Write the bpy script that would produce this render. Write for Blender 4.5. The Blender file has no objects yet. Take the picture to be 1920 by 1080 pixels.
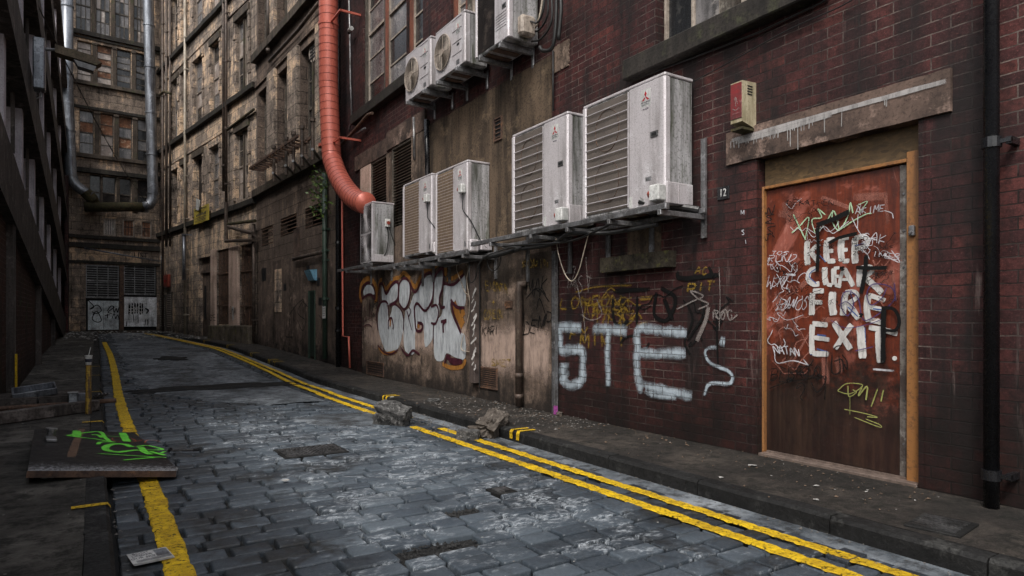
import bpy, math, random
from mathutils import Vector, Matrix, noise
from mathutils.geometry import tessellate_polygon
R = math.radians
PI = math.pi
rnd = random.Random(7)
S = bpy.context.scene
COL = S.collection

# ------------------------------------------------------------------ camera, sky, sun, exposure
FPX = 1230.0; YAW = 32.4; CAMZ = 1.1
cd = bpy.data.cameras.new('camera'); cam = bpy.data.objects.new('camera', cd); COL.objects.link(cam)
cd.sensor_width = 36; cd.lens = FPX / 1920 * 36; cd.shift_y = 58 / 1920
cd.clip_start = .05; cd.clip_end = 800
cam.location = (0, 0, CAMZ); cam.rotation_euler = (R(90), 0, R(-YAW))
S.camera = cam
SUN_EL = 50; SUN_AZ = 232         # direction the light comes from, degrees clockwise from +Y
W = bpy.data.worlds.new('World'); S.world = W; W.use_nodes = True
wt = W.node_tree; wt.nodes.clear()
sky = wt.nodes.new('ShaderNodeTexSky'); sky.sky_type = 'NISHITA'; sky.sun_disc = False
sky.sun_elevation = R(SUN_EL); sky.sun_rotation = R(SUN_AZ); sky.dust_density = 4; sky.air_density = 1.2
hs = wt.nodes.new('ShaderNodeHueSaturation'); hs.inputs['Saturation'].default_value = .30
bg = wt.nodes.new('ShaderNodeBackground'); bg.inputs['Strength'].default_value = .15
wo = wt.nodes.new('ShaderNodeOutputWorld')
wt.links.new(sky.outputs[0], hs.inputs['Color']); wt.links.new(hs.outputs[0], bg.inputs[0]); wt.links.new(bg.outputs[0], wo.inputs[0])
sl = bpy.data.lights.new('sun', 'SUN'); sl.energy = 1.2; sl.angle = R(12); sl.color = (1, .95, .88)
so = bpy.data.objects.new('sun', sl); COL.objects.link(so)
sd = Vector((math.sin(R(SUN_AZ)) * math.cos(R(SUN_EL)), math.cos(R(SUN_AZ)) * math.cos(R(SUN_EL)), math.sin(R(SUN_EL))))
so.rotation_euler = sd.to_track_quat('Z', 'Y').to_euler(); so.location = sd * 40
S.view_settings.view_transform = 'Standard'; S.view_settings.look = 'None'
S.view_settings.exposure = 0.7; S.view_settings.gamma = 1
try: S.view_settings.use_curve_mapping = False
except Exception: pass
S.render.engine = 'CYCLES'
S.cycles.max_bounces = 6; S.cycles.diffuse_bounces = 4; S.cycles.glossy_bounces = 3; S.cycles.transparent_max_bounces = 24
S.cycles.use_denoising = True

# ------------------------------------------------------------------ picture measuring: a pixel of the photograph to a point on a real surface
FW = Vector((math.sin(R(YAW)), math.cos(R(YAW)), 0)); RT = Vector((math.cos(R(YAW)), -math.sin(R(YAW)), 0)); UP = Vector((0, 0, 1))
C0 = Vector((0, 0, CAMZ))
def ray(px, py): return FW + RT * ((px - 960) / FPX) + UP * ((598 - py) / FPX)
def gz(y):                       # pavement height along the alley (it climbs gently)
    if y < 12: return 0.
    if y < 21: t = (y - 12) / 9; return .36 * t * t * (3 - 2 * t) * .5 + .18 * t
    return .36 + min(y - 21, 10.4) * .024
def rz(y): return gz(y) - .1
def G(px, py, dz=0.):            # point on the ground
    r = ray(px, py); z = 0
    for _ in range(12):
        t = (z + dz - CAMZ) / r.z; p = C0 + r * t; z = gz(p.y)
    return p
class Wall:
    def __init__(s, ox, oy, rot):
        s.o = Vector((ox, oy, 0)); a = R(rot); s.rot = a
        s.x = Vector((math.cos(a), math.sin(a), 0)); s.n = Vector((-math.sin(a), math.cos(a), 0))
    def l(s, px, py, off=0.):
        r = ray(px, py); q = s.o + s.n * off
        t = (q - C0).dot(s.n) / r.dot(s.n); p = C0 + r * t - s.o
        return (p.dot(s.x), off, p.z)
    def s(s_, px, off=0.): return s_.l(px, 598, off)[0]
    def z(s_, px, py, off=0.): return s_.l(px, py, off)[2]
    def w(s, x, y, z): return s.o + s.x * x + s.n * y + Vector((0, 0, z))
    def rect(s, x0, y0, x1, y1, off=0.):    # pixel box to wall box; heights measured at its middle
        xm = (x0 + x1) / 2; a, b = s.s(x0, off), s.s(x1, off); c, d = s.z(xm, y1, off), s.z(xm, y0, off)
        return (min(a, b), max(a, b), c, d)
WA = Wall(4.53, 0, 90); WB = Wall(4.53, 14.13, 94); WC = Wall(4.07, 20.7, 99.4); WD = Wall(2.28, 31.5, 184.8); WE = Wall(-1.03, 31.2, 270)

# ------------------------------------------------------------------ objects
def link(o, parent=None):
    COL.objects.link(o)
    if parent: o.parent = parent
    return o
def tag(o, label=None, cat=None, group=None, kind=None):
    if label: o['label'] = label
    if cat: o['category'] = cat
    if group: o['group'] = group
    if kind: o['kind'] = kind
    return o
def empty(name, loc=(0, 0, 0), rz_=0., label=None, cat=None, group=None):
    o = bpy.data.objects.new(name, None); o.location = loc; o.rotation_euler = (0, 0, rz_); o.empty_display_size = .1
    link(o); return tag(o, label, cat, group)
def wroot(name, wall, label, cat, s=0., off=0., z=0., group=None):
    return empty(name, wall.w(s, off, z), wall.rot, label, cat, group)
class MB:
    def __init__(s): s.v = []; s.f = []; s.m = []; s.a = []; s.cur = 0; s.mat = None
    def vert(s, p, a=1.):
        s.v.append(tuple(s.mat @ Vector(p)) if s.mat else tuple(p)); s.a.append(a); return len(s.v) - 1
    def face(s, idx): s.f.append(tuple(idx)); s.m.append(s.cur)
    def quad(s, *ps): s.face([s.vert(p) for p in ps]); return s
    def box(s, x0, x1, y0, y1, z0, z1, bev=0.):
        if bev > 0 and min(abs(x1-x0), abs(y1-y0), abs(z1-z0)) > 2.2 * bev:
            b = bev; xs = (x0, x1); ys = (y0, y1); zs = (z0, z1); c = ((x0+x1)/2, (y0+y1)/2, (z0+z1)/2); V = {}
            for i in (0, 1):
                for j in (0, 1):
                    for k in (0, 1):
                        for ax in range(3):
                            p = [xs[i], ys[j], zs[k]]
                            for q in range(3):
                                if q != ax: p[q] += b if p[q] < c[q] else -b
                            V[i, j, k, ax] = s.vert(p)
            F = []
            for ax in range(3):
                o1, o2 = (ax + 1) % 3, (ax + 2) % 3
                for side in (0, 1):
                    q = []
                    for (u, v) in ((0, 0), (1, 0), (1, 1), (0, 1)):
                        kk = [0, 0, 0]; kk[ax] = side; kk[o1] = u; kk[o2] = v; q.append(V[kk[0], kk[1], kk[2], ax])
                    F.append(q if side else q[::-1])
            for ax in range(3):      # edges along ax
                o1, o2 = (ax + 1) % 3, (ax + 2) % 3
                for u in (0, 1):
                    for v in (0, 1):
                        def K(t, w):
                            kk = [0, 0, 0]; kk[ax] = t; kk[o1] = u; kk[o2] = v; return V[kk[0], kk[1], kk[2], w]
                        q = [K(0, o1), K(1, o1), K(1, o2), K(0, o2)]
                        F.append(q if (u + v) % 2 else q[::-1])
            for i in (0, 1):
                for j in (0, 1):
                    for k in (0, 1):
                        q = [V[i, j, k, 0], V[i, j, k, 1], V[i, j, k, 2]]
                        F.append(q if (i + j + k) % 2 else q[::-1])
            for q in F: s.face(q)
            return s
        i = [s.vert(p) for p in ((x0,y0,z0),(x1,y0,z0),(x1,y1,z0),(x0,y1,z0),(x0,y0,z1),(x1,y0,z1),(x1,y1,z1),(x0,y1,z1))]
        for q in ((0,3,2,1),(4,5,6,7),(0,1,5,4),(1,2,6,5),(2,3,7,6),(3,0,4,7)): s.face([i[k] for k in q])
        return s
    def tube(s, pts, r, n=10, cap=True, rs=None):
        pts = [Vector(p) for p in pts]; rings = []; up = None
        for i, p in enumerate(pts):
            d = (pts[min(i+1, len(pts)-1)] - pts[max(i-1, 0)]).normalized()
            if up is None:
                up = Vector((0, 0, 1)) if abs(d.z) < .9 else Vector((1, 0, 0))
            a = d.cross(up).normalized(); b = a.cross(d).normalized(); up = b
            rr = rs[i] if rs else r
            rings.append([s.vert(p + (a * math.cos(2*PI*k/n) + b * math.sin(2*PI*k/n)) * rr) for k in range(n)])
        for A, B in zip(rings, rings[1:]):
            for k in range(n): s.face((A[k], A[(k+1) % n], B[(k+1) % n], B[k]))
        if cap: s.face(rings[0][::-1]); s.face(rings[-1])
        return s
    def poly(s, pts):               # flat polygon, any outline
        base = [s.vert(p) for p in pts]
        for t in tessellate_polygon([[Vector(p) for p in pts]]): s.face([base[k] for k in t])
        return s
    def prism(s, pts, d):           # outline extruded by vector d
        n = len(pts); d = Vector(d); a = [s.vert(p) for p in pts]; b = [s.vert(Vector(p) + d) for p in pts]
        for t in tessellate_polygon([[Vector(p) for p in pts]]):
            s.face([a[k] for k in t][::-1]); s.face([b[k] for k in t])
        for k in range(n): s.face((a[k], a[(k+1) % n], b[(k+1) % n], b[k]))
        return s
    def build(s, name, mats, parent=None, smooth=False, alpha=False, fix=False):
        me = bpy.data.meshes.new(name); me.from_pydata(s.v, [], s.f)
        for m in (mats if isinstance(mats, (list, tuple)) else [mats]): me.materials.append(m)
        me.polygons.foreach_set('material_index', s.m)
        if smooth: me.polygons.foreach_set('use_smooth', [True] * len(s.f))
        if alpha:
            at = me.attributes.new('a', 'FLOAT', 'POINT'); at.data.foreach_set('value', s.a)
        me.update()
        if fix:
            import bmesh
            bm = bmesh.new(); bm.from_mesh(me); bmesh.ops.recalc_face_normals(bm, faces=bm.faces); bm.to_mesh(me); bm.free()
        return link(bpy.data.objects.new(name, me), parent)
def spline(pts, n=6):
    if len(pts) < 3: return [Vector(p) for p in pts]
    P = [Vector(p) for p in pts]; P = [P[0] * 2 - P[1]] + P + [P[-1] * 2 - P[-2]]; out = []
    for i in range(1, len(P) - 2):
        a, b, c, d = P[i-1:i+3]
        for k in range(n):
            t = k / n; out.append(.5 * ((2*b) + (c-a)*t + (2*a-5*b+4*c-d)*t*t + (3*b-a-3*c+d)*t*t*t))
    out.append(P[-2]); return out

# ------------------------------------------------------------------ materials
class NB:
    def __init__(s, name):
        s.m = bpy.data.materials.new(name); s.m.use_nodes = True; s.t = s.m.node_tree; s.t.nodes.clear()
        s.out = s.n('ShaderNodeOutputMaterial'); s.b = s.n('ShaderNodeBsdfPrincipled'); s.t.links.new(s.b.outputs[0], s.out.inputs[0])
        s.tc = s.n('ShaderNodeTexCoord')
    def n(s, t): return s.t.nodes.new(t)
    def set(s, inp, v):
        if isinstance(v, (int, float)): inp.default_value = v
        elif isinstance(v, tuple): inp.default_value = (v + (1,)) if len(v) == 3 and len(inp.default_value) == 4 else v
        else: s.t.links.new(v, inp)
    def obj(s): return s.tc.outputs['Object']
    def pos(s): return s.n('ShaderNodeNewGeometry').outputs['Position']
    def mp(s, v, sc=(1,1,1), loc=(0,0,0), rot=(0,0,0)):
        k = s.n('ShaderNodeMapping'); s.t.links.new(v, k.inputs[0]); k.inputs['Scale'].default_value = sc; k.inputs['Location'].default_value = loc; k.inputs['Rotation'].default_value = rot
        return k.outputs[0]
    def noise(s, sc, v=None, det=4, ro=.6, dist=0.):
        k = s.n('ShaderNodeTexNoise'); s.t.links.new(v or s.obj(), k.inputs['Vector']); k.inputs['Scale'].default_value = sc; k.inputs['Detail'].default_value = det; k.inputs['Roughness'].default_value = ro; k.inputs['Distortion'].default_value = dist
        return k.outputs['Fac']
    def noisec(s, sc, v=None, det=2):
        s.noise(sc, v, det); return s.t.nodes[-1].outputs['Color']
    def ramp(s, f, *st):
        k = s.n('ShaderNodeValToRGB'); s.set(k.inputs[0], f); e = k.color_ramp.elements
        st = [(p, (c, c, c) if isinstance(c, (int, float)) else c) for p, c in st]
        while len(e) < len(st): e.new(.5)
        for q, (p, c) in zip(e, st): q.position = p; q.color = tuple(c) + (1,)
        return k.outputs[0]
    def mix(s, f, a, b, mode='MIX'):
        k = s.n('ShaderNodeMix'); k.data_type = 'RGBA'; k.blend_type = mode; k.clamp_factor = True
        s.set(k.inputs[0], f); s.set(k.inputs[6], a); s.set(k.inputs[7], b); return k.outputs[2]
    def math(s, op, a, b=0., c=None, clamp=False):
        k = s.n('ShaderNodeMath'); k.operation = op; k.use_clamp = clamp; s.set(k.inputs[0], a); s.set(k.inputs[1], b)
        if c is not None: s.set(k.inputs[2], c)
        return k.outputs[0]
    def sep(s, v): k = s.n('ShaderNodeSeparateXYZ'); s.t.links.new(v, k.inputs[0]); return k.outputs
    def comb(s, x, y, z=0.):
        k = s.n('ShaderNodeCombineXYZ'); s.set(k.inputs[0], x); s.set(k.inputs[1], y); s.set(k.inputs[2], z); return k.outputs[0]
    def attr(s, name): k = s.n('ShaderNodeAttribute'); k.attribute_name = name; return k.outputs['Fac']
    def vadd(s, a, b):
        k = s.n('ShaderNodeVectorMath'); k.operation = 'ADD'; s.t.links.new(a, k.inputs[0]); s.t.links.new(b, k.inputs[1]); return k.outputs[0]
    def bump(s, h, st=.5, d=.01, prev=None):
        k = s.n('ShaderNodeBump'); k.inputs['Strength'].default_value = st; k.inputs['Distance'].default_value = d; s.t.links.new(h, k.inputs['Height'])
        if prev: s.t.links.new(prev, k.inputs['Normal'])
        return k.outputs[0]
    def done(s, col, rough=.8, metal=0., normal=None, alpha=None, spec=None):
        s.set(s.b.inputs['Base Color'], col); s.set(s.b.inputs['Roughness'], rough); s.set(s.b.inputs['Metallic'], metal)
        if normal: s.t.links.new(normal, s.b.inputs['Normal'])
        if alpha is not None: s.set(s.b.inputs['Alpha'], alpha)
        if spec is not None: s.set(s.b.inputs['Specular IOR Level'], spec)
        return s.m
def wobble(N, v, sc, amt):
    c = N.noisec(sc, v, 2); k = N.n('ShaderNodeVectorMath'); k.operation = 'MULTIPLY_ADD'
    N.t.links.new(c, k.inputs[0]); k.inputs[1].default_value = (amt, amt, amt); k.inputs[2].default_value = (-amt/2,) * 3
    return N.vadd(v, k.outputs[0])
def brick_mat(name, c1, c2, mortar, bw=.235, rh=.077, ms=.0045, soot=(.012,.01,.01), sootpos=(.45,.72), pale=None, splash=1.2, bump=.9, zgreen=0., rough=.62, patchy=.5, pm=(.50,.56)):
    N = NB(name); o = N.obj(); x, y, z = N.sep(o)[:3]
    uv = N.comb(N.math('ADD', x, y), z, 0.)
    uvw = wobble(N, uv, 2.2, .012); uvw = wobble(N, uvw, 25, .006)
    b = N.n('ShaderNodeTexBrick'); N.t.links.new(uvw, b.inputs['Vector'])
    b.inputs['Color1'].default_value = (0,0,0,1); b.inputs['Color2'].default_value = (1,1,1,1); b.inputs['Mortar'].default_value = (.5,.5,.5,1)
    b.inputs['Scale'].default_value = 1; b.inputs['Mortar Size'].default_value = ms; b.inputs['Mortar Smooth'].default_value = .25; b.inputs['Bias'].default_value = 0
    b.inputs['Brick Width'].default_value = bw; b.inputs['Row Height'].default_value = rh; b.offset = .5
    rv = b.outputs['Color']; fac = b.outputs['Fac']
    col = N.ramp(rv, (0, tuple(k * .7 for k in c1)), (.35, c1), (.85, tuple(.5 * k + .5 * q for k, q in zip(c1, c2))), (1, c2))
    n1 = N.noise(1.1, o, 5, .65); n2 = N.noise(14, o, 6, .75); n3 = N.noise(70, o, 4, .8)
    col = N.mix(N.ramp(n2, (.42, .0), (.64, .85)), col, tuple(k * .25 for k in c1))
    col = N.mix(N.ramp(n3, (.56, 0), (.70, .5)), col, tuple(min(1, k * 2.0 + .03) for k in c2)); col = N.mix(N.ramp(n3, (.36, .6), (.46, 0)), col, (.008, .006, .006))
    mp_ = N.noise(.9, N.mp(o, (1, 1, 1), (7, 3, 1)), 5, .7)
    mcol = N.mix(N.math('MULTIPLY', N.ramp(mp_, (pm[0]-.08, 0), (pm[1]+.04, 1)), N.ramp(n2, (.38, .15), (.6, 1))), tuple(k * .05 for k in mortar), mortar)
    col = N.mix(N.math('MULTIPLY', fac, .9), col, mcol)
    st = N.noise(1., N.mp(o, (4.5, 4.5, .28)), 5, .7)
    so_ = N.math('ADD', N.math('MULTIPLY', n1, 1 - patchy), N.math('MULTIPLY', st, patchy))
    col = N.mix(N.ramp(so_, (sootpos[0], 0), (sootpos[1], .93)), col, soot)
    if pale:
        pf = N.math('MULTIPLY', N.ramp(N.noise(1., N.mp(o, (9, 9, .9), (3, 1, 9)), 6, .75), (.58, 0), (.72, .7)), N.ramp(N.noise(.8, N.mp(o, (1,1,1), (11, 5, 2)), 3), (.5, 0), (.62, 1)))
        col = N.mix(pf, col, pale)
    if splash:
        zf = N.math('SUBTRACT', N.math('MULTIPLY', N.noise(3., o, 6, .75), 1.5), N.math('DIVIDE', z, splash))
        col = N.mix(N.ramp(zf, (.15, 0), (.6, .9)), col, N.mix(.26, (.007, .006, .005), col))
    h = N.math('ADD', N.math('MULTIPLY', N.math('SUBTRACT', 1., fac), .7), N.math('MULTIPLY', n2, .35))
    h = N.math('ADD', h, N.math('MULTIPLY', n3, .12)); h = N.math('ADD', h, N.math('MULTIPLY', rv, .15))
    return N.done(col, N.ramp(n2, (.3, rough - .12), (.7, rough + .2)), 0, N.bump(h, bump, .014), spec=.22)
def stone_mat(name, tan, grey, dark, bw=.62, rh=.31, ms=.008, zlo=4., bump=1., lo=.40, hi=.56, row2=True):
    N = NB(name); o = N.obj(); x, y, z = N.sep(o)[:3]
    uv = N.comb(N.math('ADD', x, y), z, 0.); uvw = wobble(N, uv, 1.5, .05); uvw = wobble(N, uvw, 12, .015)
    b = N.n('ShaderNodeTexBrick'); N.t.links.new(uvw, b.inputs['Vector'])
    b.inputs['Color1'].default_value = (0,0,0,1); b.inputs['Color2'].default_value = (1,1,1,1); b.inputs['Mortar'].default_value = (.3,.3,.3,1)
    b.inputs['Scale'].default_value = 1; b.inputs['Mortar Size'].default_value = ms; b.inputs['Mortar Smooth'].default_value = .4
    b.inputs['Brick Width'].default_value = bw; b.inputs['Row Height'].default_value = rh
    rv = b.outputs['Color']; fac = b.outputs['Fac']
    n1 = N.noise(.7, o, 6, .7); n2 = N.noise(5, o, 7, .8); n3 = N.noise(35, o, 5, .8); st = N.noise(1., N.mp(o, (4, 4, .45)), 7, .78)
    f = N.math('ADD', N.math('ADD', N.math('MULTIPLY', n1, .40), N.math('MULTIPLY', n2, .3)), N.math('MULTIPLY', st, .3))
    f = N.math('ADD', f, N.math('MULTIPLY', N.math('SUBTRACT', rv, .5), .035))
    col = N.ramp(f, (lo - .04, dark), (lo + .05, tuple(k * .75 + d * .2 for k, d in zip(grey, dark))), ((lo + hi) / 2 + .02, grey), (hi, tan), (hi + .12, tuple(min(1, k * 1.45) for k in tan)))
    col = N.mix(N.ramp(n3, (.38, .8), (.5, 0)), col, tuple(k * .6 for k in dark)); col = N.mix(N.ramp(n3, (.58, 0), (.7, .4)), col, tuple(min(1, k * 1.3) for k in tan))
    col = N.mix(N.math('MULTIPLY', fac, .85), col, tuple(k * .4 for k in dark))
    zf = N.math('SUBTRACT', N.math('MULTIPLY', N.noise(2., o, 5, .7), 1.6), N.math('DIVIDE', z, 2.))
    col = N.mix(N.ramp(zf, (.1, 0), (.7, .85)), col, (.02, .017, .014))
    h = N.math('ADD', N.math('MULTIPLY', N.math('SUBTRACT', 1., fac), .5), N.math('ADD', N.math('MULTIPLY', n2, .8), N.math('MULTIPLY', n3, .25)))
    return N.done(col, .85, 0, N.bump(h, bump, .04), spec=.2)
def grunge(name, base, dark, light=None, sc=3., streak=.5, rough=.7, metal=0., lo=.42, hi=.62, bump=.3, fine=40, bd=.005, pos=False, rr=.12, splash=0., moss=None, spec=None):
    if spec is None and rough > .65 and metal == 0: spec = .22
    N = NB(name); o = N.pos() if pos else N.obj(); z = N.sep(o)[2]
    n1 = N.noise(sc, o, 6, .7); st = N.noise(1., N.mp(o, (sc * 3, sc * 3, sc * .25)), 5, .7); n3 = N.noise(fine, o, 4, .7)
    f = N.math('ADD', N.math('MULTIPLY', n1, 1 - streak), N.math('MULTIPLY', st, streak))
    col = N.mix(N.ramp(f, (lo, 0), (hi, 1)), base, dark)
    if light: col = N.mix(N.ramp(N.noise(sc * 1.7, N.mp(o, (1,1,1), (5,2,8)), 6, .75), (.54, 0), (.66, 1)), col, light)
    col = N.mix(N.ramp(n3, (.52, 0), (.64, .65)), col, dark)
    if moss:
        col = N.mix(N.ramp(N.noise(1., N.mp(o, (7, 7, 1.2), (2, 2, 2)), 5, .7), (.55, 0), (.68, .85)), col, moss)
    if splash:
        zf = N.math('SUBTRACT', N.math('MULTIPLY', N.noise(3., o, 5, .7), 1.3), N.math('DIVIDE', z, splash))
        col = N.mix(N.ramp(zf, (.2, 0), (.6, .92)), col, (.014, .012, .011))
    h = N.math('ADD', N.math('MULTIPLY', n1, .6), N.math('MULTIPLY', n3, .4))
    return N.done(col, N.ramp(n3, (.3, max(.05, rough - rr)), (.7, min(1, rough + rr))), metal, N.bump(h, bump, bd), spec=spec)
def flat(name, c, rough=.7, metal=0.): return grunge(name, c, tuple(k * .45 for k in c), None, 5, .4, rough, metal, bump=.12)
def spray(name, c, dens=.95, rough=.6, soft=.5, sc=45, brick=0.):
    N = NB(name); a = N.attr('a'); o = N.obj()
    n = N.math('MULTIPLY', N.noise(sc, o, 4, .7), 1.); n2 = N.noise(5, o, 4, .7)
    al = N.math('ADD', a, N.math('MULTIPLY', N.math('SUBTRACT', n, .5), .9))
    al = N.math('SUBTRACT', al, N.math('MULTIPLY', N.ramp(n2, (.5, 0), (.75, 1)), .35))
    al = N.math('MULTIPLY', N.ramp(al, (max(.02, .5 - soft * .5), 0), (.5 + soft * .45, 1)), dens)
    if brick:
        x, y, z = N.sep(o)[:3]; uv = wobble(N, wobble(N, N.comb(N.math('ADD', x, 0.), z, 0.), 2.2, .012), 25, .006); b = N.n('ShaderNodeTexBrick'); N.t.links.new(uv, b.inputs['Vector'])
        b.inputs['Scale'].default_value = 1; b.inputs['Mortar Size'].default_value = .006; b.inputs['Mortar Smooth'].default_value = .3; b.inputs['Brick Width'].default_value = .235; b.inputs['Row Height'].default_value = .077
        b.inputs['Color1'].default_value = (0,0,0,1); b.inputs['Color2'].default_value = (1,1,1,1)
        al = N.math('MULTIPLY', al, N.math('SUBTRACT', 1., N.math('MULTIPLY', b.outputs['Fac'], brick))); al = N.math('MULTIPLY', al, N.ramp(b.outputs['Color'], (0, .75), (.6, 1)))
    n5 = N.noise(1., N.mp(o, (14, 14, 3)), 6, .8)
    return N.done(N.mix(N.ramp(n5, (.46, 0), (.62, .75)), N.mix(N.ramp(n2, (.35, 0), (.7, .5)), c, tuple(k * .5 for k in c)), tuple(k * .35 for k in c)), rough, 0, None, al, spec=.25)

M = {}
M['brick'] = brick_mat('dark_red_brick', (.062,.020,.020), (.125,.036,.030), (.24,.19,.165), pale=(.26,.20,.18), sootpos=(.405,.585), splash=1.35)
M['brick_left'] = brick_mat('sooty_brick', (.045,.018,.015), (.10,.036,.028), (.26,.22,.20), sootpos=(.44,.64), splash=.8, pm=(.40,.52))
M['stone'] = stone_mat('sooty_sandstone', (.66,.48,.33), (.29,.235,.195), (.022,.018,.016), lo=.425, hi=.545)
M['stone_end'] = stone_mat('blackened_sandstone', (.66,.46,.30), (.26,.205,.165), (.024,.020,.017), lo=.43, hi=.56)
M['stone_mid'] = stone_mat('brown_sandstone', (.32,.23,.17), (.14,.105,.085), (.02,.016,.014), lo=.42, hi=.60)
M['trim'] = grunge('sooty_trim', (.09,.07,.055), (.022,.018,.015), (.055,.058,.03), 2.5, .5, .8, bump=.6, bd=.02)
M['sill'] = grunge('black_sill', (.035,.030,.026), (.012,.011,.010), (.05,.05,.03), 3, .5, .75, bump=.6, bd=.015)
M['plaster'] = grunge('brown_render', (.18,.13,.10), (.035,.027,.022), (.30,.22,.17), 1.6, .5, .75, lo=.42, hi=.58, bump=.8, bd=.015, splash=1.0)
M['plaster_pk'] = grunge('pink_buff_render', (.34,.235,.185), (.12,.08,.06), (.42,.31,.25), 2.2, .2, .75, lo=.46, hi=.66, bump=.6, bd=.012)
M['plaster_dk'] = grunge('stained_render', (.105,.074,.050), (.018,.014,.011), (.16,.115,.075), 1.2, .7, .78, lo=.42, hi=.60, bump=.5, bd=.01)
M['plaster_mid'] = grunge('grey_brown_render', (.17,.125,.10), (.04,.031,.026), (.28,.205,.165), 1.3, .5, .8, lo=.42, hi=.62, bump=.6, bd=.015, splash=1.6)
M['pink_stone'] = grunge('pinkish_stone', (.55,.40,.33), (.15,.11,.085), (.5,.4,.33), 1.5, .5, .8, lo=.46, hi=.66, bump=.4, bd=.01, splash=1.)
M['lintel'] = grunge('sandstone_lintel', (.13,.088,.070), (.032,.024,.021), (.27,.19,.155), 1.6, .2, .8, lo=.42, hi=.6, bump=.7, bd=.01)
M['frame'] = grunge('old_window_frame', (.10,.085,.07), (.035,.03,.026), (.22,.2,.17), 5, .6, .7, bump=.3)
M['frame_c'] = grunge('weathered_sash', (.30,.25,.21), (.09,.075,.06), None, 5, .6, .7, bump=.3)
M['frame_lt'] = grunge('pale_window_frame', (.42,.36,.30), (.14,.11,.09), None, 6, .5, .6, bump=.3)
M['frame_rust'] = grunge('rust_red_mullion', (.20,.065,.038), (.06,.028,.022), None, 4, .6, .6, bump=.3)
M['glass_dk'] = grunge('dark_dirty_glass', (.02,.021,.023), (.008,.008,.008), (.06,.058,.055), 3, .5, .22, bump=.1)
M['glass_gr'] = grunge('grey_dirty_glass', (.19,.18,.18), (.05,.048,.048), (.36,.33,.31), 2.2, .6, .28, bump=.1)
M['glass_wt'] = grunge('whitened_glass', (.42,.36,.32), (.16,.12,.10), (.6,.55,.5), 2, .5, .4, bump=.1)
M['board_or'] = grunge('orange_boarding', (.27,.12,.065), (.07,.04,.028), (.48,.34,.24), 3, .2, .7, bump=.3)
M['board_bk'] = grunge('charred_boarding', (.022,.018,.016), (.008,.007,.007), (.07,.05,.04), 4, .6, .7, bump=.6, bd=.02)
M['acmetal'] = grunge('grubby_white_enamel', (.54,.505,.52), (.17,.155,.145), (.70,.68,.70), 1.8, .7, .34, .25, lo=.50, hi=.72, bump=.08, fine=90)
M['acside'] = grunge('streaked_enamel', (.44,.43,.44), (.07,.072,.06), None, 2.4, .85, .42, .2, lo=.44, hi=.62, bump=.1, moss=(.055,.065,.03))
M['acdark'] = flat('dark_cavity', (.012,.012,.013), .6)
M['steel'] = grunge('galvanised_steel', (.28,.28,.29), (.09,.085,.08), (.45,.45,.46), 4, .4, .42, .7, bump=.15)
M['rust'] = grunge('rusty_iron', (.13,.075,.05), (.04,.026,.022), (.24,.12,.06), 6, .3, .75, .2, bump=.5)
M['duct'] = grunge('red_painted_duct', (.50,.125,.085), (.30,.07,.05), None, 2, .6, .38, .15, lo=.50, hi=.8, bump=.08)
M['zinc'] = grunge('zinc_duct', (.26,.28,.31), (.07,.07,.08), (.33,.35,.38), 2, .8, .4, .65, bump=.15)
M['blackpipe'] = grunge('black_painted_iron', (.012,.012,.014), (.006,.006,.007), None, 6, .5, .28, .0, bump=.2)
M['pipe_br'] = grunge('brown_iron_pipe', (.10,.07,.055), (.03,.024,.02), (.16,.13,.10), 5, .6, .6, .3, bump=.4)
M['pipe_gn'] = grunge('green_painted_pipe', (.035,.065,.045), (.014,.022,.016), None, 5, .5, .5, bump=.2)
M['pipe_cr'] = grunge('cream_pipe', (.42,.37,.30), (.14,.11,.08), None, 3, .6, .5, bump=.2)
M['mossy'] = grunge('mossy_iron', (.055,.05,.022), (.02,.016,.012), (.10,.06,.03), 5, .2, .8, bump=.8, bd=.02)
M['concrete_dk'] = grunge('dark_concrete', (.085,.072,.066), (.025,.022,.020), (.16,.14,.13), 2, .8, .8, bump=.7, bd=.012)
M['lav'] = grunge('pale_painted_concrete', (.50,.46,.50), (.22,.20,.22), None, 2, .6, .7, bump=.2)
M['cable'] = flat('black_cable', (.015,.015,.015), .5)
M['cable_w'] = flat('cream_cable', (.5,.42,.33), .6)
M['white'] = flat('white_plastic', (.6,.6,.58), .4)
M['ink'] = flat('dark_ink', (.03,.03,.05), .6)
M['logo_red'] = flat('logo_red', (.45,.02,.03), .5)
M['red_sw'] = flat('switch_red', (.28,.05,.03), .4)
M['timber'] = grunge('new_timber', (.27,.12,.038), (.09,.042,.02), None, 2.5, .9, .55, lo=.45, hi=.7, bump=.25)
M['threshold'] = flat('worn_threshold', (.16,.12,.10), .5)

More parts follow.
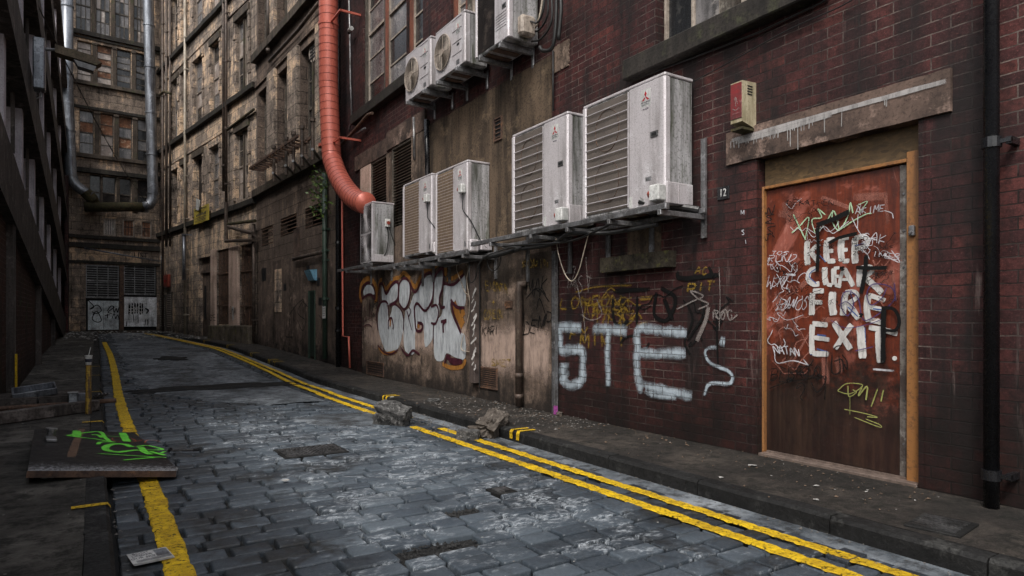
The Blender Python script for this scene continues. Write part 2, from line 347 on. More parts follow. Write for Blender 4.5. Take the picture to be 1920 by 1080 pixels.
# ================================================================== THE SETTING: ground, road, pavements, kerbs
def facade(mb, s0, s1, z0, z1, holes, depth=.2, round_=None):
    """wall sheet in wall space (x along, y out) with holes (a,b,c,d[,depth]) and their reveals"""
    xs = sorted({s0, s1, *[h[0] for h in holes], *[h[1] for h in holes]}); zs = sorted({z0, z1, *[h[2] for h in holes], *[h[3] for h in holes]})
    xs = [x for x in xs if s0 <= x <= s1]; zs = [z for z in zs if z0 <= z <= z1]
    for a, b in zip(xs, xs[1:]):
        for c, d in zip(zs, zs[1:]):
            mx, mz = (a + b) / 2, (c + d) / 2
            if any(h[0] < mx < h[1] and h[2] < mz < h[3] for h in holes): continue
            mb.quad((a, 0, c), (a, 0, d), (b, 0, d), (b, 0, c))
    for h in holes:
        a, b, c, d = h[:4]; dp = h[4] if len(h) > 4 else depth
        mb.quad((a, 0, c), (a, 0, d), (a, -dp, d), (a, -dp, c)); mb.quad((b, 0, c), (b, -dp, c), (b, -dp, d), (b, 0, d))
        mb.quad((a, 0, d), (b, 0, d), (b, -dp, d), (a, -dp, d)); mb.quad((a, 0, c), (a, -dp, c), (b, -dp, c), (b, 0, c))
    return mb
N = NB('road_bed'); o = N.pos(); n1 = N.noise(3, o, 5, .7); n3 = N.noise(90, o, 4, .8)
M['bed'] = N.done(N.mix(N.ramp(n3, (.55, 0), (.75, .7)), (.004, .004, .004), (.05, .047, .042)), .85, 0, N.bump(n3, 1., .01))
N = NB('sett_granite'); o = N.pos(); r_ = N.attr('a'); n1 = N.noise(.9, o, 5, .7); n2 = N.noise(9, o, 5, .75); n3 = N.noise(70, o, 4, .75); n4 = N.noise(220, o, 2, .7)
X_, Y_, Z_ = N.sep(o)[:3]
c = N.ramp(r_, (0, (.009, .013, .018)), (.45, (.019, .027, .037)), (.8, (.031, .042, .056)), (1, (.052, .067, .084))); c = N.mix(N.ramp(n2, (.48, 0), (.66, .6)), c, (.012, .015, .019)); c = N.mix(N.ramp(n3, (.56, 0), (.68, .5)), c, (.13, .15, .17)); c = N.mix(N.ramp(n3, (.36, .7), (.44, 0)), c, (.010, .012, .014)); c = N.mix(N.ramp(n4, (.6, 0), (.7, .5)), c, (.2, .21, .22))
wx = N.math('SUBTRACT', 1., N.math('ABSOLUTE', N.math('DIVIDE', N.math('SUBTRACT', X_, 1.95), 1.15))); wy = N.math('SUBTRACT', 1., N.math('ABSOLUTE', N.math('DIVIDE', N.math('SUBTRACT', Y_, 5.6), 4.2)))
mid_lit = N.math('MINIMUM', wx, wy); mid_lit = N.ramp(mid_lit, (-.15, 0), (.45, 1)); c = N.mix(N.math('MULTIPLY', mid_lit, N.ramp(n1, (.40, .15), (.56, .8))), c, N.mix(r_, (.050, .066, .085), (.095, .118, .14)))          # middle of the road coloured paler, imitating brighter light there
wv = N.mp(o, (1.2, 2.3, 1), (3, 1, 0)); w1 = N.noise(1.6, wv, 8, .78, .6); w2 = N.noise(16, wv, 6, .85)
wm = N.math('MULTIPLY', N.ramp(N.math('ADD', w1, N.math('MULTIPLY', mid_lit, .095)), (.575, 0), (.66, 1)), N.ramp(w2, (.49, .0), (.56, .95))); c = N.mix(wm, c, (.33, .36, .39))
gm = N.math('MULTIPLY', N.ramp(N.math('SUBTRACT', N.noise(1.1, N.mp(o, (1, 1, 1), (9, 4, 0)), 6, .75), N.math('MULTIPLY', mid_lit, .08)), (.50, 0), (.58, .9)), N.ramp(n2, (.35, .4), (.55, 1))); c = N.mix(gm, c, (.007, .007, .007))
h = N.math('ADD', N.math('MULTIPLY', n2, .5), N.math('MULTIPLY', n3, .5))
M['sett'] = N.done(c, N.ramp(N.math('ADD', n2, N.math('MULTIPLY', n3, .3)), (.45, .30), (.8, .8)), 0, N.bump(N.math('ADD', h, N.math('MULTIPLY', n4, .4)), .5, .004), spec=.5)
N = NB('worn_asphalt'); o = N.pos(); n1 = N.noise(1.1, o, 7, .75); n2 = N.noise(8, o, 6, .8); n3 = N.noise(110, o, 4, .8)
c = N.ramp(n1, (.38, (.012, .013, .015)), (.47, (.075, .09, .105)), (.56, (.16, .18, .20)), (.66, (.26, .285, .31))); c = N.mix(N.ramp(n3, (.52, 0), (.64, .8)), c, (.17, .17, .17)); c = N.mix(N.ramp(n2, (.48, 0), (.62, .85)), c, (.012, .012, .013))
M['asphalt'] = N.done(c, N.ramp(n2, (.3, .4), (.7, .8)), 0, N.bump(N.math('ADD', N.math('MULTIPLY', n3, .5), n2), .9, .010), spec=.4)
N = NB('pavement_asphalt'); o = N.pos(); n1 = N.noise(.9, o, 7, .75); n2 = N.noise(6, o, 7, .8); n3 = N.noise(130, o, 4, .8); n5 = N.noise(34, o, 5, .85)
c = N.ramp(n1, (.38, (.009, .008, .007)), (.52, (.026, .022, .019)), (.64, (.07, .058, .048))); c = N.mix(N.ramp(n3, (.53, 0), (.66, .7)), c, (.11, .095, .082)); c = N.mix(N.ramp(n2, (.48, 0), (.60, .85)), c, (.009, .009, .007))
c = N.mix(N.math('MULTIPLY', N.ramp(n5, (.60, 0), (.66, .8)), N.ramp(N.noise(.8, N.mp(o, (1,1,1), (4,7,1)), 5, .75), (.52, 0), (.60, 1))), c, (.24, .21, .18))
M['pave'] = N.done(c, N.ramp(n2, (.3, .5), (.7, .9)), 0, N.bump(N.math('ADD', N.math('MULTIPLY', n3, .6), N.math('ADD', n2, N.math('MULTIPLY', n5, .6))), 1., .014), spec=.3)
M['pave_left'] = M['pave'].copy(); M['pave_left'].name = 'left_pavement_asphalt'
for nd in M['pave_left'].node_tree.nodes:
    if nd.type == 'VALTORGB' and len(nd.color_ramp.elements) == 3:
        for e, c_ in zip(nd.color_ramp.elements, ((.022, .021, .019), (.058, .054, .048), (.15, .14, .125))): e.color = c_ + (1,)
M['kerb'] = grunge('dark_kerb_stone', (.017, .017, .017), (.005, .005, .005), (.045, .045, .043), 3, .2, .7, bump=.9, bd=.015, pos=True)
N = NB('yellow_road_paint'); o = N.pos(); n2 = N.noise(5, o, 6, .8); n3 = N.noise(48, o, 6, .8); n4 = N.noise(12, o, 6, .85)
c = N.mix(N.ramp(n2, (.4, 0), (.62, .9)), (.66, .43, .010), (.36, .22, .010)); c = N.mix(N.ramp(n3, (.52, 0), (.62, .85)), c, (.10, .065, .015)); c = N.mix(N.ramp(n4, (.56, 0), (.64, .6)), c, (.05, .04, .02))
M['yellow'] = N.done(c, .6, 0, N.bump(n3, .8, .008), alpha=N.ramp(N.math('ADD', N.math('MULTIPLY', n3, .65), N.math('MULTIPLY', n4, .35)), (.555, 1), (.585, 0)), spec=.3)

# wall line on the right (bottom of the facades) and its kerb, both as functions of Y
def xwall(y):
    if y < 14.13: return 4.53
    if y < 20.7: return 4.53 - (y - 14.13) * math.tan(R(4))
    return 4.07 - (y - 20.7) * math.tan(R(9.4))
def xkerb(y):
    w = 1.06 if y < 14 else max(.55, 1.06 - (y - 14) * .035)
    return xwall(y) - w if y < 12 else xwall(y) * .5 + .5 * (4.53 - max(0, y - 14.13) * .085 - max(0, y - 21) * .04) - w
XKL = .07                                       # left kerb line
ys = [-8 + .5 * i for i in range(81)]
def strip(mb, fx0, fx1, fz, ya, yb, dy=.5):
    y = ya; prev = None
    while True:
        a = mb.vert((fx0(y), y, fz(y))); b = mb.vert((fx1(y), y, fz(y)))
        if prev: mb.face((prev[0], prev[1], b, a))
        prev = (a, b)
        if y >= yb: break
        y = min(yb, y + dy)
g = MB(); g.quad((-150, -150, -.32), (150, -150, -.32), (150, 250, -.32), (-150, 250, -.32)); tag(g.build('ground', M['bed']), kind='structure')
g = MB(); strip(g, lambda y: XKL - .02, lambda y: xkerb(y) + .03, lambda y: rz(y) - .036, -8, 31.6); tag(g.build('road_bed', M['bed']), kind='structure')
g = MB(); strip(g, lambda y: xkerb(y) + .115, lambda y: xwall(y) + .3, lambda y: gz(y) - .003, -8, 31.6); tag(g.build('pavement_right', M['pave']), kind='structure')
g = MB(); strip(g, lambda y: -1.3, lambda y: XKL - .12, lambda y: gz(y) - .003, -8, 31.6); tag(g.build('pavement_left', M['pave_left']), kind='structure')
g = MB(); strip(g, lambda y: xkerb(y) - .24, lambda y: xkerb(y) + .02, lambda y: rz(y) - .006, -8, 31.6, .25); tag(g.build('gutter', M['asphalt']), kind='structure')
def kerb(name, fx, side):
    k = MB(); y = -8.
    while y < 31.2:
        L = rnd.uniform(.75, 1.05); y1 = min(31.4, y + L); dz = rnd.uniform(-.005, .004); dx = rnd.uniform(-.006, .006); n = 5
        xa, xb = (0, .125) if side > 0 else (-.125, 0); sec = [(xa, -.3), (xa, -.02), (xa + .018, 0), (xb - .006, 0), (xb, -.02), (xb, -.3)] if side > 0 else [(xa, -.3), (xa, -.02), (xa + .006, 0), (xb - .018, 0), (xb, -.02), (xb, -.3)]
        rows = []
        for i in range(n + 1):
            yy = y + .004 + (y1 - y - .008) * i / n; jit = noise.noise(Vector((yy * 3, side, 0))) * .008
            rows.append([k.vert((fx(yy) + a + dx + jit, yy, gz(yy) + b + dz + noise.noise(Vector((yy * 5, b * 9, side))) * .005)) for a, b in sec])
        for A, B in zip(rows, rows[1:]):
            for q in range(5): k.face((A[q], A[q+1], B[q+1], B[q]))
        k.face(rows[0][::-1]); k.face(rows[-1]); y = y1
    return tag(k.build(name, M['kerb']), kind='structure')
kerb('kerb_right', xkerb, 1); kerb('kerb_left', lambda y: XKL, -1)

# setts: every stone a small worn dome
k = MB(); courses = []; y = .9
patch = lambda x, y: False
while y < 31.3:
    ch = rnd.uniform(.135, .175); courses.append(y); x = XKL + .02 - rnd.uniform(0, .1); xe = xkerb(y) - .20
    skew = .012
    while x < xe:
        L = rnd.uniform(.19, .31); x1 = min(x + L, xe + .04)
        if x1 - x < .06: break
        if any(((x + x1) / 2 - hx) ** 2 / hr ** 2 + (y + .08 - hy) ** 2 / hq ** 2 < 1 for hx, hy, hr, hq in ((1.5, 3.1, .2, .12), (1.95, 3.6, .15, .09))): x = x1; continue
        xa = max(x, XKL + .02); r = rnd.random(); dz = rnd.gauss(0, .0032) - (.02 if rnd.random() < .02 else 0); tx, ty = rnd.gauss(0, .006), rnd.gauss(0, .009)
        jn = rnd.uniform(.0055, .0105); far = y > 13; US = (0, .07, .93, 1) if far else (0, .025, .07, .5, .93, .975, 1); n = len(US); bend = noise.noise(Vector((x * 1.5, y * 1.5, 3))) * .02
        cx, cy = (xa + x1) / 2, y + ch / 2; idx = []; ang = rnd.gauss(0, .018)
        jc = [rnd.uniform(0, .006) for _ in range(8)]
        for j in range(n):
            for i in range(n):
                u, v = US[i], US[j]; ed = min(u, 1 - u, v, 1 - v)
                X = xa + jn + (x1 - xa - 2 * jn) * u; Y = y + jn + (ch - 2 * jn) * v
                X += (1 - 2 * u) * (jc[0] * (1 - v) + jc[1] * v) * (abs(2*u-1)); Y += (1 - 2 * v) * (jc[2] * (1 - u) + jc[3] * u) * abs(2*v-1)
                X, Y = cx + (X - cx) - (Y - cy) * ang, cy + (Y - cy) + (X - cx) * ang
                if (i in (0, n-1)) and (j in (0, n-1)): X += (cx - X) * .05; Y += (cy - Y) * .06
                z = rz(Y) + dz + tx * (X - cx) + ty * (Y - cy) - (.012 if ed == 0 else .0015 if ed < .03 else 0) + noise.noise(Vector((X * 22, Y * 22, 0))) * .0015
                idx.append(k.vert((X, Y + bend, z), r))
        for j in range(n - 1):
            for i in range(n - 1): a = j * n + i; k.face((idx[a], idx[a+1], idx[a+n+1], idx[a+n]))
        if not far:
            rim = [i for i in range(n)] + [n * j + n - 1 for j in range(1, n)] + [n * (n-1) + i for i in range(n-2, -1, -1)] + [n * j for j in range(n-2, 0, -1)]
            low = [k.vert((k.v[idx[q]][0], k.v[idx[q]][1], k.v[idx[q]][2] - .03), r) for q in rim]
            for q in range(len(rim)): k.face((idx[rim[q]], low[q], low[(q+1) % len(rim)], idx[rim[(q+1) % len(rim)]]))
        x = x1
    y += ch
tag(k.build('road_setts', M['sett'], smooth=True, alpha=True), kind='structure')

def blob(mb, cx, cy, rx, ry, fz, dz, seed, n=40, rag=.25):
    c = mb.vert((cx, cy, fz(cy) + dz)); ring = []; ring2 = []
    for i in range(n):
        a = 2 * PI * i / n; q = 1 + rag * noise.noise(Vector((math.cos(a) * 1.7 + seed, math.sin(a) * 1.7, seed))) * 2 + rag * .4 * noise.noise(Vector((math.cos(a) * 6 + seed, math.sin(a) * 6, seed)))
        x, y = cx + rx * q * math.cos(a), cy + ry * q * math.sin(a); x = min(max(x, XKL + .02), xkerb(y) - .02)
        ring.append(mb.vert((cx + (x - cx) * .93, cy + (y - cy) * .93, fz(y) + dz))); ring2.append(mb.vert((x, y, fz(y) - .02)))
    for i in range(n):
        j = (i + 1) % n; mb.face((c, ring[i], ring[j])); mb.face((ring[i], ring2[i], ring2[j], ring[j]))
# worn asphalt lying over the setts further up, and small repairs
k = MB()
pr = None; yy = 9.5
while yy < 31.4:
    e = lambda s_: noise.noise(Vector((yy * .9, s_, 1))) * .35 + noise.noise(Vector((yy * 4, s_, 1))) * .08
    t = min(1, (yy - 9.5) / 3.); a = 2.0 - 1.35 * t + e(0) if yy < 17 else .55 + e(0) * .6; b = min(xkerb(yy) - .66, 3.0) if yy < 30 else xkerb(yy) - .25
    z = rz(yy) + .009; q = [k.vert((a - .05, yy, z - .014)), k.vert((a, yy, z)), k.vert(((a + b) / 2, yy, z + .012)), k.vert((b, yy, z)), k.vert((b + .05, yy, z - .014))]
    if pr:
        for u, v, w_, x_ in zip(pr, pr[1:], q, q[1:]): k.face((u, v, x_, w_))
    pr = q; yy += .22
blob(k, 2.55, 7.7, .6, .55, rz, .009, 3.1); 
tag(k.build('worn_asphalt_overlay', M['asphalt'], smooth=True), kind='structure')
M['asphalt_dk'] = grunge('dark_tar_patch', (.012, .012, .012), (.006, .006, .006), (.045, .043, .04), 6, 0, .75, bump=.8, bd=.01, pos=True)
k = MB(); blob(k, 1.75, 12.3, 1.35, .42, rz, .024, 8.2); blob(k, 1.55, 17.6, .4, .5, rz, .026, 2.5)

tag(k.build('dark_tar_patches', M['asphalt_dk'], smooth=True), kind='structure')

# painted lines follow the stones: small waves at the edges, a dip at each joint
def line(mb, fx, w, ya, yb, dz=.012, seed=0, gaps=(), dy=.03):
    y = ya; pr = None; ci = 0; n = 0
    while y < yb:
        st = dy if y < 9 else .09
        g_ = any(a < y < b for a, b in gaps)
        wv = noise.noise(Vector((y * 4.5, seed, 0))) * .016 + noise.noise(Vector((y * 16, seed, 4))) * .008; wr = noise.noise(Vector((y * 4, seed, 9))) * .014 + noise.noise(Vector((y * 19, seed, 3))) * .007
        near = min((abs(y - c_) for c_ in courses), default=1); dip = -.005 if near < .016 and y < 10 else 0
        cx = fx(y); pz = .012 if y > 10.5 else 0
        row = [mb.vert((cx + t * w / 2 + (wv if t < 0 else wr), y, rz(y) + dz + dip + pz + (-.006 if abs(t) == 1 else 0))) for t in (-1, -.85, 0, .85, 1)]
        if pr and not g_:
            for u, v, a, b in zip(pr, pr[1:], row, row[1:]): mb.face((u, v, b, a))
        pr = row; y += st
xin = lambda y: xkerb(y) - (.50 if y < 9 else .50 - min(.14, (y - 9) * .02))
xou = lambda y: xkerb(y) - (.285 if y < 9 else .285 - min(.06, (y - 9) * .01))
k = MB(); line(k, xin, .092, 1.2, 30.6, seed=1, gaps=((6.75, 7.35), (12.0, 12.06))); line(k, xou, .085, 1.2, 30.4, seed=2, gaps=((6.5, 7.3), (11.8, 11.9)))
xl = lambda y: .315 + .02 * math.sin(y * .45) - (max(0, y - 14) * .006)
line(k, xl, .125, 1.2, 24.5, seed=3, gaps=((7.9, 7.96),))
tag(k.build('yellow_road_lines', M['yellow']), kind='structure')
# short yellow ticks across the kerb tops
def tick(mb, y, side, w=.05, L=.2):
    if side > 0:
        x0 = xkerb(y); P = [(x0 - .004, -.085), (x0 - .004, -.02), (x0 + .012, .004), (x0 + L, .004)]
    else: P = [(XKL + .006, -.085), (XKL + .006, -.02), (XKL - .010, .004), (XKL - L, .004)]
    pr = None
    for (x, z) in P:
        j = rnd.uniform(-.006, .006); q = (mb.vert((x, y - w / 2 + j, gz(y) + z + .003)), mb.vert((x, y + w / 2 + j, gz(y) + z + .003)))
        if pr: mb.face((pr[0], pr[1], q[1], q[0]))
        pr = q
k = MB()
for px, py in ((985, 806), (737, 742), (538, 676), (500, 666)):
    p = G(px, py); tick(k, p.y - .06, 1, .055); tick(k, p.y + .06, 1, .055)
for y in (17.5, 20.3, 23): tick(k, y, 1, .06); tick(k, y + .15, 1, .06)
for px, py in ((160, 951), (165, 792), (178, 735), (180, 704), (182, 684)): tick(k, G(px, py).y, -1, .06, .19)
tag(k.build('yellow_kerb_ticks', M['yellow']), kind='structure')

# ================================================================== RIGHT: THE DARK RED BRICK BUILDING
A = wroot('brick_building', WA, 'dark red brick building with graffiti and air conditioners along the right of the alley', 'building')
LA = lambda px, py, off=0.: WA.l(px, py, off)
DO = -.11                                           # door plane
dL, dR = WA.s(1419), WA.s(1722)                     # door opening (dL is further away)
d_top = 2.40
def hole(x0, y0, x1, y1): return WA.rect(x0, y0, x1, y1)
holes = [(dR, dL, -.2, d_top, .16)]
zsill = WA.z(700, 195); zs2 = WA.z(1300, 62)
zw = 3.93                                            # first floor sill level
wins = [(1234, 1352), (1372, 1500), (684, 712), (722, 742), (765, 790), (848, 895)]
wh = []
for a, b in wins:
    s0, s1 = sorted((WA.s(a), WA.s(b))); wh.append((s0, s1))
# group openings: each group shares mullions
grpA = [(WA.s(1560), WA.s(1230)), (WA.s(762), WA.s(681)), (WA.s(793), WA.s(764)), (WA.s(1000), WA.s(846))]
ZW = [3.66, 5.27, 5.27, 5.27]
for (a, b), zw_ in zip(grpA, ZW): holes.append((a, b, zw_, zw_ + 2.6, .22))
lou = [WA.rect(696, 298, 727, 377), WA.rect(735, 272, 773, 362)]
lz1 = 3.10
lou = [(WA.s(727), WA.s(697), 2.75, 4.12), (WA.s(774), WA.s(736), 2.75, 4.17)]
for q in lou: holes.append(q + (.12,))
bw_ = (WA.s(1240), WA.s(1178), 1.735, 2.25)           # small blocked window
mb = facade(MB(), -8, 14.13, -.3, 9.4, holes)
# rounded bull-nose brick jambs either side of the door
for sx, dr in ((dL, 1), (dR, -1)):
    r = .045; pv = None
    for i in range(7):
        a = PI / 2 * i / 6; p = (sx + dr * (r - r * math.sin(a)) * 1.0 - 0, .0 - r + r * math.cos(a) + .002)
        q = (mb.vert((p[0] - dr * .0 , p[1], -.2)), mb.vert((p[0], p[1], d_top)))
        if pv: mb.face((pv[0], pv[1], q[1], q[0]))
        pv = q
mb.quad((-8, 0, 9.4), (14.13, 0, 9.4), (14.13, -8, 9.4), (-8, -8, 9.4)); mb.quad((-8, 0, -.3), (-8, -8, -.3), (-8, -8, 9.4), (-8, 0, 9.4))
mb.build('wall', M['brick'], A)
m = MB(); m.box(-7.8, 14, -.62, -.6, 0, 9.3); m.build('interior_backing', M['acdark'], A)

def window(wall, parent, a, b, c, d, fr, gl, off=-.14, bars=(1, 2), fw=.05, sash=None, glmats=None, name='window'):
    f = MB(); f.box(a, a + fw, off, off + .05, c, d); f.box(b - fw, b, off, off + .05, c, d); f.box(a + fw, b - fw, off, off + .05, c, c + fw); f.box(a + fw, b - fw, off, off + .05, d - fw, d)
    ia, ib, ic, id_ = a + fw, b - fw, c + fw, d - fw; nx, nz = bars; t = min(.018, fw * .5)
    for i in range(1, nx): x = ia + (ib - ia) * i / nx; f.box(x - t, x + t, off + .006, off + .038, ic, id_)
    for j in range(1, nz):
        z = ic + (id_ - ic) * j / nz; tt = t * 1.6 if (sash and j == sash) else t
        f.box(ia, ib, off + .004, off + (.055 if sash and j == sash else .036), z - tt, z + tt)
    w = f.build(name, fr, parent)
    p = MB(); mats = glmats or [gl]
    for i in range(nx):
        for j in range(nz):
            x0 = ia + (ib - ia) * i / nx; x1 = ia + (ib - ia) * (i + 1) / nx; z0 = ic + (id_ - ic) * j / nz; z1 = ic + (id_ - ic) * (j + 1) / nz
            p.cur = rnd.randrange(len(mats)); ty = rnd.uniform(-.004, .004)
            p.quad((x0, off + .02 + ty, z0), (x0, off + .02 - ty, z1), (x1, off + .02, z1), (x1, off + .02 + ty, z0))
    p.build('pane', mats, w); return w
for lev in (0,):
    z0 = ZW[0] + lev
    # near group: heavy two-pane windows
    s = grpA[0][1]; e = grpA[0][0]; wd = WA.s(1234) - WA.s(1346)
    i = 0
    while s - .1 > e:
        a = max(e, s - wd); window(WA, A, a, s - .02, z0 + .03, z0 + 2.55, M['frame_lt'], M['glass_dk'], bars=(2, 5), fw=.035, glmats=[M['glass_dk'], M['glass_gr']]); s = a
        mm = MB(); mm.box(max(e, s - .17), s - .003, -.16, -.05, z0, z0 + 2.6); mm.build('mullion', M['frame'], A); s -= .18
    z0 = ZW[1] + lev
    for gi in (1, 2, 3):
        e, s_ = grpA[gi]; n = {1: 2, 2: 1, 3: 5}[gi]; wdt = (s_ - e) / n
        for i in range(n):
            a, b = e + wdt * i, e + wdt * (i + 1)
            window(WA, A, a + .06, b - .06, z0 + .02, z0 + 2.5, M['frame_lt'], M['glass_gr'], bars=(1, 5), fw=.03, sash=3, glmats=[M['glass_gr'], M['glass_dk']])
            mm = MB(); mm.box(a, a + .055, -.16, -.04, z0, z0 + 2.6); mm.box(b - .055, b, -.16, -.04, z0, z0 + 2.6); mm.build('mullion', M['frame_rust'] if i % 2 == 0 else M['frame'], A)
    for (a, b, zs_) in ((grpA[0][0], WA.s(1184), ZW[0] + lev), (WA.s(900), WA.s(668), ZW[1] + lev)):
        q = MB(); q.box(a, b, -.1, .13, zs_ - .2, zs_, .012); q.build('sill', M['sill'], A)
# big stone lintel with the white paint run over the fire door
za, zb = WA.z(1783, 135, .02), WA.z(1783, 216, .02)
m = MB(); lx0, lx1 = WA.s(1783, .02), WA.s(1362, .02)
n = 26; top = []
for i in range(n + 1): top.append((lx0 + (lx1 - lx0) * i / n, 0, 2.67 + .006 * noise.noise(Vector((i * .7, 0, 0)))))
bot = [(x, 0, d_top + .005 * noise.noise(Vector((x * 5, 2, 0)))) for x, _, _ in top[::-1]]
m.prism([(x, -.1, z) for x, _, z in top + bot], (0, .125, 0)); lin = m.build('lintel', M['lintel'], A, fix=True)

# ---- paint strokes on surfaces: ribbons with soft edges
def ribbons(name, strokes, mat, parent, mp=lambda p: p, off=.005, nrm=None, label=None, taper=0., sm=5, fe=(.62, .36)):
    """strokes: list of (points, width); points 2-D, mapped by mp -> (along, up) then laid at distance off"""
    mb = MB(); o = off
    for st in strokes:
        pts, w = st[0], st[1]; P = [Vector(p) for p in pts]
        if len(P) > 2: P = [Vector((q.x, q.y)) for q in spline([(p[0], p[1], 0) for p in P], sm)]
        elif len(P) == 2: P = [P[0].lerp(P[1], k / 4) for k in range(5)]
        L = len(P); rows = []
        for i, p in enumerate(P):
            d = P[min(i + 1, L - 1)] - P[max(i - 1, 0)]
            if d.length < 1e-9: d = Vector((1, 0))
            d.normalize(); nn = Vector((-d.y, d.x)); e = 0. if i in (0, L - 1) and w > 0 else 1.
            ww = w * (1 - taper * (i / (L - 1))) * (1 + .12 * noise.noise(Vector((p.x * 9, p.y * 9, w * 50))))
            row = []
            for t, al in ((-fe[0], 0), (-fe[1], 1), (fe[1], 1), (fe[0], 0)):
                q = p + nn * ww * t; row.append(mb.vert(mp((q.x, q.y), o), al * (.55 if e == 0 else 1)))
            rows.append(row); o += .00001
        for a, b in zip(rows, rows[1:]):
            for u in range(3): mb.face((a[u], a[u+1], b[u+1], b[u]))
        o += .00004
    ob = mb.build(name, mat, parent, alpha=True)
    if label: ob['label'] = label
    return ob
wallmp = lambda p, o: (p[0], o, p[1])
def pxs(wall, pts, off=0.): return [(lambda q: (q[0], q[2]))(wall.l(x, y, off)) for x, y in pts]
def cr(ox, oy, sc, pts): return [(ox + x / sc, oy + y / sc) for x, y in pts]
def fillpoly(name, polys, mat, parent, off=.004):
    mb = MB()
    for pts in polys:
        # soft rim: inner outline alpha 1, outer 0
        P = [Vector((q.x, q.y)) for q in spline([(p[0], p[1], 0) for p in pts] + [(pts[0][0], pts[0][1], 0)], 4)][:-1]; n = len(P)
        ar = sum(P[i].x * P[(i+1) % n].y - P[(i+1) % n].x * P[i].y for i in range(n)); sg = 1 if ar > 0 else -1
        out = []
        for i in range(n):
            d = (P[(i+1) % n] - P[i-1]).normalized(); out.append(P[i] + Vector((d.y, -d.x)) * sg * .02)
        a = [mb.vert((p.x, off, p.y), 1) for p in P]; b = [mb.vert((p.x, off, p.y), 0) for p in out]
        for t in tessellate_polygon([[Vector((p.x, p.y, 0)) for p in P]]): mb.face([a[k] for k in t])
        for i in range(n): mb.face((a[i], a[(i+1) % n], b[(i+1) % n], b[i]))
        off += .0005
    return mb.build(name, mat, parent, alpha=True)
M['sp_white'] = spray('white_spray_paint', (.44, .51, .57), .95, soft=.9, sc=16, brick=.45)
M['sp_fill'] = spray('silver_fill_paint', (.50, .53, .56), .93, soft=.45, sc=9)
M['sp_fill'].node_tree.nodes['Principled BSDF'].inputs['Roughness'].default_value = .5
M['sp_maroon'] = spray('maroon_spray_paint', (.06, .012, .022), .97, soft=.25)
M['sp_orange'] = spray('orange_spray_paint', (.34, .15, .035), .92, soft=.5)
M['sp_yellow'] = spray('yellow_spray_paint', (.32, .20, .03), .62, soft=1., sc=14, brick=.7)
M['sp_black'] = spray('black_spray_paint', (.003, .003, .003), 1., .8, soft=.5)
M['sp_blackthin'] = spray('black_tag_paint', (.008, .008, .008), .85, soft=.4)
M['sp_grey'] = spray('pale_grey_spray_paint', (.34, .30, .28), .55, soft=.9)
M['sp_brush'] = spray('brushed_white_paint', (.58, .56, .54), 1., soft=.25, sc=40)
M['sp_blue'] = spray('blue_brush_paint', (.07, .13, .33), .9, soft=.3)  # blue paint of the thin brush lines on the lettering
M['sp_purple'] = spray('purple_marker', (.07, .045, .14), .85, soft=.3)
M['sp_mint'] = spray('mint_marker', (.42, .62, .40), .9, soft=.3)
M['sp_whitemk'] = spray('white_marker', (.62, .62, .66), .8, soft=.4)
M['sp_pink'] = spray('pink_scuff_paint', (.40, .16, .12), .55, soft=.9)
M['sp_green'] = spray('bright_green_spray', (.16, .72, .06), 1., soft=.35)
M['sp_red'] = spray('orange_red_spray', (.45, .11, .05), .9, soft=.4)
M['drip'] = spray('white_drip_paint', (.42, .40, .39), .8, soft=.6, sc=20)
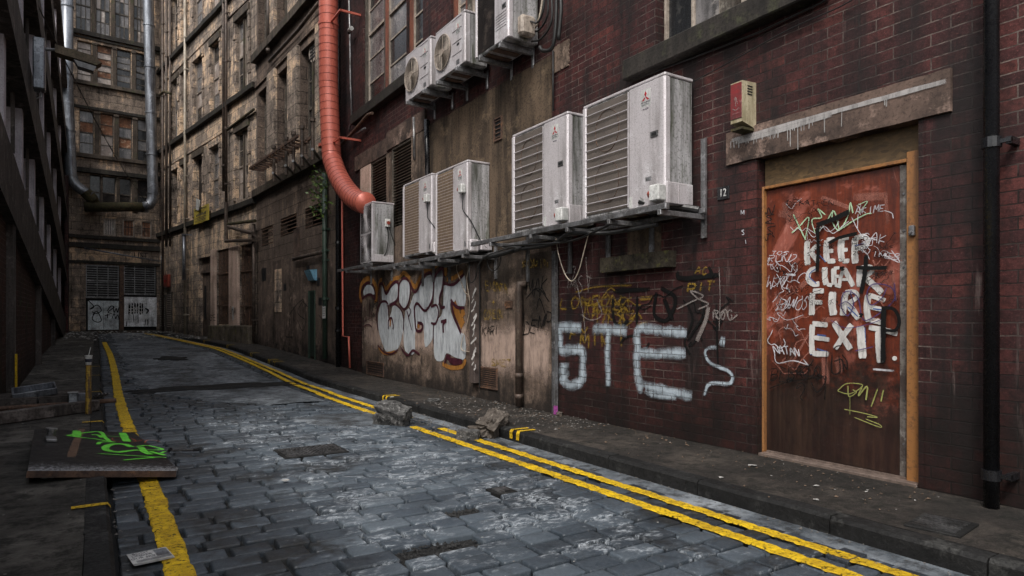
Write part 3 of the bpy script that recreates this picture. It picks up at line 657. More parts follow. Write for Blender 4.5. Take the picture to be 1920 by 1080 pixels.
FONT = {'A': [[(0,0),(.5,1),(1,0)],[(.2,.4),(.8,.4)]], 'B': [[(0,0),(0,1)],[(0,1),(.8,.9),(.7,.55),(0,.5)],[(0,.5),(.95,.4),(.85,.05),(0,0)]], 'C': [[(.95,.85),(.5,1),(.05,.6),(.15,.1),(.6,0),(.95,.15)]], 'D': [[(0,0),(0,1)],[(0,1),(.8,.85),(.9,.3),(.5,.03),(0,0)]],
 'E': [[(0,0),(0,1)],[(0,1),(.9,1)],[(0,.5),(.75,.5)],[(0,0),(.9,0)]], 'F': [[(0,0),(0,1)],[(0,1),(.9,1)],[(0,.5),(.7,.5)]], 'G': [[(.95,.85),(.5,1),(.05,.6),(.15,.1),(.6,0),(.95,.3),(.6,.45)]], 'H': [[(0,0),(0,1)],[(1,0),(1,1)],[(0,.5),(1,.5)]], 'I': [[(.5,0),(.5,1)]],
 'K': [[(0,0),(0,1)],[(.9,1),(0,.5),(.95,0)]], 'L': [[(0,1),(0,0),(.85,0)]], 'M': [[(0,0),(.1,1),(.5,.3),(.9,1),(1,0)]], 'N': [[(0,0),(0,1),(.9,0),(1,1)]], 'O': [[(.5,1),(.05,.6),(.2,.05),(.7,.05),(.95,.55),(.5,1)]], 'P': [[(0,0),(0,1)],[(0,1),(.85,.95),(.8,.5),(0,.45)]],
 'R': [[(0,0),(0,1)],[(0,1),(.85,.95),(.75,.55),(0,.5)],[(.3,.5),(.95,0)]], 'S': [[(.9,.85),(.5,1),(.1,.75),(.5,.5),(.9,.25),(.45,0),(.05,.15)]], 'T': [[(.5,0),(.5,1)],[(0,1),(1,1)]], 'U': [[(0,1),(.1,.1),(.6,0),(.95,.3),(1,1)]], 'W': [[(0,1),(.2,0),(.5,.7),(.8,0),(1,1)]],
 'X': [[(0,0),(1,1)],[(0,1),(1,0)]], 'Y': [[(0,1),(.5,.5),(1,1)],[(.5,.5),(.5,0)]], 'Z': [[(0,1),(1,1),(0,0),(1,0)]], '1': [[(.3,.8),(.55,1),(.55,0)]], '2': [[(.05,.8),(.5,1),(.9,.7),(.1,0),(.95,0)]], '+': [[(.5,.1),(.5,.9)],[(.1,.5),(.9,.5)]], '9': [[(.8,.6),(.3,.5),(.2,.9),(.7,1),(.8,.6),(.6,0)]], '0': [[(.5,1),(.05,.6),(.2,.05),(.7,.05),(.95,.55),(.5,1)]], '-': [[(.1,.5),(.9,.5)]], 'V': [[(0,1),(.5,0),(1,1)]]}
def word(txt, x, y, w, h, lw, slant=0., jit=.06, rise=0., seed=1):
    """word in picture pixels: (x,y) bottom-left, advance w, cap height h, image y grows downward"""
    rr = random.Random(seed); out = []
    for i, ch in enumerate(txt):
        if ch not in FONT: continue
        for st in FONT[ch]:
            out.append(([(x + (i * 1.25 + u + rr.uniform(-jit, jit)) * w + slant * v * h, y - (v + rr.uniform(-jit, jit)) * h - rise * i) for u, v in st], lw))
    return out
def wallpaint(name, wall, parent, pxstrokes, mat, pxw=True, off=.005, label=None, surf=0., taper=0., fe=(.62, .36)):
    st = []
    for pts, w in pxstrokes:
        P = pxs(wall, pts, surf); mid = wall.w(P[len(P)//2][0], surf, P[len(P)//2][1]); dep = (mid - C0).dot(FW)
        st.append((P, w * dep / FPX))
    return ribbons(name, st, mat, parent, wallmp, surf + off, label=label, taper=taper, fe=fe)
# white drips over the lintel
rr = random.Random(3); st = [([(1372, 264), (1480, 233), (1600, 200), (1775, 152)], 9), ([(1380, 268), (1470, 243), (1560, 215)], 8)]
st += [([(x, 264 - (x - 1372) * .278), (x + rr.uniform(-1, 1), 264 - (x - 1372) * .278 + L)], rr.uniform(1.4, 2.6)) for x, L in [(1372 + i * 5.2 + rr.uniform(-2, 2), rr.uniform(8, 20)) for i in range(30)] + [(1483, 42), (1497, 52), (1547, 34), (1580, 32), (1660, 14), (1664, 18), (1478, 30)]]
wallpaint('paint_drips', WA, A, st, M['drip'], off=.006, surf=.025)

# ---- the fire door in its recess
N = NB('red_door_ply'); o = N.obj(); z = N.sep(o)[2]; n1 = N.noise(1.3, o, 6, .7, .6); n2 = N.noise(1., N.mp(o, (14, 14, 1.2)), 5, .7); n3 = N.noise(50, o, 4, .8)
n6 = N.noise(9, o, 6, .8); c = N.mix(N.ramp(n2, (.38, 0), (.62, .9)), (.17, .034, .014), (.065, .017, .011)); c = N.mix(N.ramp(n6, (.48, 0), (.62, .7)), c, (.05, .014, .010)); c = N.mix(N.ramp(n1, (.56, 0), (.62, .65)), c, (.34, .11, .08))
c = N.mix(N.ramp(N.noise(3.2, N.mp(o, (1, 1, .5), (4, 4, 4)), 5, .8, 1.), (.60, 0), (.66, .6)), c, (.42, .17, .13))
zf = N.math('SUBTRACT', N.math('ADD', N.math('MULTIPLY', N.noise(2.2, o, 5, .7), .8), .45), N.math('DIVIDE', z, 1.25)); zf = N.math('ADD', zf, N.math('MULTIPLY', N.math('SUBTRACT', n6, .5), .9)); c = N.mix(N.ramp(zf, (-.1, 0), (.4, .95)), c, N.mix(N.ramp(n2, (.45, 0), (.65, 1)), (.012, .009, .008), (.034, .020, .014)))
zt = N.math('SUBTRACT', N.math('DIVIDE', z, 2.4), N.math('MULTIPLY', n1, .25)); c = N.mix(N.ramp(zt, (.72, 0), (.86, .8)), c, (.045, .018, .013))
c = N.mix(N.ramp(n3, (.66, 0), (.72, .5)), c, (.2, .14, .12))
M['door'] = N.done(c, N.ramp(n3, (.3, .28), (.7, .5)), 0, N.bump(N.math('ADD', n2, n1), .15, .01))
N = NB('chipboard_strands'); o = N.obj(); v = N.n('ShaderNodeTexVoronoi'); N.t.links.new(N.mp(wobble(N, o, 5, .1), (22, 22, 60)), v.inputs['Vector']); v.inputs['Scale'].default_value = 1
N.t.links.new
c = N.mix(v.outputs['Color'], (.05, .03, .012), (.14, .085, .035)); n2 = N.noise(6, o, 5, .8); c = N.mix(N.ramp(n2, (.4, 0), (.7, .8)), c, (.05, .03, .014))
M['osb'] = N.done(c, .7, 0, N.bump(v.outputs['Distance'], .3, .004))
S0, S1 = dR + .012, dL - .012
fz0 = .015; leafT = WA.z(1560, 322, DO)
fl0, fl1 = WA.s(1704, DO) , WA.s(1433, DO)
lz0, lz1 = .03, 2.15
k = MB(); k.box(fl0, fl1, DO - .045, DO, lz0, lz1, .003); leaf = k.build('fire_door', M['door'], A)
leaf['label'] = 'red brown plywood door reading KEEP CLEAR FIRE EXIT'
k = MB(); k.box(fl0 - .001, fl0 + .055, DO + .0005, DO + .006, lz0 + .002, lz1 - .004)
k.build('edge_plate', grunge('scuffed_steel_plate', (.20, .18, .16), (.06, .045, .04), (.3, .28, .26), 5, .3, .5, .3, bump=.3), leaf)
k = MB()
for zz in (.25, .55, .9, 1.2, 1.45, 1.7, 1.95): k.tube([(fl0 + .028, DO + .006, zz), (fl0 + .028, DO + .011, zz)], .008, 8)
k.build('plate_bolts', M['steel'], leaf)
k = MB(); k.box(S0, fl0 - .006, DO - .05, DO + .045, -.1, lz1 + .07, .004); k.build('door_post', M['timber'], A)
k = MB(); k.box(fl1 + .004, S1, DO - .05, DO + .045, -.1, lz1 + .03, .004); k.build('door_post', M['timber'], A)
k = MB(); k.box(fl0 - .006, fl1 + .004, DO - .05, DO + .035, lz1 + .006, lz1 + .03, .003); k.build('door_head', M['timber'], A)
k = MB(); k.box(S0, S1, DO - .04, DO + .02, lz1 + .071, d_top + .05); k.box(fl0 - .005, S1, DO - .04, DO + .0195, lz1 + .031, lz1 + .071); k.build('chipboard_panel', M['osb'], A)
k = MB(); k.box(S0, S1, DO - .06, .0, -.12, .018, .004); k.box(S0 + .02, S1 - .02, DO + .012, DO + .03, .018, .032); k.build('threshold', M['threshold'], A)
q = WA.l(1712, 433, DO + .045)
k = MB(); k.box(q[0] - .018, q[0] + .018, DO + .045, DO + .075, q[2] - .035, q[2] + .035, .006); k.tube([(q[0], DO + .075, q[2] - .01), (q[0], DO + .086, q[2] - .01)], .01, 10)
k.build('latch_box', M['steel'], A)
k = MB()
for zz in (.35, 1.15, 1.85): k.box(fl1 - .006, fl1 + .006, DO, DO + .016, zz, zz + .10)
k.build('door_hinge', M['rust'], leaf)
def dpaint(name, st, mat, off, label=None, taper=0.):
    return wallpaint(name, WA, leaf, st, mat, off=off, surf=DO, label=label, taper=taper)
# KEEP CLEAR FIRE EXIT in white brush strokes
L_ = [([(1514,452),(1513,475),(1515,497)],11), ([(1533,459),(1520,473)],9), ([(1520,472),(1536,492)],10),
 ([(1550,450),(1549,470),(1551,491)],11), ([(1550,450),(1566,448)],8), ([(1551,471),(1563,470)],7), ([(1552,490),(1567,489)],8),
 ([(1578,448),(1577,470),(1579,490)],11), ([(1578,448),(1592,445)],8), ([(1578,469),(1590,468)],7), ([(1580,490),(1593,489)],8),
 ([(1604,446),(1603,470),(1604,494)],12), ([(1603,447),(1620,443),(1628,453),(1620,463),(1605,466)],8),
 ([(1531,503),(1519,509),(1516,524),(1526,533),(1537,532)],9), ([(1547,501),(1547,520),(1550,534)],11), ([(1551,533),(1561,535)],7),
 ([(1564,503),(1564,520),(1565,534)],10), ([(1564,503),(1575,502)],6), ([(1565,518),(1574,518)],6), ([(1566,534),(1578,537)],7),
 ([(1582,503),(1577,520),(1574,536)],7), ([(1583,503),(1592,520),(1601,537)],9), ([(1579,524),(1592,524)],5),
 ([(1613,503),(1612,520),(1613,538)],11), ([(1613,503),(1630,500),(1636,509),(1616,520)],8), ([(1621,519),(1640,535),(1655,549)],11),
 ([(1524,549),(1523,570),(1523,591)],12), ([(1524,546),(1546,545)],9), ([(1524,566),(1543,567)],8), ([(1562,547),(1561,570),(1564,591)],14),
 ([(1586,549),(1583,570),(1581,592)],11), ([(1586,548),(1603,547),(1608,557),(1588,571)],8), ([(1592,571),(1611,598)],11),
 ([(1629,553),(1626,578),(1630,603)],12), ([(1629,553),(1661,563)],8), ([(1629,575),(1655,580)],8), ([(1631,600),(1655,604)],9),
 ([(1524,608),(1523,637),(1524,664)],10), ([(1524,607),(1553,609)],9), ([(1526,633),(1558,637)],9), ([(1524,663),(1556,664)],10),
 ([(1564,604),(1580,630),(1596,655)],11), ([(1598,608),(1582,630),(1566,655)],10), ([(1614,611),(1616,640),(1619,672)],14),
 ([(1630,614),(1655,618),(1684,626)],9), ([(1648,620),(1649,650),(1652,680)],12)]
dpaint('brushed_lettering', [(a, b * 1.12) for a, b in L_], M['sp_brush'], .002, 'white brushed words KEEP CLEAR FIRE EXIT')
dpaint('blue_brush_lines', [([(1521,612),(1520,660),(1524,664)],2), ([(1524,606),(1552,608)],1.6), ([(1533,628),(1550,630)],4), ([(1532,654),(1553,660)],3), ([(1566,606),(1595,652)],1.8), ([(1594,612),(1569,650)],1.8), ([(1613,612),(1617,664)],3), ([(1622,612),(1624,664)],3), ([(1650,626),(1648,660)],3), ([(1535,476),(1550,492)],2), ([(1534,501),(1518,516),(1532,532)],1.6), ([(1603,461),(1622,456)],1.6), ([(1590,575),(1610,594)],2.4), ([(1638,579),(1655,581)],3)], M['sp_blue'], .006)
dpaint('pink_scuffs', [([(1460,400),(1500,405)],14), ([(1540,370),(1600,392)],8), ([(1600,370),(1665,368)],16), ([(1660,360),(1665,420)],7), ([(1500,560),(1490,620)],6), ([(1520,620),(1480,690)],4), ([(1545,660),(1550,720)],14), ([(1570,670),(1575,700)],14), ([(1672,500),(1680,560)],7), ([(1540,600),(1575,600)],10), ([(1470,380),(1480,420)],10), ([(1500,540),(1520,520)],10)], M['sp_pink'], .0012)
dpaint('mint_tag', [([(1486,437),(1500,425),(1518,408),(1511,450)],2.6), ([(1489,402),(1500,425),(1512,450)],2.6), ([(1530,438),(1524,412),(1542,408),(1535,392),(1549,403)],2.4), ([(1532,438),(1550,418),(1565,396),(1575,430)],2.4), ([(1563,394),(1562,415),(1575,432),(1592,404),(1596,380),(1601,400)],2.4), ([(1578,430),(1600,415),(1625,402),(1636,400)],2.4), ([(1610,385),(1628,378),(1612,400)],2)], M['sp_mint'], .010)
st = word('AKIME', 1606, 402, 9, 13, 1.6, .1, .12, 1.2, 3) + word('SAK', 1618, 452, 12, 16, 1.5, .3, .15, -2, 4) + word('IMES', 1636, 482, 11, 10, 1.6, .2, .1, -1.5, 5) + word('RUND', 1440, 492, 11, 12, 1.4, .5, .2, .8, 6) + word('TOS', 1448, 478, 9, 7, 1.3, .3, .15, 0, 7) + word('WEMZ', 1440, 540, 8, 20, 1.2, .3, .2, .3, 8) + word('RAMOS', 1460, 582, 9, 22, 1.6, .4, .15, 1, 9) + word('NATAN', 1455, 662, 8, 14, 2.2, -.2, .1, -1.2, 10)
st += [([(1600,408),(1614,435),(1628,452)],1.6), ([(1612,402),(1611,430)],1.6), ([(1660,395),(1675,400),(1678,410)],1.8), ([(1516,430),(1530,445),(1548,425),(1565,438),(1582,425),(1595,415)],1.4), ([(1455,655),(1460,680),(1490,676),(1518,684)],2), ([(1510,674),(1520,686)],2), ([(1640,692),(1680,695)],4), ([(1675,470),(1690,492),(1660,478)],1.8), ([(1462,590),(1480,600),(1510,590)],1.3)]
st += [([(1477,514),(1495,516)],4)]
dpaint('white_marker_tags', st, M['sp_whitemk'], .013)
dpaint('purple_marker_rings', [([(1600,545),(1584,550),(1580,575),(1592,592),(1603,570),(1597,548),(1612,560),(1622,600),(1655,585),(1680,560),(1672,538),(1640,533),(1628,550),(1635,572),(1655,560),(1665,540)],2.4), ([(1560,600),(1590,615),(1640,605),(1660,595)],1.6), ([(1605,658),(1640,650)],2), ([(1679,530),(1682,565)],3), ([(1576,572),(1590,566),(1606,580)],2)], M['sp_purple'], .017)
st = word('WESK', 1434, 404, 15, 15, 2.2, 0, .12, 0, 11)
st = [([(1434,392),(1440,402),(1444,390),(1450,402),(1456,384)],2.6), ([(1455,402),(1440,406),(1450,412),(1438,418),(1456,420)],2.4), ([(1458,424),(1442,428),(1452,438),(1440,440)],2.4), ([(1433,432),(1440,452),(1446,438),(1456,446)],2.6)]
st += word('BEERTO', 1448, 715, 13, 24, 2., .1, .15, 1.5, 12) + [([(1553,655),(1552,700),(1550,750)],2), ([(1446,728),(1480,716),(1510,712),(1540,706)],2), ([(1524,716),(1535,735),(1548,722),(1552,705),(1535,712)],2.4)]
st += word('DEKATHEN', 1480, 386, 9, 10, 1.3, 0, .2, 0, 13) + [(cr(1490,500,5.4,[(400,870),(400,1070),(480,1060),(470,900)]),3), (cr(1490,500,5.4,[(420,960),(500,940),(520,1060)]),3), (cr(1490,500,5.4,[(500,890),(550,960),(550,1040),(520,980)]),3), (cr(1490,500,5.4,[(415,835),(450,805),(505,800)]),3)]
st += word('SHERO', 1518, 480, 5, 6, 1.2, 0, .1, 4.5, 14) + word('BSD', 1604, 452, 8, 6, 1.2, 0, .1, 1, 15) + word('HOL', 1603, 460, 8, 6, 1.2, 0, .1, 1, 16) + word('BOX', 1608, 469, 7, 6, 1.3, 0, .1, 1, 17) + word('2019', 1604, 478, 6, 7, 1.3, 0, .1, 1, 18) + word('DECZ', 1522, 560, 6, 8, 1., 0, .2, 0, 19) + word('STOP', 1524, 573, 5, 8, 1., 0, .2, 0, 20) + word('AVAR', 1550, 460, 4, 6, 1., 0, .3, -2, 21) + word('NEK', 1656, 466, 7, 5, 1., 0, .2, 0, 22) + word('SUEVE', 1480, 552, 7, 9, 1.2, .2, .25, 2, 23)
st += word('RAWZ', 1475, 500, 8, 8, 1., .2, .25, 1, 27) + word('OK', 1560, 570, 4, 8, 1, 0, .2, 0, 28) + word('VAS', 1586, 560, 5, 7, 1., 0, .2, 0, 29) + word('SEKA', 1640, 520, 8, 9, 1.3, .3, .25, 1, 30)
dpaint('black_marker_tags', st, M['sp_blackthin'], .021)
rq = random.Random(77)
def squig(n, x0, x1, y0, y1, L, lw):
    out = []
    for _ in range(n):
        x, y = rq.uniform(x0, x1), rq.uniform(y0, y1); P = [(x, y)]; sl2 = rq.uniform(-.3, .2)
        for i in range(rq.randint(4, 8)): P.append((P[-1][0] + rq.uniform(.2, 1) * L * (1 if rq.random() < .75 else -.6), min(y1 + 20, P[-1][1] + rq.uniform(-1, 1) * L + sl2 * L)))
        out.append((P, lw * rq.uniform(.7, 1.3)))
    return out
dpaint('white_scribble', squig(16, 1438, 1490, 480, 640, 11, 1.3) + squig(6, 1610, 1650, 380, 480, 10, 1.2) + squig(4, 1480, 1530, 380, 440, 11, 1.1), M['sp_whitemk'], .0145)
dpaint('pink_scribble', squig(9, 1440, 1500, 540, 680, 16, 2.2) + squig(8, 1620, 1655, 490, 600, 12, 2.), M['sp_pink'], .0016)
dpaint('black_scribble', squig(9, 1470, 1560, 370, 430, 9, 1.) + squig(10, 1515, 1600, 455, 600, 7, .8) + squig(10, 1450, 1510, 500, 600, 8, 1.1) + squig(10, 1625, 1665, 460, 560, 8, 1.3) + squig(5, 1450, 1540, 690, 730, 14, 2.), M['sp_blackthin'], .0225)
dpaint('yellow_green_tag', [([(1572,733),(1590,719),(1620,722),(1596,738),(1572,733)],2), ([(1592,722),(1594,743),(1608,735),(1600,730)],2.4), ([(1618,726),(1612,742),(1628,724),(1626,750)],3.2), ([(1648,728),(1636,762)],2.6), ([(1659,730),(1654,753)],2.6), ([(1585,767),(1620,774),(1648,782),(1628,781)],1.8), ([(1604,782),(1650,800),(1652,796),(1625,785)],1.6), ([(1596,740),(1596,778)],1.2)], spray('yellow_green_paint', (.40, .42, .14), .8, soft=.4), .015)
dpaint('black_spray_lines', [(p, w * 1.08) for p, w in [([(1597,397),(1565,412),(1534,423)],9), ([(1536,424),(1538,465),(1536,510)],7), ([(1556,457),(1578,446),(1612,438)],6), ([(1628,478),(1626,510),(1618,552)],8), ([(1608,502),(1640,503),(1668,502)],7), ([(1583,506),(1583,504),(1584,505)],10), ([(1661,575),(1660,620),(1660,682)],9), ([(1658,577),(1680,580),(1690,600),(1683,619),(1660,619)],6), ([(1617,592),(1618,591),(1619,593)],9)]], M['sp_black'], .026)
k = MB(); q = WA.l(1676, 672, DO + .012); k.tube([(q[0], DO, q[2]), (q[0], DO + .004, q[2])], .016, 12); k.build('lock_scar', M['white'], leaf)

# ---- graffiti on the brick
def apaint(name, st, mat, off=.005, label=None, taper=0., fe=(.62, .36)): return wallpaint(name, WA, A, st, mat, off=off, label=label, taper=taper, fe=fe)
apaint('yellow_graffiti', word('LONDON', 1052, 578, 15, 20, 4, .2, .12, 1.2, 31) + word('TAYFX', 1090, 600, 14, 30, 4.5, .1, .15, -1, 32) + word('MIM', 1088, 655, 16, 30, 4.5, 0, .15, 2, 33) + [([(1080,548),(1120,538),(1185,535)],3), ([(1200,560),(1225,558)],8), ([(1165,600),(1166,650)],5)] + word('PIT', 1290, 548, 14, 16, 4, .1, .1, 2, 34) + word('AC', 1304, 514, 10, 12, 3.6, .2, .1, 0, 35) + word('FY', 1070, 700 - 60, 14, 24, 4, .1, .15, 1, 36), M['sp_yellow'], .005, 'faded yellow scrawl')
apaint('black_graffiti', [([(1150,546),(1220,542)],9), ([(1150,560),(1152,600),(1165,612),(1180,600)],8), ([(1196,555),(1195,610)],6), ([(1232,548),(1228,590),(1252,600),(1268,560),(1240,540)],8), ([(1246,560),(1262,600)],10), ([(1290,570),(1300,600),(1285,640),(1295,665)],5), ([(1315,560),(1320,590),(1290,640)],5), ([(1345,570),(1346,640),(1348,690)],4), ([(1270,510),(1280,522),(1350,515)],9), ([(1330,500),(1340,520)],7)], M['sp_black'], .008, 'blurred black lettering')
apaint('pale_graffiti', [([(1270,580),(1300,565),(1320,555),(1296,545),(1310,560),(1330,570),(1310,580)],3), ([(1330,575),(1325,600),(1308,640)],9), ([(1060,515),(1080,500),(1070,540)],2.2), ([(1080,520),(1095,590),(1100,640)],2.2), ([(1100,480),(1104,540)],2.2), ([(1090,590),(1110,600),(1130,590),(1120,560)],2.2), ([(1340,580),(1350,598),(1362,580),(1370,600),(1385,590)],3), ([(1350,500),(1352,560),(1350,620)],2)] + word('ROG', 1340, 598, 10, 16, 2.6, 0, .15, 0, 39) + word('MST', 1066, 545, 12, 26, 2, .2, .2, 0, 40), M['sp_grey'], .011, 'thin pale scrawl')
apaint('tangled_yellow_scribble', squig(9, 1055, 1200, 540, 600, 16, 3.2), M['sp_yellow'], .0062)
apaint('tangled_black_scribble', squig(9, 1150, 1340, 550, 650, 18, 3.6), M['sp_blackthin'], .0072)
apaint('white_letters', [([(1092,614),(1070,613),(1051,614),(1052,636),(1053,657),(1075,655),(1094,659),(1094,690),(1092,714),(1070,722),(1051,708)],14), ([(1058,680),(1060,716)],20), ([(1113,617),(1145,617),(1178,621)],14), ([(1143,620),(1141,670),(1143,724)],11), ([(1290,624),(1245,620),(1200,617),(1197,650),(1196,690),(1205,738)],13), ([(1200,661),(1245,663),(1288,662)],14), ([(1205,722),(1250,731),(1300,743)],13), ([(1210,735),(1240,742),(1270,743)],9)], M['sp_white'], .014, 'large soft white letters STE', fe=(.95, .12))
apaint('white_squiggle', [([(1346,651),(1330,653),(1325,663),(1335,681),(1365,694),(1376,706),(1370,719),(1345,718),(1330,722),(1323,742)],6), ([(1352,638),(1356,640),(1362,641)],13)], M['sp_white'], .017, 'curling white squiggle', fe=(.85, .2))
for i, (x, y) in enumerate([(1390,403),(1391,440),(1396,458)]): apaint('small_white_mark', word('MSI'[i], x, y, 6, 9, 1.6, 0, .1, 0, i), M['sp_whitemk'], .006)

# ---- rendered and stone areas of the brick wall (each a slab a little proud)
def slab(name, wall, parent, s0, s1, z0, z1, mat, t=.02, off=0., rag=.0, seed=1, holes=()):
    n = 14; P = []
    nx = lambda a, b, c: noise.noise(Vector((a, b, c))) * rag
    for i in range(n): P.append((s0 + (s1 - s0) * i / n, z0 + nx(i * .9, seed, 0)))
    for i in range(n): P.append((s1 + nx(seed, i * .9, 3), z0 + (z1 - z0) * i / n))
    for i in range(n): P.append((s1 - (s1 - s0) * i / n, z1 + nx(i * .9, seed, 7)))
    for i in range(n): P.append((s0 + nx(seed, i * .9, 11), z1 - (z1 - z0) * i / n))
    m = MB(); m.prism([(x, off, z) for x, z in P], (0, t, 0)); return m.build(name, mat, parent, fix=True)
sA, sB = WA.s(1036), WA.s(893)        # brown render between channel and blotched duct
slab('render_panel', WA, A, sA, sB + .15, -.1, 2.0, M['plaster'], .022, rag=.01)
slab('render_panel', WA, A, sA + .01, WA.s(806), 2.0, 4.2, M['plaster_dk'], .020, rag=.02, seed=4)
slab('render_panel', WA, A, sB + .15, WA.s(681), -.1, 2.74, M['plaster'], .018, rag=.012, seed=5)
sp_pk = spray('pink_buff_render', (.42, .31, .255), .92, .8, soft=.9, sc=7)
ribbons('render_patch', [([(sA + .03, .68), (sA + .5, .72), (sB - .5, .71), (sB + .05, .76)], .56)], sp_pk, A, wallmp, .0226, fe=(.72, .3))
ribbons('render_patch', [([(sB + .2, .80), (sB + 1.2, .84), (WA.s(740), .80), (WA.s(684), .86)], .46)], sp_pk, A, wallmp, .0186, fe=(.72, .3))
ribbons('soot_stain', [([(sA + .3, 1.9), (sA + .3, 1.3), (sA + .34, 1.0)], .5), ([(sA + 1.1, 2.1), (sA + 1.1, 1.5)], .8), ([(sB + 1.0, 2.0), (sB + 1.0, 1.75)], .9), ([(sB + 2.4, 2.1), (sB + 2.4, 1.8)], .7)], spray('soot_film', (.02, .016, .013), .7, .9, soft=1., sc=5), A, wallmp, .0231, fe=(.8, .1))
# stone surround of the louvred openings
lz0 = 1.60
for a, b, c, d in ((lou[1][1], lou[0][0], 2.745, 4.12), (lou[0][1], WA.s(678), 2.745, 4.12), (WA.s(800), lou[1][0], 2.745, 4.17)):
    slab('stone_surround', WA, A, a + .004, b - .004, c + .003, d - .003, M['pink_stone' if a == lou[0][1] else 'plaster'], .03, rag=.0)
slab('stone_surround', WA, A, lou[0][0] - .02, WA.s(668), 4.13, 4.42, M['lintel'], .034, rag=.006)
slab('stone_surround', WA, A, WA.s(800), lou[0][0] - .022, 4.18, 4.5, M['lintel'], .034, rag=.006, seed=9)
slab('mortar_patch', WA, A, WA.s(1068), WA.s(1039), 3.97, 4.27, M['plaster'], .016, rag=.03, seed=12)
slab('mortar_patch', WA, A, bw_[0], bw_[1], bw_[2], bw_[3], M['plaster_dk'], .012, rag=.004, seed=3)
slab('ledge', WA, A, WA.s(1268), WA.s(1140), 1.58, 1.73, grunge('mossy_ledge', (.06,.05,.035), (.02,.017,.014), (.09,.085,.03), 5, .3, .85, bump=.8, bd=.02), .11, rag=.006, seed=2)
for q in lou:      # louvred vents
    m = MB(); a, b, c, d = q; m.box(a, a + .035, -.06, .012, c, d); m.box(b - .035, b, -.06, .012, c, d); m.box(a, b, -.06, .014, d - .03, d)
    v = m.build('louvre_vent', M['frame'], A); m = MB(); zz = c + .03
    while zz < d - .05: m.prism([(a + .035, -.055, zz + .022), (a + .035, -.05, zz + .027), (a + .035, .004, zz + .004), (a + .035, -.001, zz)], (b - a - .07, 0, 0)); zz += .052
    m.build('slats', M['frame_lt'], v); m = MB(); m.box(a, b, -.115, -.11, c, d); m.build('backing', M['acdark'], v)
def grille(px, parent=A, wall=WA, mat='rust', n=8, off=.0, nm='vent_grille'):
    a, b, c, d = wall.rect(*px); m = MB(); f = .02; m.box(a, b, off, off + .02, c, c + f); m.box(a, b, off, off + .02, d - f, d); m.box(a, a + f, off, off + .02, c + f, d - f); m.box(b - f, b, off, off + .02, c + f, d - f)
    for i in range(n): z = c + f + (d - c - 2 * f) * (i + .5) / n; m.box(a + f, b - f, off + .004, off + .014, z - .006, z + .004)
    g_ = m.build(nm, M[mat], parent); m = MB(); m.quad((a, off + .002, c), (a, off + .002, d), (b, off + .002, d), (b, off + .002, c)); m.build('dark_back', M['acdark'], g_)
grille((897, 688, 936, 728), n=9, off=.022); grille((930, 220, 945, 264), n=5, off=.021); grille((951, 564, 964, 578), n=4, off=.022); grille((690, 678, 722, 704), n=5, off=.018)
# the big painted piece on the render, and tags beside it
SC = 4.32; cq = lambda pts: cr(670, 490, SC, pts)
top_ = [(45,230),(70,175),(120,170),(150,230)]
W_ = [[(60,270),(62,230),(90,195),(125,205),(148,262),(120,262),(85,275)],
 [(205,190),(240,270),(290,210),(330,180),(340,240),(325,320),(270,350),(215,330)],
 [(355,180),(385,150),(420,160),(438,230),(420,330),(385,375),(352,330)],
 [(180,430),(200,350),(230,335),(250,370),(262,470),(285,420),(300,365),(345,370),(380,440),(385,520),(370,600),(345,690),(290,738),(240,720),(205,640),(180,540)],
 [(400,400),(430,380),(470,270),(530,180),(580,120),(625,130),(632,240),(610,330),(560,385),(660,350),(672,430),(640,500),(630,600),(560,690),(545,500),(480,560),(470,740),(400,720),(385,600)],
 [(640,130),(690,75),(712,110),(700,220),(670,330),(632,390),(636,240)],
 [(712,200),(800,190),(878,115),(884,340),(840,365),(770,320),(770,420),(850,580),(880,600),(884,780),(800,770),(735,740),(700,800),(640,780),(632,600),(640,500),(700,420)]]
fillpoly('silver_graffiti_fill', [pxs(WA, cq(p)) for p in W_], M['sp_fill'], A, .0205)['label'] = 'silver white filling of bubble letters'
apaint('orange_graffiti_outline', [(cq(p), w / SC) for p, w in [(p, w * 1.5) for p, w in [([(45,330),(30,270),(45,180),(95,140),(150,180),(165,260),(165,330)],32), ([(150,330),(190,170),(210,150)],26), ([(215,180),(245,220),(300,150),(350,130)],26), ([(350,130),(390,95),(440,140)],26), ([(440,160),(480,205),(520,130),(560,80),(610,60)],30), ([(610,80),(650,30),(715,20),(730,120)],34), ([(735,150),(800,130),(870,80)],26), ([(790,340),(820,420),(870,520)],60), ([(850,430),(880,400)],46), ([(280,470),(275,530)],20), ([(495,520),(515,530)],22), ([(700,830),(770,860),(860,850),(890,790)],26), ([(180,690),(230,745),(330,730)],18)]]], M['sp_orange'], .0235, 'orange outer outline')
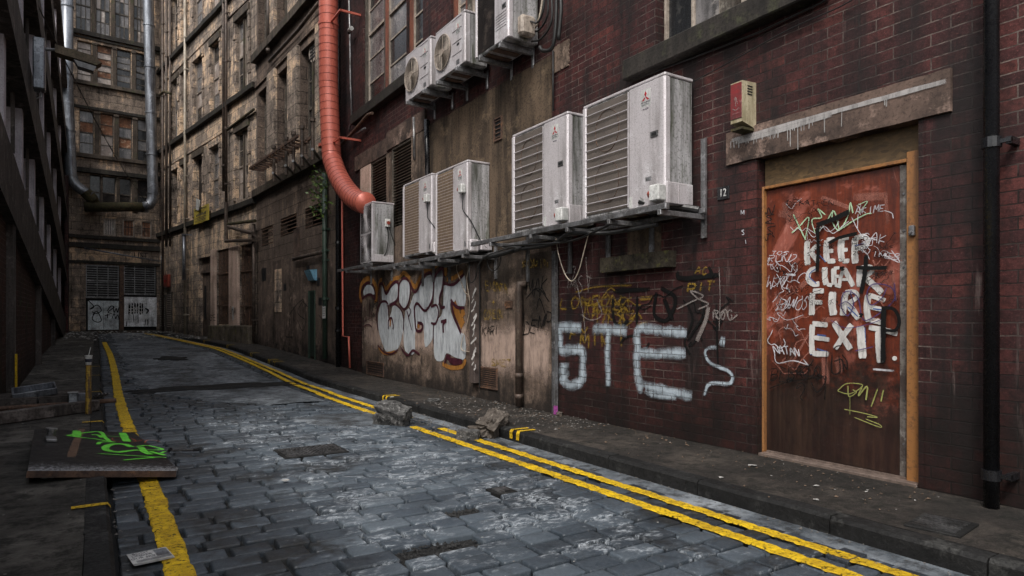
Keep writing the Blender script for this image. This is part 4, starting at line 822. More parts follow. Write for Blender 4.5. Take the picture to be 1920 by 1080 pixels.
apaint('maroon_graffiti_outline', [(cq(p), w / SC) for p, w in [(p, w * 1.45) for p, w in [([(50,305),(45,240),(75,185),(120,178),(150,230),(155,305),(125,270),(85,275),(50,305)],15), ([(180,560),(165,430),(195,340),(240,325),(262,360),(262,440)],14), ([(190,330),(188,200),(215,185),(245,262),(290,190),(330,165),(345,200),(335,310),(275,355)],18), ([(262,550),(264,480),(290,460),(302,520),(300,550)],14), ([(270,350),(320,350),(370,400),(388,480),(385,560)],12), ([(350,330),(345,210),(380,142),(425,155),(442,230),(425,340),(390,388),(350,340)],14), ([(440,170),(470,245),(500,230),(540,140),(580,95),(620,110),(632,220),(612,330),(560,400),(500,340),(475,380),(480,470),(490,555),(530,560),(540,510),(500,495)],17), ([(632,230),(640,130),(690,60),(712,90),(704,210),(680,300),(690,370),(725,370)],18), ([(610,370),(655,355),(672,420),(650,500),(610,500)],14), ([(632,510),(628,600),(630,670)],10), ([(430,370),(445,400),(430,445),(415,400),(440,500),(455,560)],8), ([(715,180),(800,185),(878,105)],18), ([(770,310),(820,370),(884,375)],20), ([(775,330),(800,450),(855,580)],20), ([(690,490),(735,480),(710,510),(712,580)],18), ([(735,750),(760,790),(865,805)],22), ([(720,830),(740,770),(770,760)],14), ([(760,800),(800,825),(865,812)],24), ([(180,680),(230,735),(290,748),(345,710)],10), ([(365,700),(420,760),(465,720),(520,755)],14), ([(70,360),(78,440),(90,470),(60,490)],6), ([(112,310),(108,470)],8), ([(60,530),(100,510),(130,530)],7), ([(130,400),(128,480)],8)]]], M['sp_maroon'], .0275, 'maroon inner outline')
apaint('yellow_tags', [(p, w) for p, w in word('EIONTA', 915, 545, 5.5, 18, 2.4, -.1, .12, -1, 51) + word('COREON', 910, 598, 5, 18, 2.2, 0, .12, 0, 52) + word('SMET', 924, 686, 8, 12, 2.6, 0, .12, 0, 53) + word('KOMIN', 984, 502, 8, 14, 2.6, 0, .15, 0, 54) + word('+', 925, 575, 8, 16, 2.6)], M['sp_yellow'], .0255)
apaint('black_tags', word('MAK', 990, 558, 11, 36, 2.4, .1, .12, 1, 55) + word('DEMP', 984, 630, 11, 26, 2.4, .15, .12, 6, 56) + word('KARI', 908, 628, 6, 16, 2.4, .1, .15, 0, 57) + [([(990,560),(1012,540),(1034,566)],2.2), ([(1010,580),(1016,560),(1030,600)],2.2)], M['sp_blackthin'], .0285)
apaint('dark_tags', word('ROXE', 644, 600, 7, 26, 1.8, .1, .2, -3, 58) + word('SK', 662, 640, 8, 20, 1.6, 0, .2, 0, 59), M['sp_blackthin'], .006)

# ================================================================== MID RIGHT: brown stone building with vents
Bd = wroot('stone_building', WB, 'brown rendered stone building with vent slots and green door, next to the red brick', 'building')
LB = 6.587
bw = [(WB.s(505), WB.s(484), 4.95, 7.8), (WB.s(544), WB.s(521), 4.95, 7.8), (WB.s(596), WB.s(564), 4.95, 7.8)]
bu = [(a, b, 9.05, 11.6) for a, b, _, _ in bw]
bdoor = WB.rect(583, 545, 594, 672)
vz = 3.05
bv = [(WB.s(x1), WB.s(x0), WB.z(x, y1), WB.z(x, y0)) for x0, x1, y0, y1, x in ((490,512,425,460,501),(526,556,405,440,541),(572,606,385,425,589))]
bd_ = (bdoor[0], bdoor[1], -.2, bdoor[3])
hl = [q + (.3,) for q in bw + bu] + [bd_ + (.15,)] + [q + (.2,) for q in bv]
mb = facade(MB(), 0, LB, -.3, 12, hl)
mb.quad((0, 0, -.3), (0, -5, -.3), (0, -5, 12), (0, 0, 12)); mb.build('wall', M['stone_mid'], Bd)
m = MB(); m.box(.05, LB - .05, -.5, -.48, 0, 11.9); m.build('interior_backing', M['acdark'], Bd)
for q in bw + bu:
    window(WB, Bd, q[0], (q[0] + q[1]) / 2 - .04, q[2], q[3], M['frame'], M['glass_gr'], off=-.24, bars=(1, 4), sash=2, glmats=[M['glass_dk'], M['glass_gr'], M['board_bk']])
    window(WB, Bd, (q[0] + q[1]) / 2 + .04, q[1], q[2], q[3], M['frame'], M['glass_gr'], off=-.24, bars=(1, 4), sash=2, glmats=[M['glass_dk'], M['glass_gr']])
    m = MB(); m.box((q[0] + q[1]) / 2 - .04, (q[0] + q[1]) / 2 + .04, -.26, -.08, q[2], q[3]); m.build('mullion', M['trim'], Bd)
def course(wall, parent, s0, s1, z0, z1, d, mat='trim', name='string_course'):
    m = MB(); n = max(2, int((s1 - s0) / .8)); x = s0
    for i in range(n):
        x1 = s0 + (s1 - s0) * (i + 1) / n; dd = d + rnd.uniform(-.008, .008); m.box(x + .002, x1 - .002, -.05, dd, z0 + rnd.uniform(-.006, .006), z1 + rnd.uniform(-.006, .006), .008); x = x1
    return m.build(name, M[mat], parent)
course(WB, Bd, 0, LB, 4.72, 4.93, .14); course(WB, Bd, 0, LB, 8.72, 8.95, .16); course(WB, Bd, 0, LB, 8.0, 8.2, .05, 'stone_mid')
xs_ = sorted([0] + [v for q in bw for v in (q[0], q[1])] + [LB])
for i in range(0, len(xs_) - 1, 2):        # stone piers between the tall windows
    a, b = xs_[i] + .05, xs_[i+1] - .05
    if b - a > .15: m = MB(); m.box(a, b, -.01, .10, 4.935, 7.99, .02); m.box(a, b, -.01, .10, 8.96, 11.6, .02); m.build('pier', M['stone'], Bd)
slab('render_panel', WB, Bd, .02, LB - .3, -.2, 2.7, M['plaster_mid'], .03, rag=.02, seed=21, )
for q in bv:
    m = MB()
    for i in range(5): z = q[2] + (q[3] - q[2]) * (i + .5) / 5; m.box(q[0], q[1], -.03, -.005, z - .012, z + .012)
    m.build('vent_bars', M['rust'], Bd)
slab('stone_strip', WB, Bd, WB.s(530), WB.s(518), WB.z(524, 585), WB.z(524, 505), M['stone'], .045, rag=.02, seed=22)
slab('stone_strip', WB, Bd, WB.s(562), WB.s(553), WB.z(557, 482), WB.z(557, 430), M['lintel'], .04, rag=.01, seed=23)
a, b, c, d = bd_
m = MB(); m.box(a, b, .031, .045, 0, d + .0); m.build('door_reveal', M['acdark'], Bd) if False else None
m = MB(); m.box(a + .02, b - .05, .032, .05, gz(17), d - .03, .003); dv = m.build('green_door', grunge('dark_green_door', (.016,.03,.02), (.008,.012,.01), None, 4, .5, .5), Bd)
m = MB(); m.box(b - .05, b, .032, .075, gz(17) - .1, d); m.box(a, a + .02, .032, .06, gz(17) - .1, d); m.box(a + .02, b - .05, .032, .06, d - .03, d); m.build('door_frame', M['pipe_gn'], dv)
for px in ((577, 498, 583, 512), (493, 503, 501, 527), (534, 532, 539, 545), (597, 521, 602, 536), (600, 558, 606, 572)):
    a, b, c, d = WB.rect(*px); m = MB(); m.box(a, b, .031, .036, c, d); m.build('wall_hole', M['acdark'], Bd)
wallpaint('faint_black_tags', WB, Bd, [([(545,590),(560,570),(572,562),(560,585),(575,600)],1.6), ([(560,600),(570,620),(578,596)],1.6), ([(540,610),(538,630),(550,632)],1.6), ([(600,590),(606,600),(604,620)],1.6), ([(555,570),(552,600)],1.6), ([(570,565),(584,580)],1.6)], M['sp_blackthin'], off=.034)

# ================================================================== FAR RIGHT: tall sooty sandstone building
Cb = wroot('sandstone_building', WC, 'tall soot stained sandstone building with rows of sash windows at the bend of the alley', 'building')
LC = 11.3
cols = [(324, 334), (341, 352), (364, 380), (396, 412), (443, 466)]
rows_ = [(4.85, 7.0), (8.25, 10.55), (11.7, 13.9)]
ch = []; cwin = []
for ci, (x0, x1) in enumerate(cols):
    a, b = sorted((WC.s(x0), WC.s(x1)))
    for ri, (z0, z1) in enumerate(rows_): cwin.append((ci, ri, a, b, z0, z1)); ch.append((a, b, z0, z1, .32))
cd1 = WC.rect(372, 482, 396, 640); cb1 = WC.rect(407, 467, 432, 608); cb2 = WC.rect(450, 458, 479, 612); cd0 = WC.rect(306, 560, 322, 640)
cd1 = (cd1[0], cd1[1], -.2, cd1[3])
for q in (cd1, cb1, cb2): ch.append(tuple(q) + (.22,))
mb = facade(MB(), -.0, LC + 1, -.3, 15.1, ch); mb.quad((0, 0, -.3), (0, -4, -.3), (0, -4, 15.1), (0, 0, 15.1)); mb.build('wall', M['stone'], Cb)
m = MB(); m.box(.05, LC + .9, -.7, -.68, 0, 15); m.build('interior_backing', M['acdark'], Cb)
for ci, ri, a, b, z0, z1 in cwin:
    if ri == 0 and ci < 3:
        m = MB(); m.box(a, b, -.2, -.17, z0, z1); m.build('boarded_window', M['board_bk'], Cb)
    elif b - a > 1.1 or ci == 4:
        mdl = (a + b) / 2
        for (p, q) in ((a, mdl - .05), (mdl + .05, b)): window(WC, Cb, p, q, z0, z1, M['frame_c'], M['glass_gr'], off=-.13, bars=(1, 4), sash=2, glmats=[M['glass_dk'], M['glass_gr'], M['glass_gr'], M['glass_wt']])
        m = MB(); m.box(mdl - .05, mdl + .05, -.2, -.04, z0, z1); m.build('mullion', M['trim'], Cb)
    else: window(WC, Cb, a, b, z0, z1, M['frame_c'], M['glass_gr'], off=-.13, bars=(1, 4), sash=2, glmats=[M['glass_dk'], M['glass_gr'], M['glass_gr'], M['glass_wt']])
    m = MB(); m.box(a - .12, b + .12, -.04, .07, z1 + .002, z1 + .24, .015); m.build('lintel', M['trim' if (ci + ri) % 3 else 'stone'], Cb)
    # rough quoin blocks at the jambs
    m = MB(); zz = z0
    while zz < z1 - .1:
        h = rnd.uniform(.24, .4); h = min(h, z1 - zz)
        for s_, e in ((a, -1), (b, 1)):
            w = rnd.uniform(.12, .22); x0, x1 = sorted((s_ + e * .003, s_ + e * w)); m.box(x0, x1, -.02, rnd.uniform(.02, .06), zz + .004, zz + h - .004, .012)
        zz += h
    m.build('quoins', M['stone'], Cb)
for z, d in ((4.55, .13), (8.02, .13), (11.45, .13), (14.85, .13)): course(WC, Cb, 0, LC, z, z + .17, d, 'sill')
for z in (7.3, 10.9): course(WC, Cb, 0, LC, z, z + .1, .035, 'stone')
# ground floor: doorway, barred tall windows, pale piers
a, b, c, d = cd1
m = MB(); m.box(a, b, -.18, -.15, 0, d); m.box(a, b, -.16, -.08, c + 3.15 - .2, c + 3.25 - .2); dd = m.build('doorway_panel', M['plaster_mid'], Cb)
m = MB(); m.box(a + .05, a + .32, -.12, -.07, .4, 2.35, .005); m.build('door', M['pink_stone'], dd)
m = MB(); m.box(b - .42, b - .22, -.147, -.13, 1.1, 2.3); m.build('side_window', M['acdark'], dd)
for q in (cb1, cb2):
    a, b, c, d = q; m = MB(); m.box(a, b, -.2, -.18, c, d); bb = m.build('window_board', M['board_bk'], Cb)
    m = MB(); x = a + .05
    while x < b: m.tube([(x, -.05 + rnd.uniform(-.01, .01), c), (x + rnd.uniform(-.01, .01), -.05, d)], .011, 5, False); x += .085
    for z in (c + .25 * (d - c), c + .68 * (d - c)): m.box(a - .03, b + .03, -.03, -.005, z - .02, z + .02)
    m.build('iron_bars', M['rust'], bb)
for x0, x1, y0, y1 in ((432.5, 449.5, 462, 612), (398, 406.5, 468, 612)):
    a, b, c, d = WC.rect(x0, y0, x1, y1); m = MB(); m.box(a, b, -.05, .07, c, d, .02); m.build('pale_pier', M['pink_stone'], Cb)
for x0, x1 in ((402, 431), (433, 478)):
    a, b, c, d = WC.rect(x0, 610, x1, 642); m = MB(); m.box(a, b, .004, .22, -.1, d, .03); m.build('low_parapet', grunge('mossy_stone', (.16,.13,.10), (.04,.035,.025), (.12,.11,.04), 3, .3, .9, bump=.7, bd=.02), Cb)
wallpaint('white_poster_paint', WC, Cb, [([(441,575),(441,590),(442,600)],10)], M['sp_brush'], off=.075)
wallpaint('black_tags', WC, Cb, word('DAM', 436, 590, 3, 16, 1.2, 0, .2, 0, 61) + word('SE', 398, 600, 5, 10, 1.2, 0, .2, 0, 62), M['sp_blackthin'], off=.085)
# low dark entrance at the far end of this building: two louvred leaves and white tag
for x0, x1, y0, y1 in ((303, 312, 553, 620), (315, 324, 548, 622), (345, 352, 575, 625)):
    a, b, c, d = WC.rect(x0, y0, x1, y1); m = MB(); m.box(a, b, .003, .05, c, d)
    g_ = m.build('louvred_door', M['frame'], Cb); m = MB(); z = c + .2
    while z < d - .1: m.box(a + .06, b - .06, .05, .062, z, z + .03); z += .075
    m.build('slats', M['frame_lt'], g_)
wallpaint('grey_tag', WC, Cb, [([(348,545),(343,560),(350,575),(352,556),(344,552)],3), ([(346,585),(352,570)],2.4)], M['sp_grey'], off=.066)

# ================================================================== END WALL
Dd = wroot('end_building', WD, 'blackened stone building closing the alley, with broken windows and two garage doors', 'building')
DLEN = 3.28
dwin = []
rD = [(12.62, 15.2, [(142,171),(180,207),(216,243),(251,272)]), (10.62, 12.2, [(145,172),(182,210),(219,246),(255,276)]), (7.72, 9.45, [(149,176),(188,213),(223,248),(258,280)]), (5.55, 6.9, [(168,189),(192,217),(224,246),(258,280)]), (4.5, 5.2, [(194,217),(230,252),(265,284)])]
dh = []
for ri, (z0, z1, cl) in enumerate(rD):
    for ci, (x0, x1) in enumerate(cl):
        a, b = sorted((WD.s(x0), WD.s(x1))); dwin.append((ri, ci, a, b, z0, z1)); dh.append((a, b, z0, z1, .2))
gar = [WD.rect(164, 563, 224, 616), WD.rect(233, 557, 294, 616)]; lvr = [WD.rect(161, 497, 223, 558), WD.rect(232, 498, 292, 552)]
gh = [(min(q[0], l[0]), max(q[1], l[1]), -.1, l[3], .15) for q, l in zip(gar, lvr)]
mb = facade(MB(), -1.2, DLEN + .6, -.3, 15.6, dh + gh); mb.build('wall', M['stone_end'], Dd)
m = MB(); m.box(-.9, DLEN + .5, -.5, -.48, 0, 15.5); m.build('interior_backing', M['acdark'], Dd)
for ri, ci, a, b, z0, z1 in dwin:
    gm = {0: [M['glass_gr'], M['glass_gr'], M['glass_wt'], M['glass_dk']], 1: [M['glass_wt'], M['glass_wt'], M['glass_gr'], M['board_or'], M['glass_dk']], 2: [M['board_or'], M['glass_gr'], M['glass_gr'], M['glass_dk'], M['glass_wt']], 3: [M['glass_dk'], M['board_bk']], 4: [M['glass_wt'], M['board_or'], M['board_or']]}[ri]
    if ri == 1: gm = [[M['glass_wt']], [M['board_or'], M['glass_wt']], [M['glass_dk'], M['glass_gr']], [M['glass_gr'], M['glass_dk']]][ci]
    if ri == 2: gm = [[M['board_or'], M['glass_gr']], [M['board_or'], M['board_or'], M['glass_wt']], [M['glass_gr'], M['board_or'], M['glass_dk']], [M['glass_gr'], M['glass_dk']]][ci]
    bars = {0: (3, 5), 1: (1, 6), 2: (1, 4), 3: (1, 2), 4: (1, 1)}[ri]
    if ri == 4:
        w = window(WD, Dd, a, b, z0, z1, M['frame_lt'] if ci else M['frame_lt'], gm[0], off=-.08, bars=(1, 1), fw=.045, glmats=[[M['glass_wt']], [M['board_or']], [M['board_or']]][ci])
        m = MB(); n = (4, 3, 2)[ci]
        for i in range(n): x = a + .05 + (b - a - .1) * (i + .5) / n; m.box(x - .008, x + .008, -.055, -.045, z0 + .04, z1 - .04)
        m.box(a + .04, b - .04, -.056, -.044, z0 + .38, z0 + .41) if ci else None
        m.build('window_bars', M['acdark'], w)
    else: window(WD, Dd, a, b, z0, z1, M['frame'], gm[0], off=-.16, bars=bars, fw=.03, sash=bars[1] // 2, glmats=gm)
# mullion posts and courses
for z0, z1, cl in rD[:4]:
    for (p0, p1), (q0, q1) in zip(cl, cl[1:]):
        a, b = sorted((WD.s(p1), WD.s(q0))); m = MB(); m.box(a + .02, b - .02, -.02, .04, z0, z1); m.box(a, b, -.02, .07, z1 - .09, z1, .01); m.build('mullion_post', M['trim'], Dd)
for z, h, d in ((12.42, .18, .12), (10.45, .15, .14), (12.3, .08, .06), (9.5, .12, .07), (7.55, .15, .13), (4.32, .14, .12), (6.95, .18, .16), (3.95, .2, .10), (3.32, .12, .08)):
    course(WD, Dd, -1.1, DLEN + .5, z, z + h, d, 'sill' if h != .15 else 'trim')
for i, (q, l) in enumerate(zip(gar, lvr)):
    zb = .66; m = MB(); mid = (q[0] + q[1]) / 2
    if i == 0: m.box(q[0] + .02, mid - .005, -.08, -.04, zb, q[3] - .02, .006); m.box(mid + .005, q[1] - .02, -.08, -.04, zb, q[3] - .02, .006)
    else: m.box(q[0], q[1], -.05, -.01, zb + .12, q[3], .006)
    gd = m.build('garage_door', grunge('scuffed_grey_door', (.80, .80, .82) if i else (.62, .68, .70), (.16, .16, .16), (.55, .54, .53), 2.5, .3, .45, bump=.2, splash=.0), Dd)
    m = MB(); m.box(l[0], l[1], -.13, -.12, l[2], l[3]); m.build('louvre_backing', M['acdark'], gd)
    m = MB(); z = l[2] + .03
    while z < l[3]: m.box(l[0], l[1], -.10, -.05, z, z + .022); z += .095
    for t in (.02, .33, .66, .98): x = l[0] + (l[1] - l[0]) * t; m.box(x - .012, x + .012, -.05, -.035, l[2], l[3])
    for z in (l[2] - .02, (l[2] + l[3]) / 2, l[3] - .03): m.box(l[0], l[1], -.055, -.03, z, z + .035)
    m.build('louvre_bars', M['steel'], gd)
m = MB(); a, b = sorted((WD.s(224), WD.s(232))); m.box(a, b, .002, .06, 0, 3.3); m.build('door_pier', M['rust'], Dd)
m = MB(); m.box(gar[1][0], gar[0][1], .061, .10, .45, .64); m.build('step', M['trim'], Dd)
wallpaint('black_door_tags', WD, Dd, [([(164,562),(176,575),(168,580),(182,572),(190,582),(180,588),(172,584)],1.6), ([(178,585),(173,598),(182,604),(190,600),(182,584),(174,590)],1.6), ([(201,583),(208,574),(214,576),(206,582),(203,586),(210,588)],1.6), ([(212,574),(214,586),(218,578),(220,586),(223,576)],1.5), ([(196,592),(206,590)],1.6), ([(201,588),(202,597)],1.6), ([(210,598),(214,588),(217,598),(220,590),(224,600)],1.5)], M['sp_black'], surf=-.035, off=.003)
wallpaint('black_stencil', WD, Dd, [([(243,569),(242,590)],3), ([(248,568),(248,590)],3), ([(253,568),(253,588)],3), ([(258,568),(258,588)],3), ([(263,568),(263,590)],3), ([(267,568),(267,588)],2.5), ([(250,590),(251,604)],1.2), ([(259,588),(259,606)],1.2), ([(272,578),(278,582),(274,588)],3), ([(273,598),(272,610)],1.4), ([(277,598),(277,610)],1.4), ([(238,602),(237,612)],1.6)], M['sp_black'], surf=-.008, off=.003)
wallpaint('white_stencil_cross', WD, Dd, [([(242,568),(269,590)],1.), ([(268,568),(242,589)],1.), ([(240,584),(278,585)],1.), ([(241,579),(268,578)],.8), ([(243,580),(247,578),(252,582),(249,590),(244,586)],1.)], M['sp_brush'], surf=-.008, off=.010)
def text(name, body, size, mat, parent, loc, rot, ext=.003, sx=1., align='CENTER'):
    cu = bpy.data.curves.new(name, 'FONT'); cu.body = body; cu.size = size; cu.extrude = ext; cu.align_x = align; cu.align_y = 'CENTER'; cu.resolution_u = 2
    o = bpy.data.objects.new(name, cu); COL.objects.link(o); dg = bpy.context.evaluated_depsgraph_get()
    me = bpy.data.meshes.new_from_object(o.evaluated_get(dg)); me.materials.clear(); me.materials.append(mat); bpy.data.objects.remove(o)
    ob = bpy.data.objects.new(name, me); link(ob, parent); ob.location = loc; ob.rotation_euler = rot; ob.scale = (sx, 1, 1); return ob
WROT = (R(90), 0, R(180))           # text standing on a wall: reads left to right from the alley
q = WD.l(264, 479); text('painted_letters', 'LIST', .30, M['plaster'], Dd, (q[0], .012, q[2]), WROT, .003)

# ================================================================== LEFT: sooty brick car park with sloping concrete bands
E = wroot('car_park', WE, 'dark brick car park with sloping concrete bands and deck openings along the left', 'building')
EL = 23.9; sl_ = .12  # unseen near end cut away to let sun onto the brick wall
bz = lambda s, n: 2.42 + .12 * (s - 20.2) + 2.48 * n      # underside of band n at s
mb = MB(); sE = [0, EL]
mb.quad((0, 0, -.4), (0, 0, bz(0, 0) + .2), (EL, 0, bz(EL, 0) + .2), (EL, 0, -.4)); mb.quad((EL, 0, -.4), (EL, 0, 2.6), (38, 0, 2.6), (38, 0, -.4)); mb.quad((EL, 0, -.4), (EL, -6, -.4), (EL, -6, 4), (EL, 0, 4)); mb.quad((0, 0, -.4), (0, -8, -.4), (0, -8, 12), (0, 0, 12))
mb.build('brick_base', M['brick_left'], E)
for n in range(5):
    m = MB(); z0, z1 = bz(0, n), bz(EL, n); h = 1.05
    m.prism([(0, -.25, z0), (EL, -.25, z1), (EL, -.25, z1 + h), (0, -.25, z0 + h)], (0, .31, 0)); bnd = m.build('concrete_band', M['concrete_dk'], E, fix=True)
    m = MB(); m.prism([(0, .06, z0), (EL, .06, z1), (EL, .06, z1 + .2), (0, .06, z0 + .2)], (0, .05, 0)); m.build('band_lip', M['concrete_dk'], bnd, fix=True)
    if n < 4:
        m = MB(); m.prism([(0, -6, z0), (EL, -6, z1), (EL, -6, z1 + .2), (0, -6, z0 + .2)], (0, 5.74, 0)); m.build('deck_slab', M['concrete_dk'], bnd, fix=True)
m = MB(); m.box(0, EL, -6.1, -6.05, 0, 14); m.build('back_wall', M['acdark'], E)
cs = [31.2 - y for y in (28.0, 24.9, 21.8, 19.1, 16.4, 13.8, 11.25, 8.7)]
for i, s in enumerate(cs):
    m = MB(); m.box(s, s + .24, -.24, -.002, bz(s, 0) + 1.0, bz(s, 4), .004); m.build('deck_column', M['lav'], E)
    if i % 2 == 0: m = MB(); m.box(s - .05, s + .05, .001, .085, -.1, bz(s, 0)); m.box(s - .07, s - .05, .0, .10, -.1, bz(s, 0)); m.build('wall_channel', M['concrete_dk'], E)
k = MB()
for n in range(1, 5):
    for s in [x + 1.3 for x in cs]:
        k.cur = 0; k.prism([(s - .5, -.1, bz(s, n) - 1.0), (s - .42, -.1, bz(s, n) - 1.0), (s - .42, -.1, bz(s, n)), (s - .5, -.1, bz(s, n))], (0, .05, 0))
k.build('opening_bars', M['concrete_dk'], E, fix=True)
q = WE.l(10, 690); m = MB(); m.box(q[0] - .09, q[0] - .01, .102, .125, gz(9) , gz(9) + .62); m.build('yellow_channel_foot', M['yellow'], E)
wallpaint('faint_green_tag', WE, E, [([(49,583),(49,608)],3), ([(40,562),(36,575)],2), ([(53,566),(49,580)],1.6)], spray('faint_green_spray', (.12, .32, .06), .8), off=.004)

# ================================================================== AIR CONDITIONERS ON THE BRICK WALL
N = NB('condenser_fins'); o = N.obj(); w = N.n('ShaderNodeTexWave'); w.bands_direction = 'X'; N.t.links.new(wobble(N, o, 3, .004), w.inputs['Vector']); w.inputs['Scale'].default_value = 22; w.inputs['Distortion'].default_value = 1.2; w.inputs['Detail'].default_value = 2; w.inputs['Detail Scale'].default_value = 4
n1 = N.noise(2.5, o, 5, .7); c = N.mix(N.ramp(w.outputs['Fac'], (.2, 0), (.8, 1)), (.035, .028, .024), (.22, .185, .16)); c = N.mix(N.ramp(n1, (.45, 0), (.7, .6)), c, (.06, .05, .045))
M['fins'] = N.done(c, .5, .3, N.bump(w.outputs['Fac'], .4, .004))
N = NB('tan_condenser_fins'); o = N.obj(); n1 = N.noise(2.5, o, 5, .7); c = N.mix(N.ramp(N.noise(120, N.mp(o, (1, 1, .05)), 3, .7), (.4, 0), (.6, 1)), (.15, .105, .07), (.30, .22, .15)); c = N.mix(N.ramp(n1, (.5, 0), (.7, .4)), c, (.22, .15, .12))
M['fins_tan'] = N.done(c, .45, .3)
M['mesh_dk'] = grunge('dark_guard_mesh', (.03, .022, .02), (.01, .008, .008), (.09, .07, .06), 3, .6, .6, .3, bump=.5, fine=160)
LOGO = lambda mb, cx, y, cz, s: [mb.poly([(cx + math.sin(a) * .12 * s * 0 + px * s, y, cz + pz * s) for px, pz in pts]) for a, pts in [(0, [(0, 1.), (-.29, .5), (0, .02), (.29, .5)]), (1, [(-.02, 0), (-.3, -.5 * 0 - .0), (-.88, -.5), (-.31, -.5)]), (2, [(.02, 0), (.3, 0), (.88, -.5), (.31, -.5)])]]
def ac(label, xf, xn, yt, yb, XF, D=.34, kind='coil', group=None, fins='fins', wires=12, name='air_conditioner', ztop=None, grp='air conditioner units bracketed to the brick wall'):
    """xf, xn: picture columns of the far and near front edges; yt, yb: rows of the near edge's ends; XF: distance of the front plane across the alley"""
    off = 4.53 - XF; sn, sf = WA.s(xn, off), WA.s(xf, off); zb = WA.z(xn, yb, off); zt = ztop or WA.z(xn, yt, off); L = sf - sn; H = zt - zb
    t = wroot(name, WA, label, 'air conditioner', (sn + sf) / 2, off - D, zb, grp); X0, X1 = -L / 2, L / 2   # X0 is the end nearer the photographer
    m = MB(); m.box(X0, X1, 0, D, .03, H - .03, .012); body = m.build('casing', M['acside'], t)
    m = MB(); m.box(X0 - .006, X1 + .006, -.004, D + .008, H - .03, H, .008); m.build('lid', M['acmetal'], t)
    gl = X0 + L * (.40 if kind != 'twin' else .1)        # grille from gl to X1, service panel from X0 to gl
    fx = D + .001
    if kind in ('coil', 'tan', 'mesh'):
        m = MB(); m.box(X0 + .004, gl - .006, D, D + .014, .035, H - .035, .006); m.box(X0 - .012, X0 + .03, D - .06, D + .012, .032, H - .032, .012); pn = m.build('service_panel', M['acmetal'], t)
        m = MB(); m.box(gl + .002, X1 - .05, D + .0005, D + .004, .06, H - .045); m.build('fin_panel', M[{'coil': 'fins', 'tan': 'fins_tan', 'mesh': 'mesh_dk'}[kind]], t)
        m = MB(); m.box(X1 - .05, X1 + .003, D - .01, D + .02, .032, H - .032, .008); m.build('end_post', M['acmetal'], t)
        m = MB()
        if kind != 'mesh':
            for i in range(wires): z = .06 + (H - .12) * (i + .3) / wires; m.tube([(gl, D + .018, z), (X1 - .05, D + .018, z)], .0045 if kind == 'coil' else .003, 6)
            for x in (gl + .004, X1 - .056): m.tube([(x, D + .014, .06), (x, D + .014, H - .05)], .005, 6)
        else:
            for i in range(26): z = .06 + (H - .12) * i / 25; m.box(gl, X1 - .05, D + .006, D + .009, z, z + .003)
            for i in range(24): x = gl + (X1 - .05 - gl) * i / 23; m.box(x, x + .003, D + .0095, D + .0125, .06, H - .06)
        m.build('wire_guard', M['acmetal'] if kind != 'mesh' else M['mesh_dk'], t)
        if kind == 'coil':
            m = MB()
            for cz in (.3, .72):
                pts = [((gl + X1 - .05) / 2 + math.cos(a) * .17, D + .008, H * cz + math.sin(a) * .2) for a in [2 * PI * i / 28 for i in range(29)]]; m.tube(pts, .003, 5, False)
            m.build('fan_ring', M['rust'], t)
    elif kind == 'fan':
        m = MB(); m.box(X0 + .004, X1 - .002, D, D + .012, .035, H - .035, .006); pn = m.build('front_panel', M['acmetal'], t)
        m = MB(); m.box(X0 - .01, X0 + .05, D - .09, D + .014, .032, H - .032, .02); m.build('corner_cover', M['acmetal'], t)
        cx = gl + (X1 - gl) * .52; cz = H * .50; rr_ = min(H * .40, (X1 - gl) * .46)
        m = MB(); m.tube([(cx, D + .0125, cz), (cx, D + .014, cz)], rr_ * .97, 36); m.build('fan_opening', M['acdark'], t)
        m = MB()
        for k_ in range(3):
            a = 2 * PI * k_ / 3 + .5; P = [(cx + math.cos(a + t_) * r * rr_, D + .017 + .004 * t_, cz + math.sin(a + t_) * r * rr_) for r, t_ in ((.12, 0), (.88, -.15), (.93, .25), (.8, .75), (.12, .6))]; m.poly(P)
        m.build('fan_blades', M['steel'], t)
        m = MB()
        for i in range(3, 15):
            r = rr_ * i / 14; m.tube([(cx + math.cos(2 * PI * j / 32) * r, D + .03, cz + math.sin(2 * PI * j / 32) * r) for j in range(33)], .0035 if i < 14 else .009, 5, False)
        for k_ in range(4): a = PI * k_ / 2 + .1; m.tube([(cx, D + .034, cz), (cx + math.cos(a) * rr_, D + .03, cz + math.sin(a) * rr_)], .005, 6)
        m.tube([(cx, D + .028, cz), (cx, D + .044, cz)], rr_ * .2, 20); m.build('fan_guard', M['frame_lt'], t)
    elif kind == 'twin':
        m = MB(); m.box(X0 + .004, X1 - .002, D, D + .012, .035, H - .035, .006); pn = m.build('front_panel', M['acmetal'], t)
        for cz in (H * .27, H * .74):
            m = MB(); hw = L * .43; hh = H * .22; m.box(-hw, hw, D + .0125, D + .016, cz - hh, cz + hh); g0 = m.build('fan_opening', M['mesh_dk'], t)
            m = MB()
            for k_ in range(36):
                a = 2 * PI * k_ / 36; sc_ = min(hw / max(1e-3, abs(math.cos(a))), hh / max(1e-3, abs(math.sin(a)))); m.tube([(math.cos(a) * .05, D + .022, cz + math.sin(a) * .05), (math.cos(a) * sc_, D + .02, cz + math.sin(a) * sc_)], .003, 4, False)
            m.box(-.045, .045, D + .02, D + .032, cz - .06, cz + .06, .01); m.build('fan_guard', M['acmetal'], t)
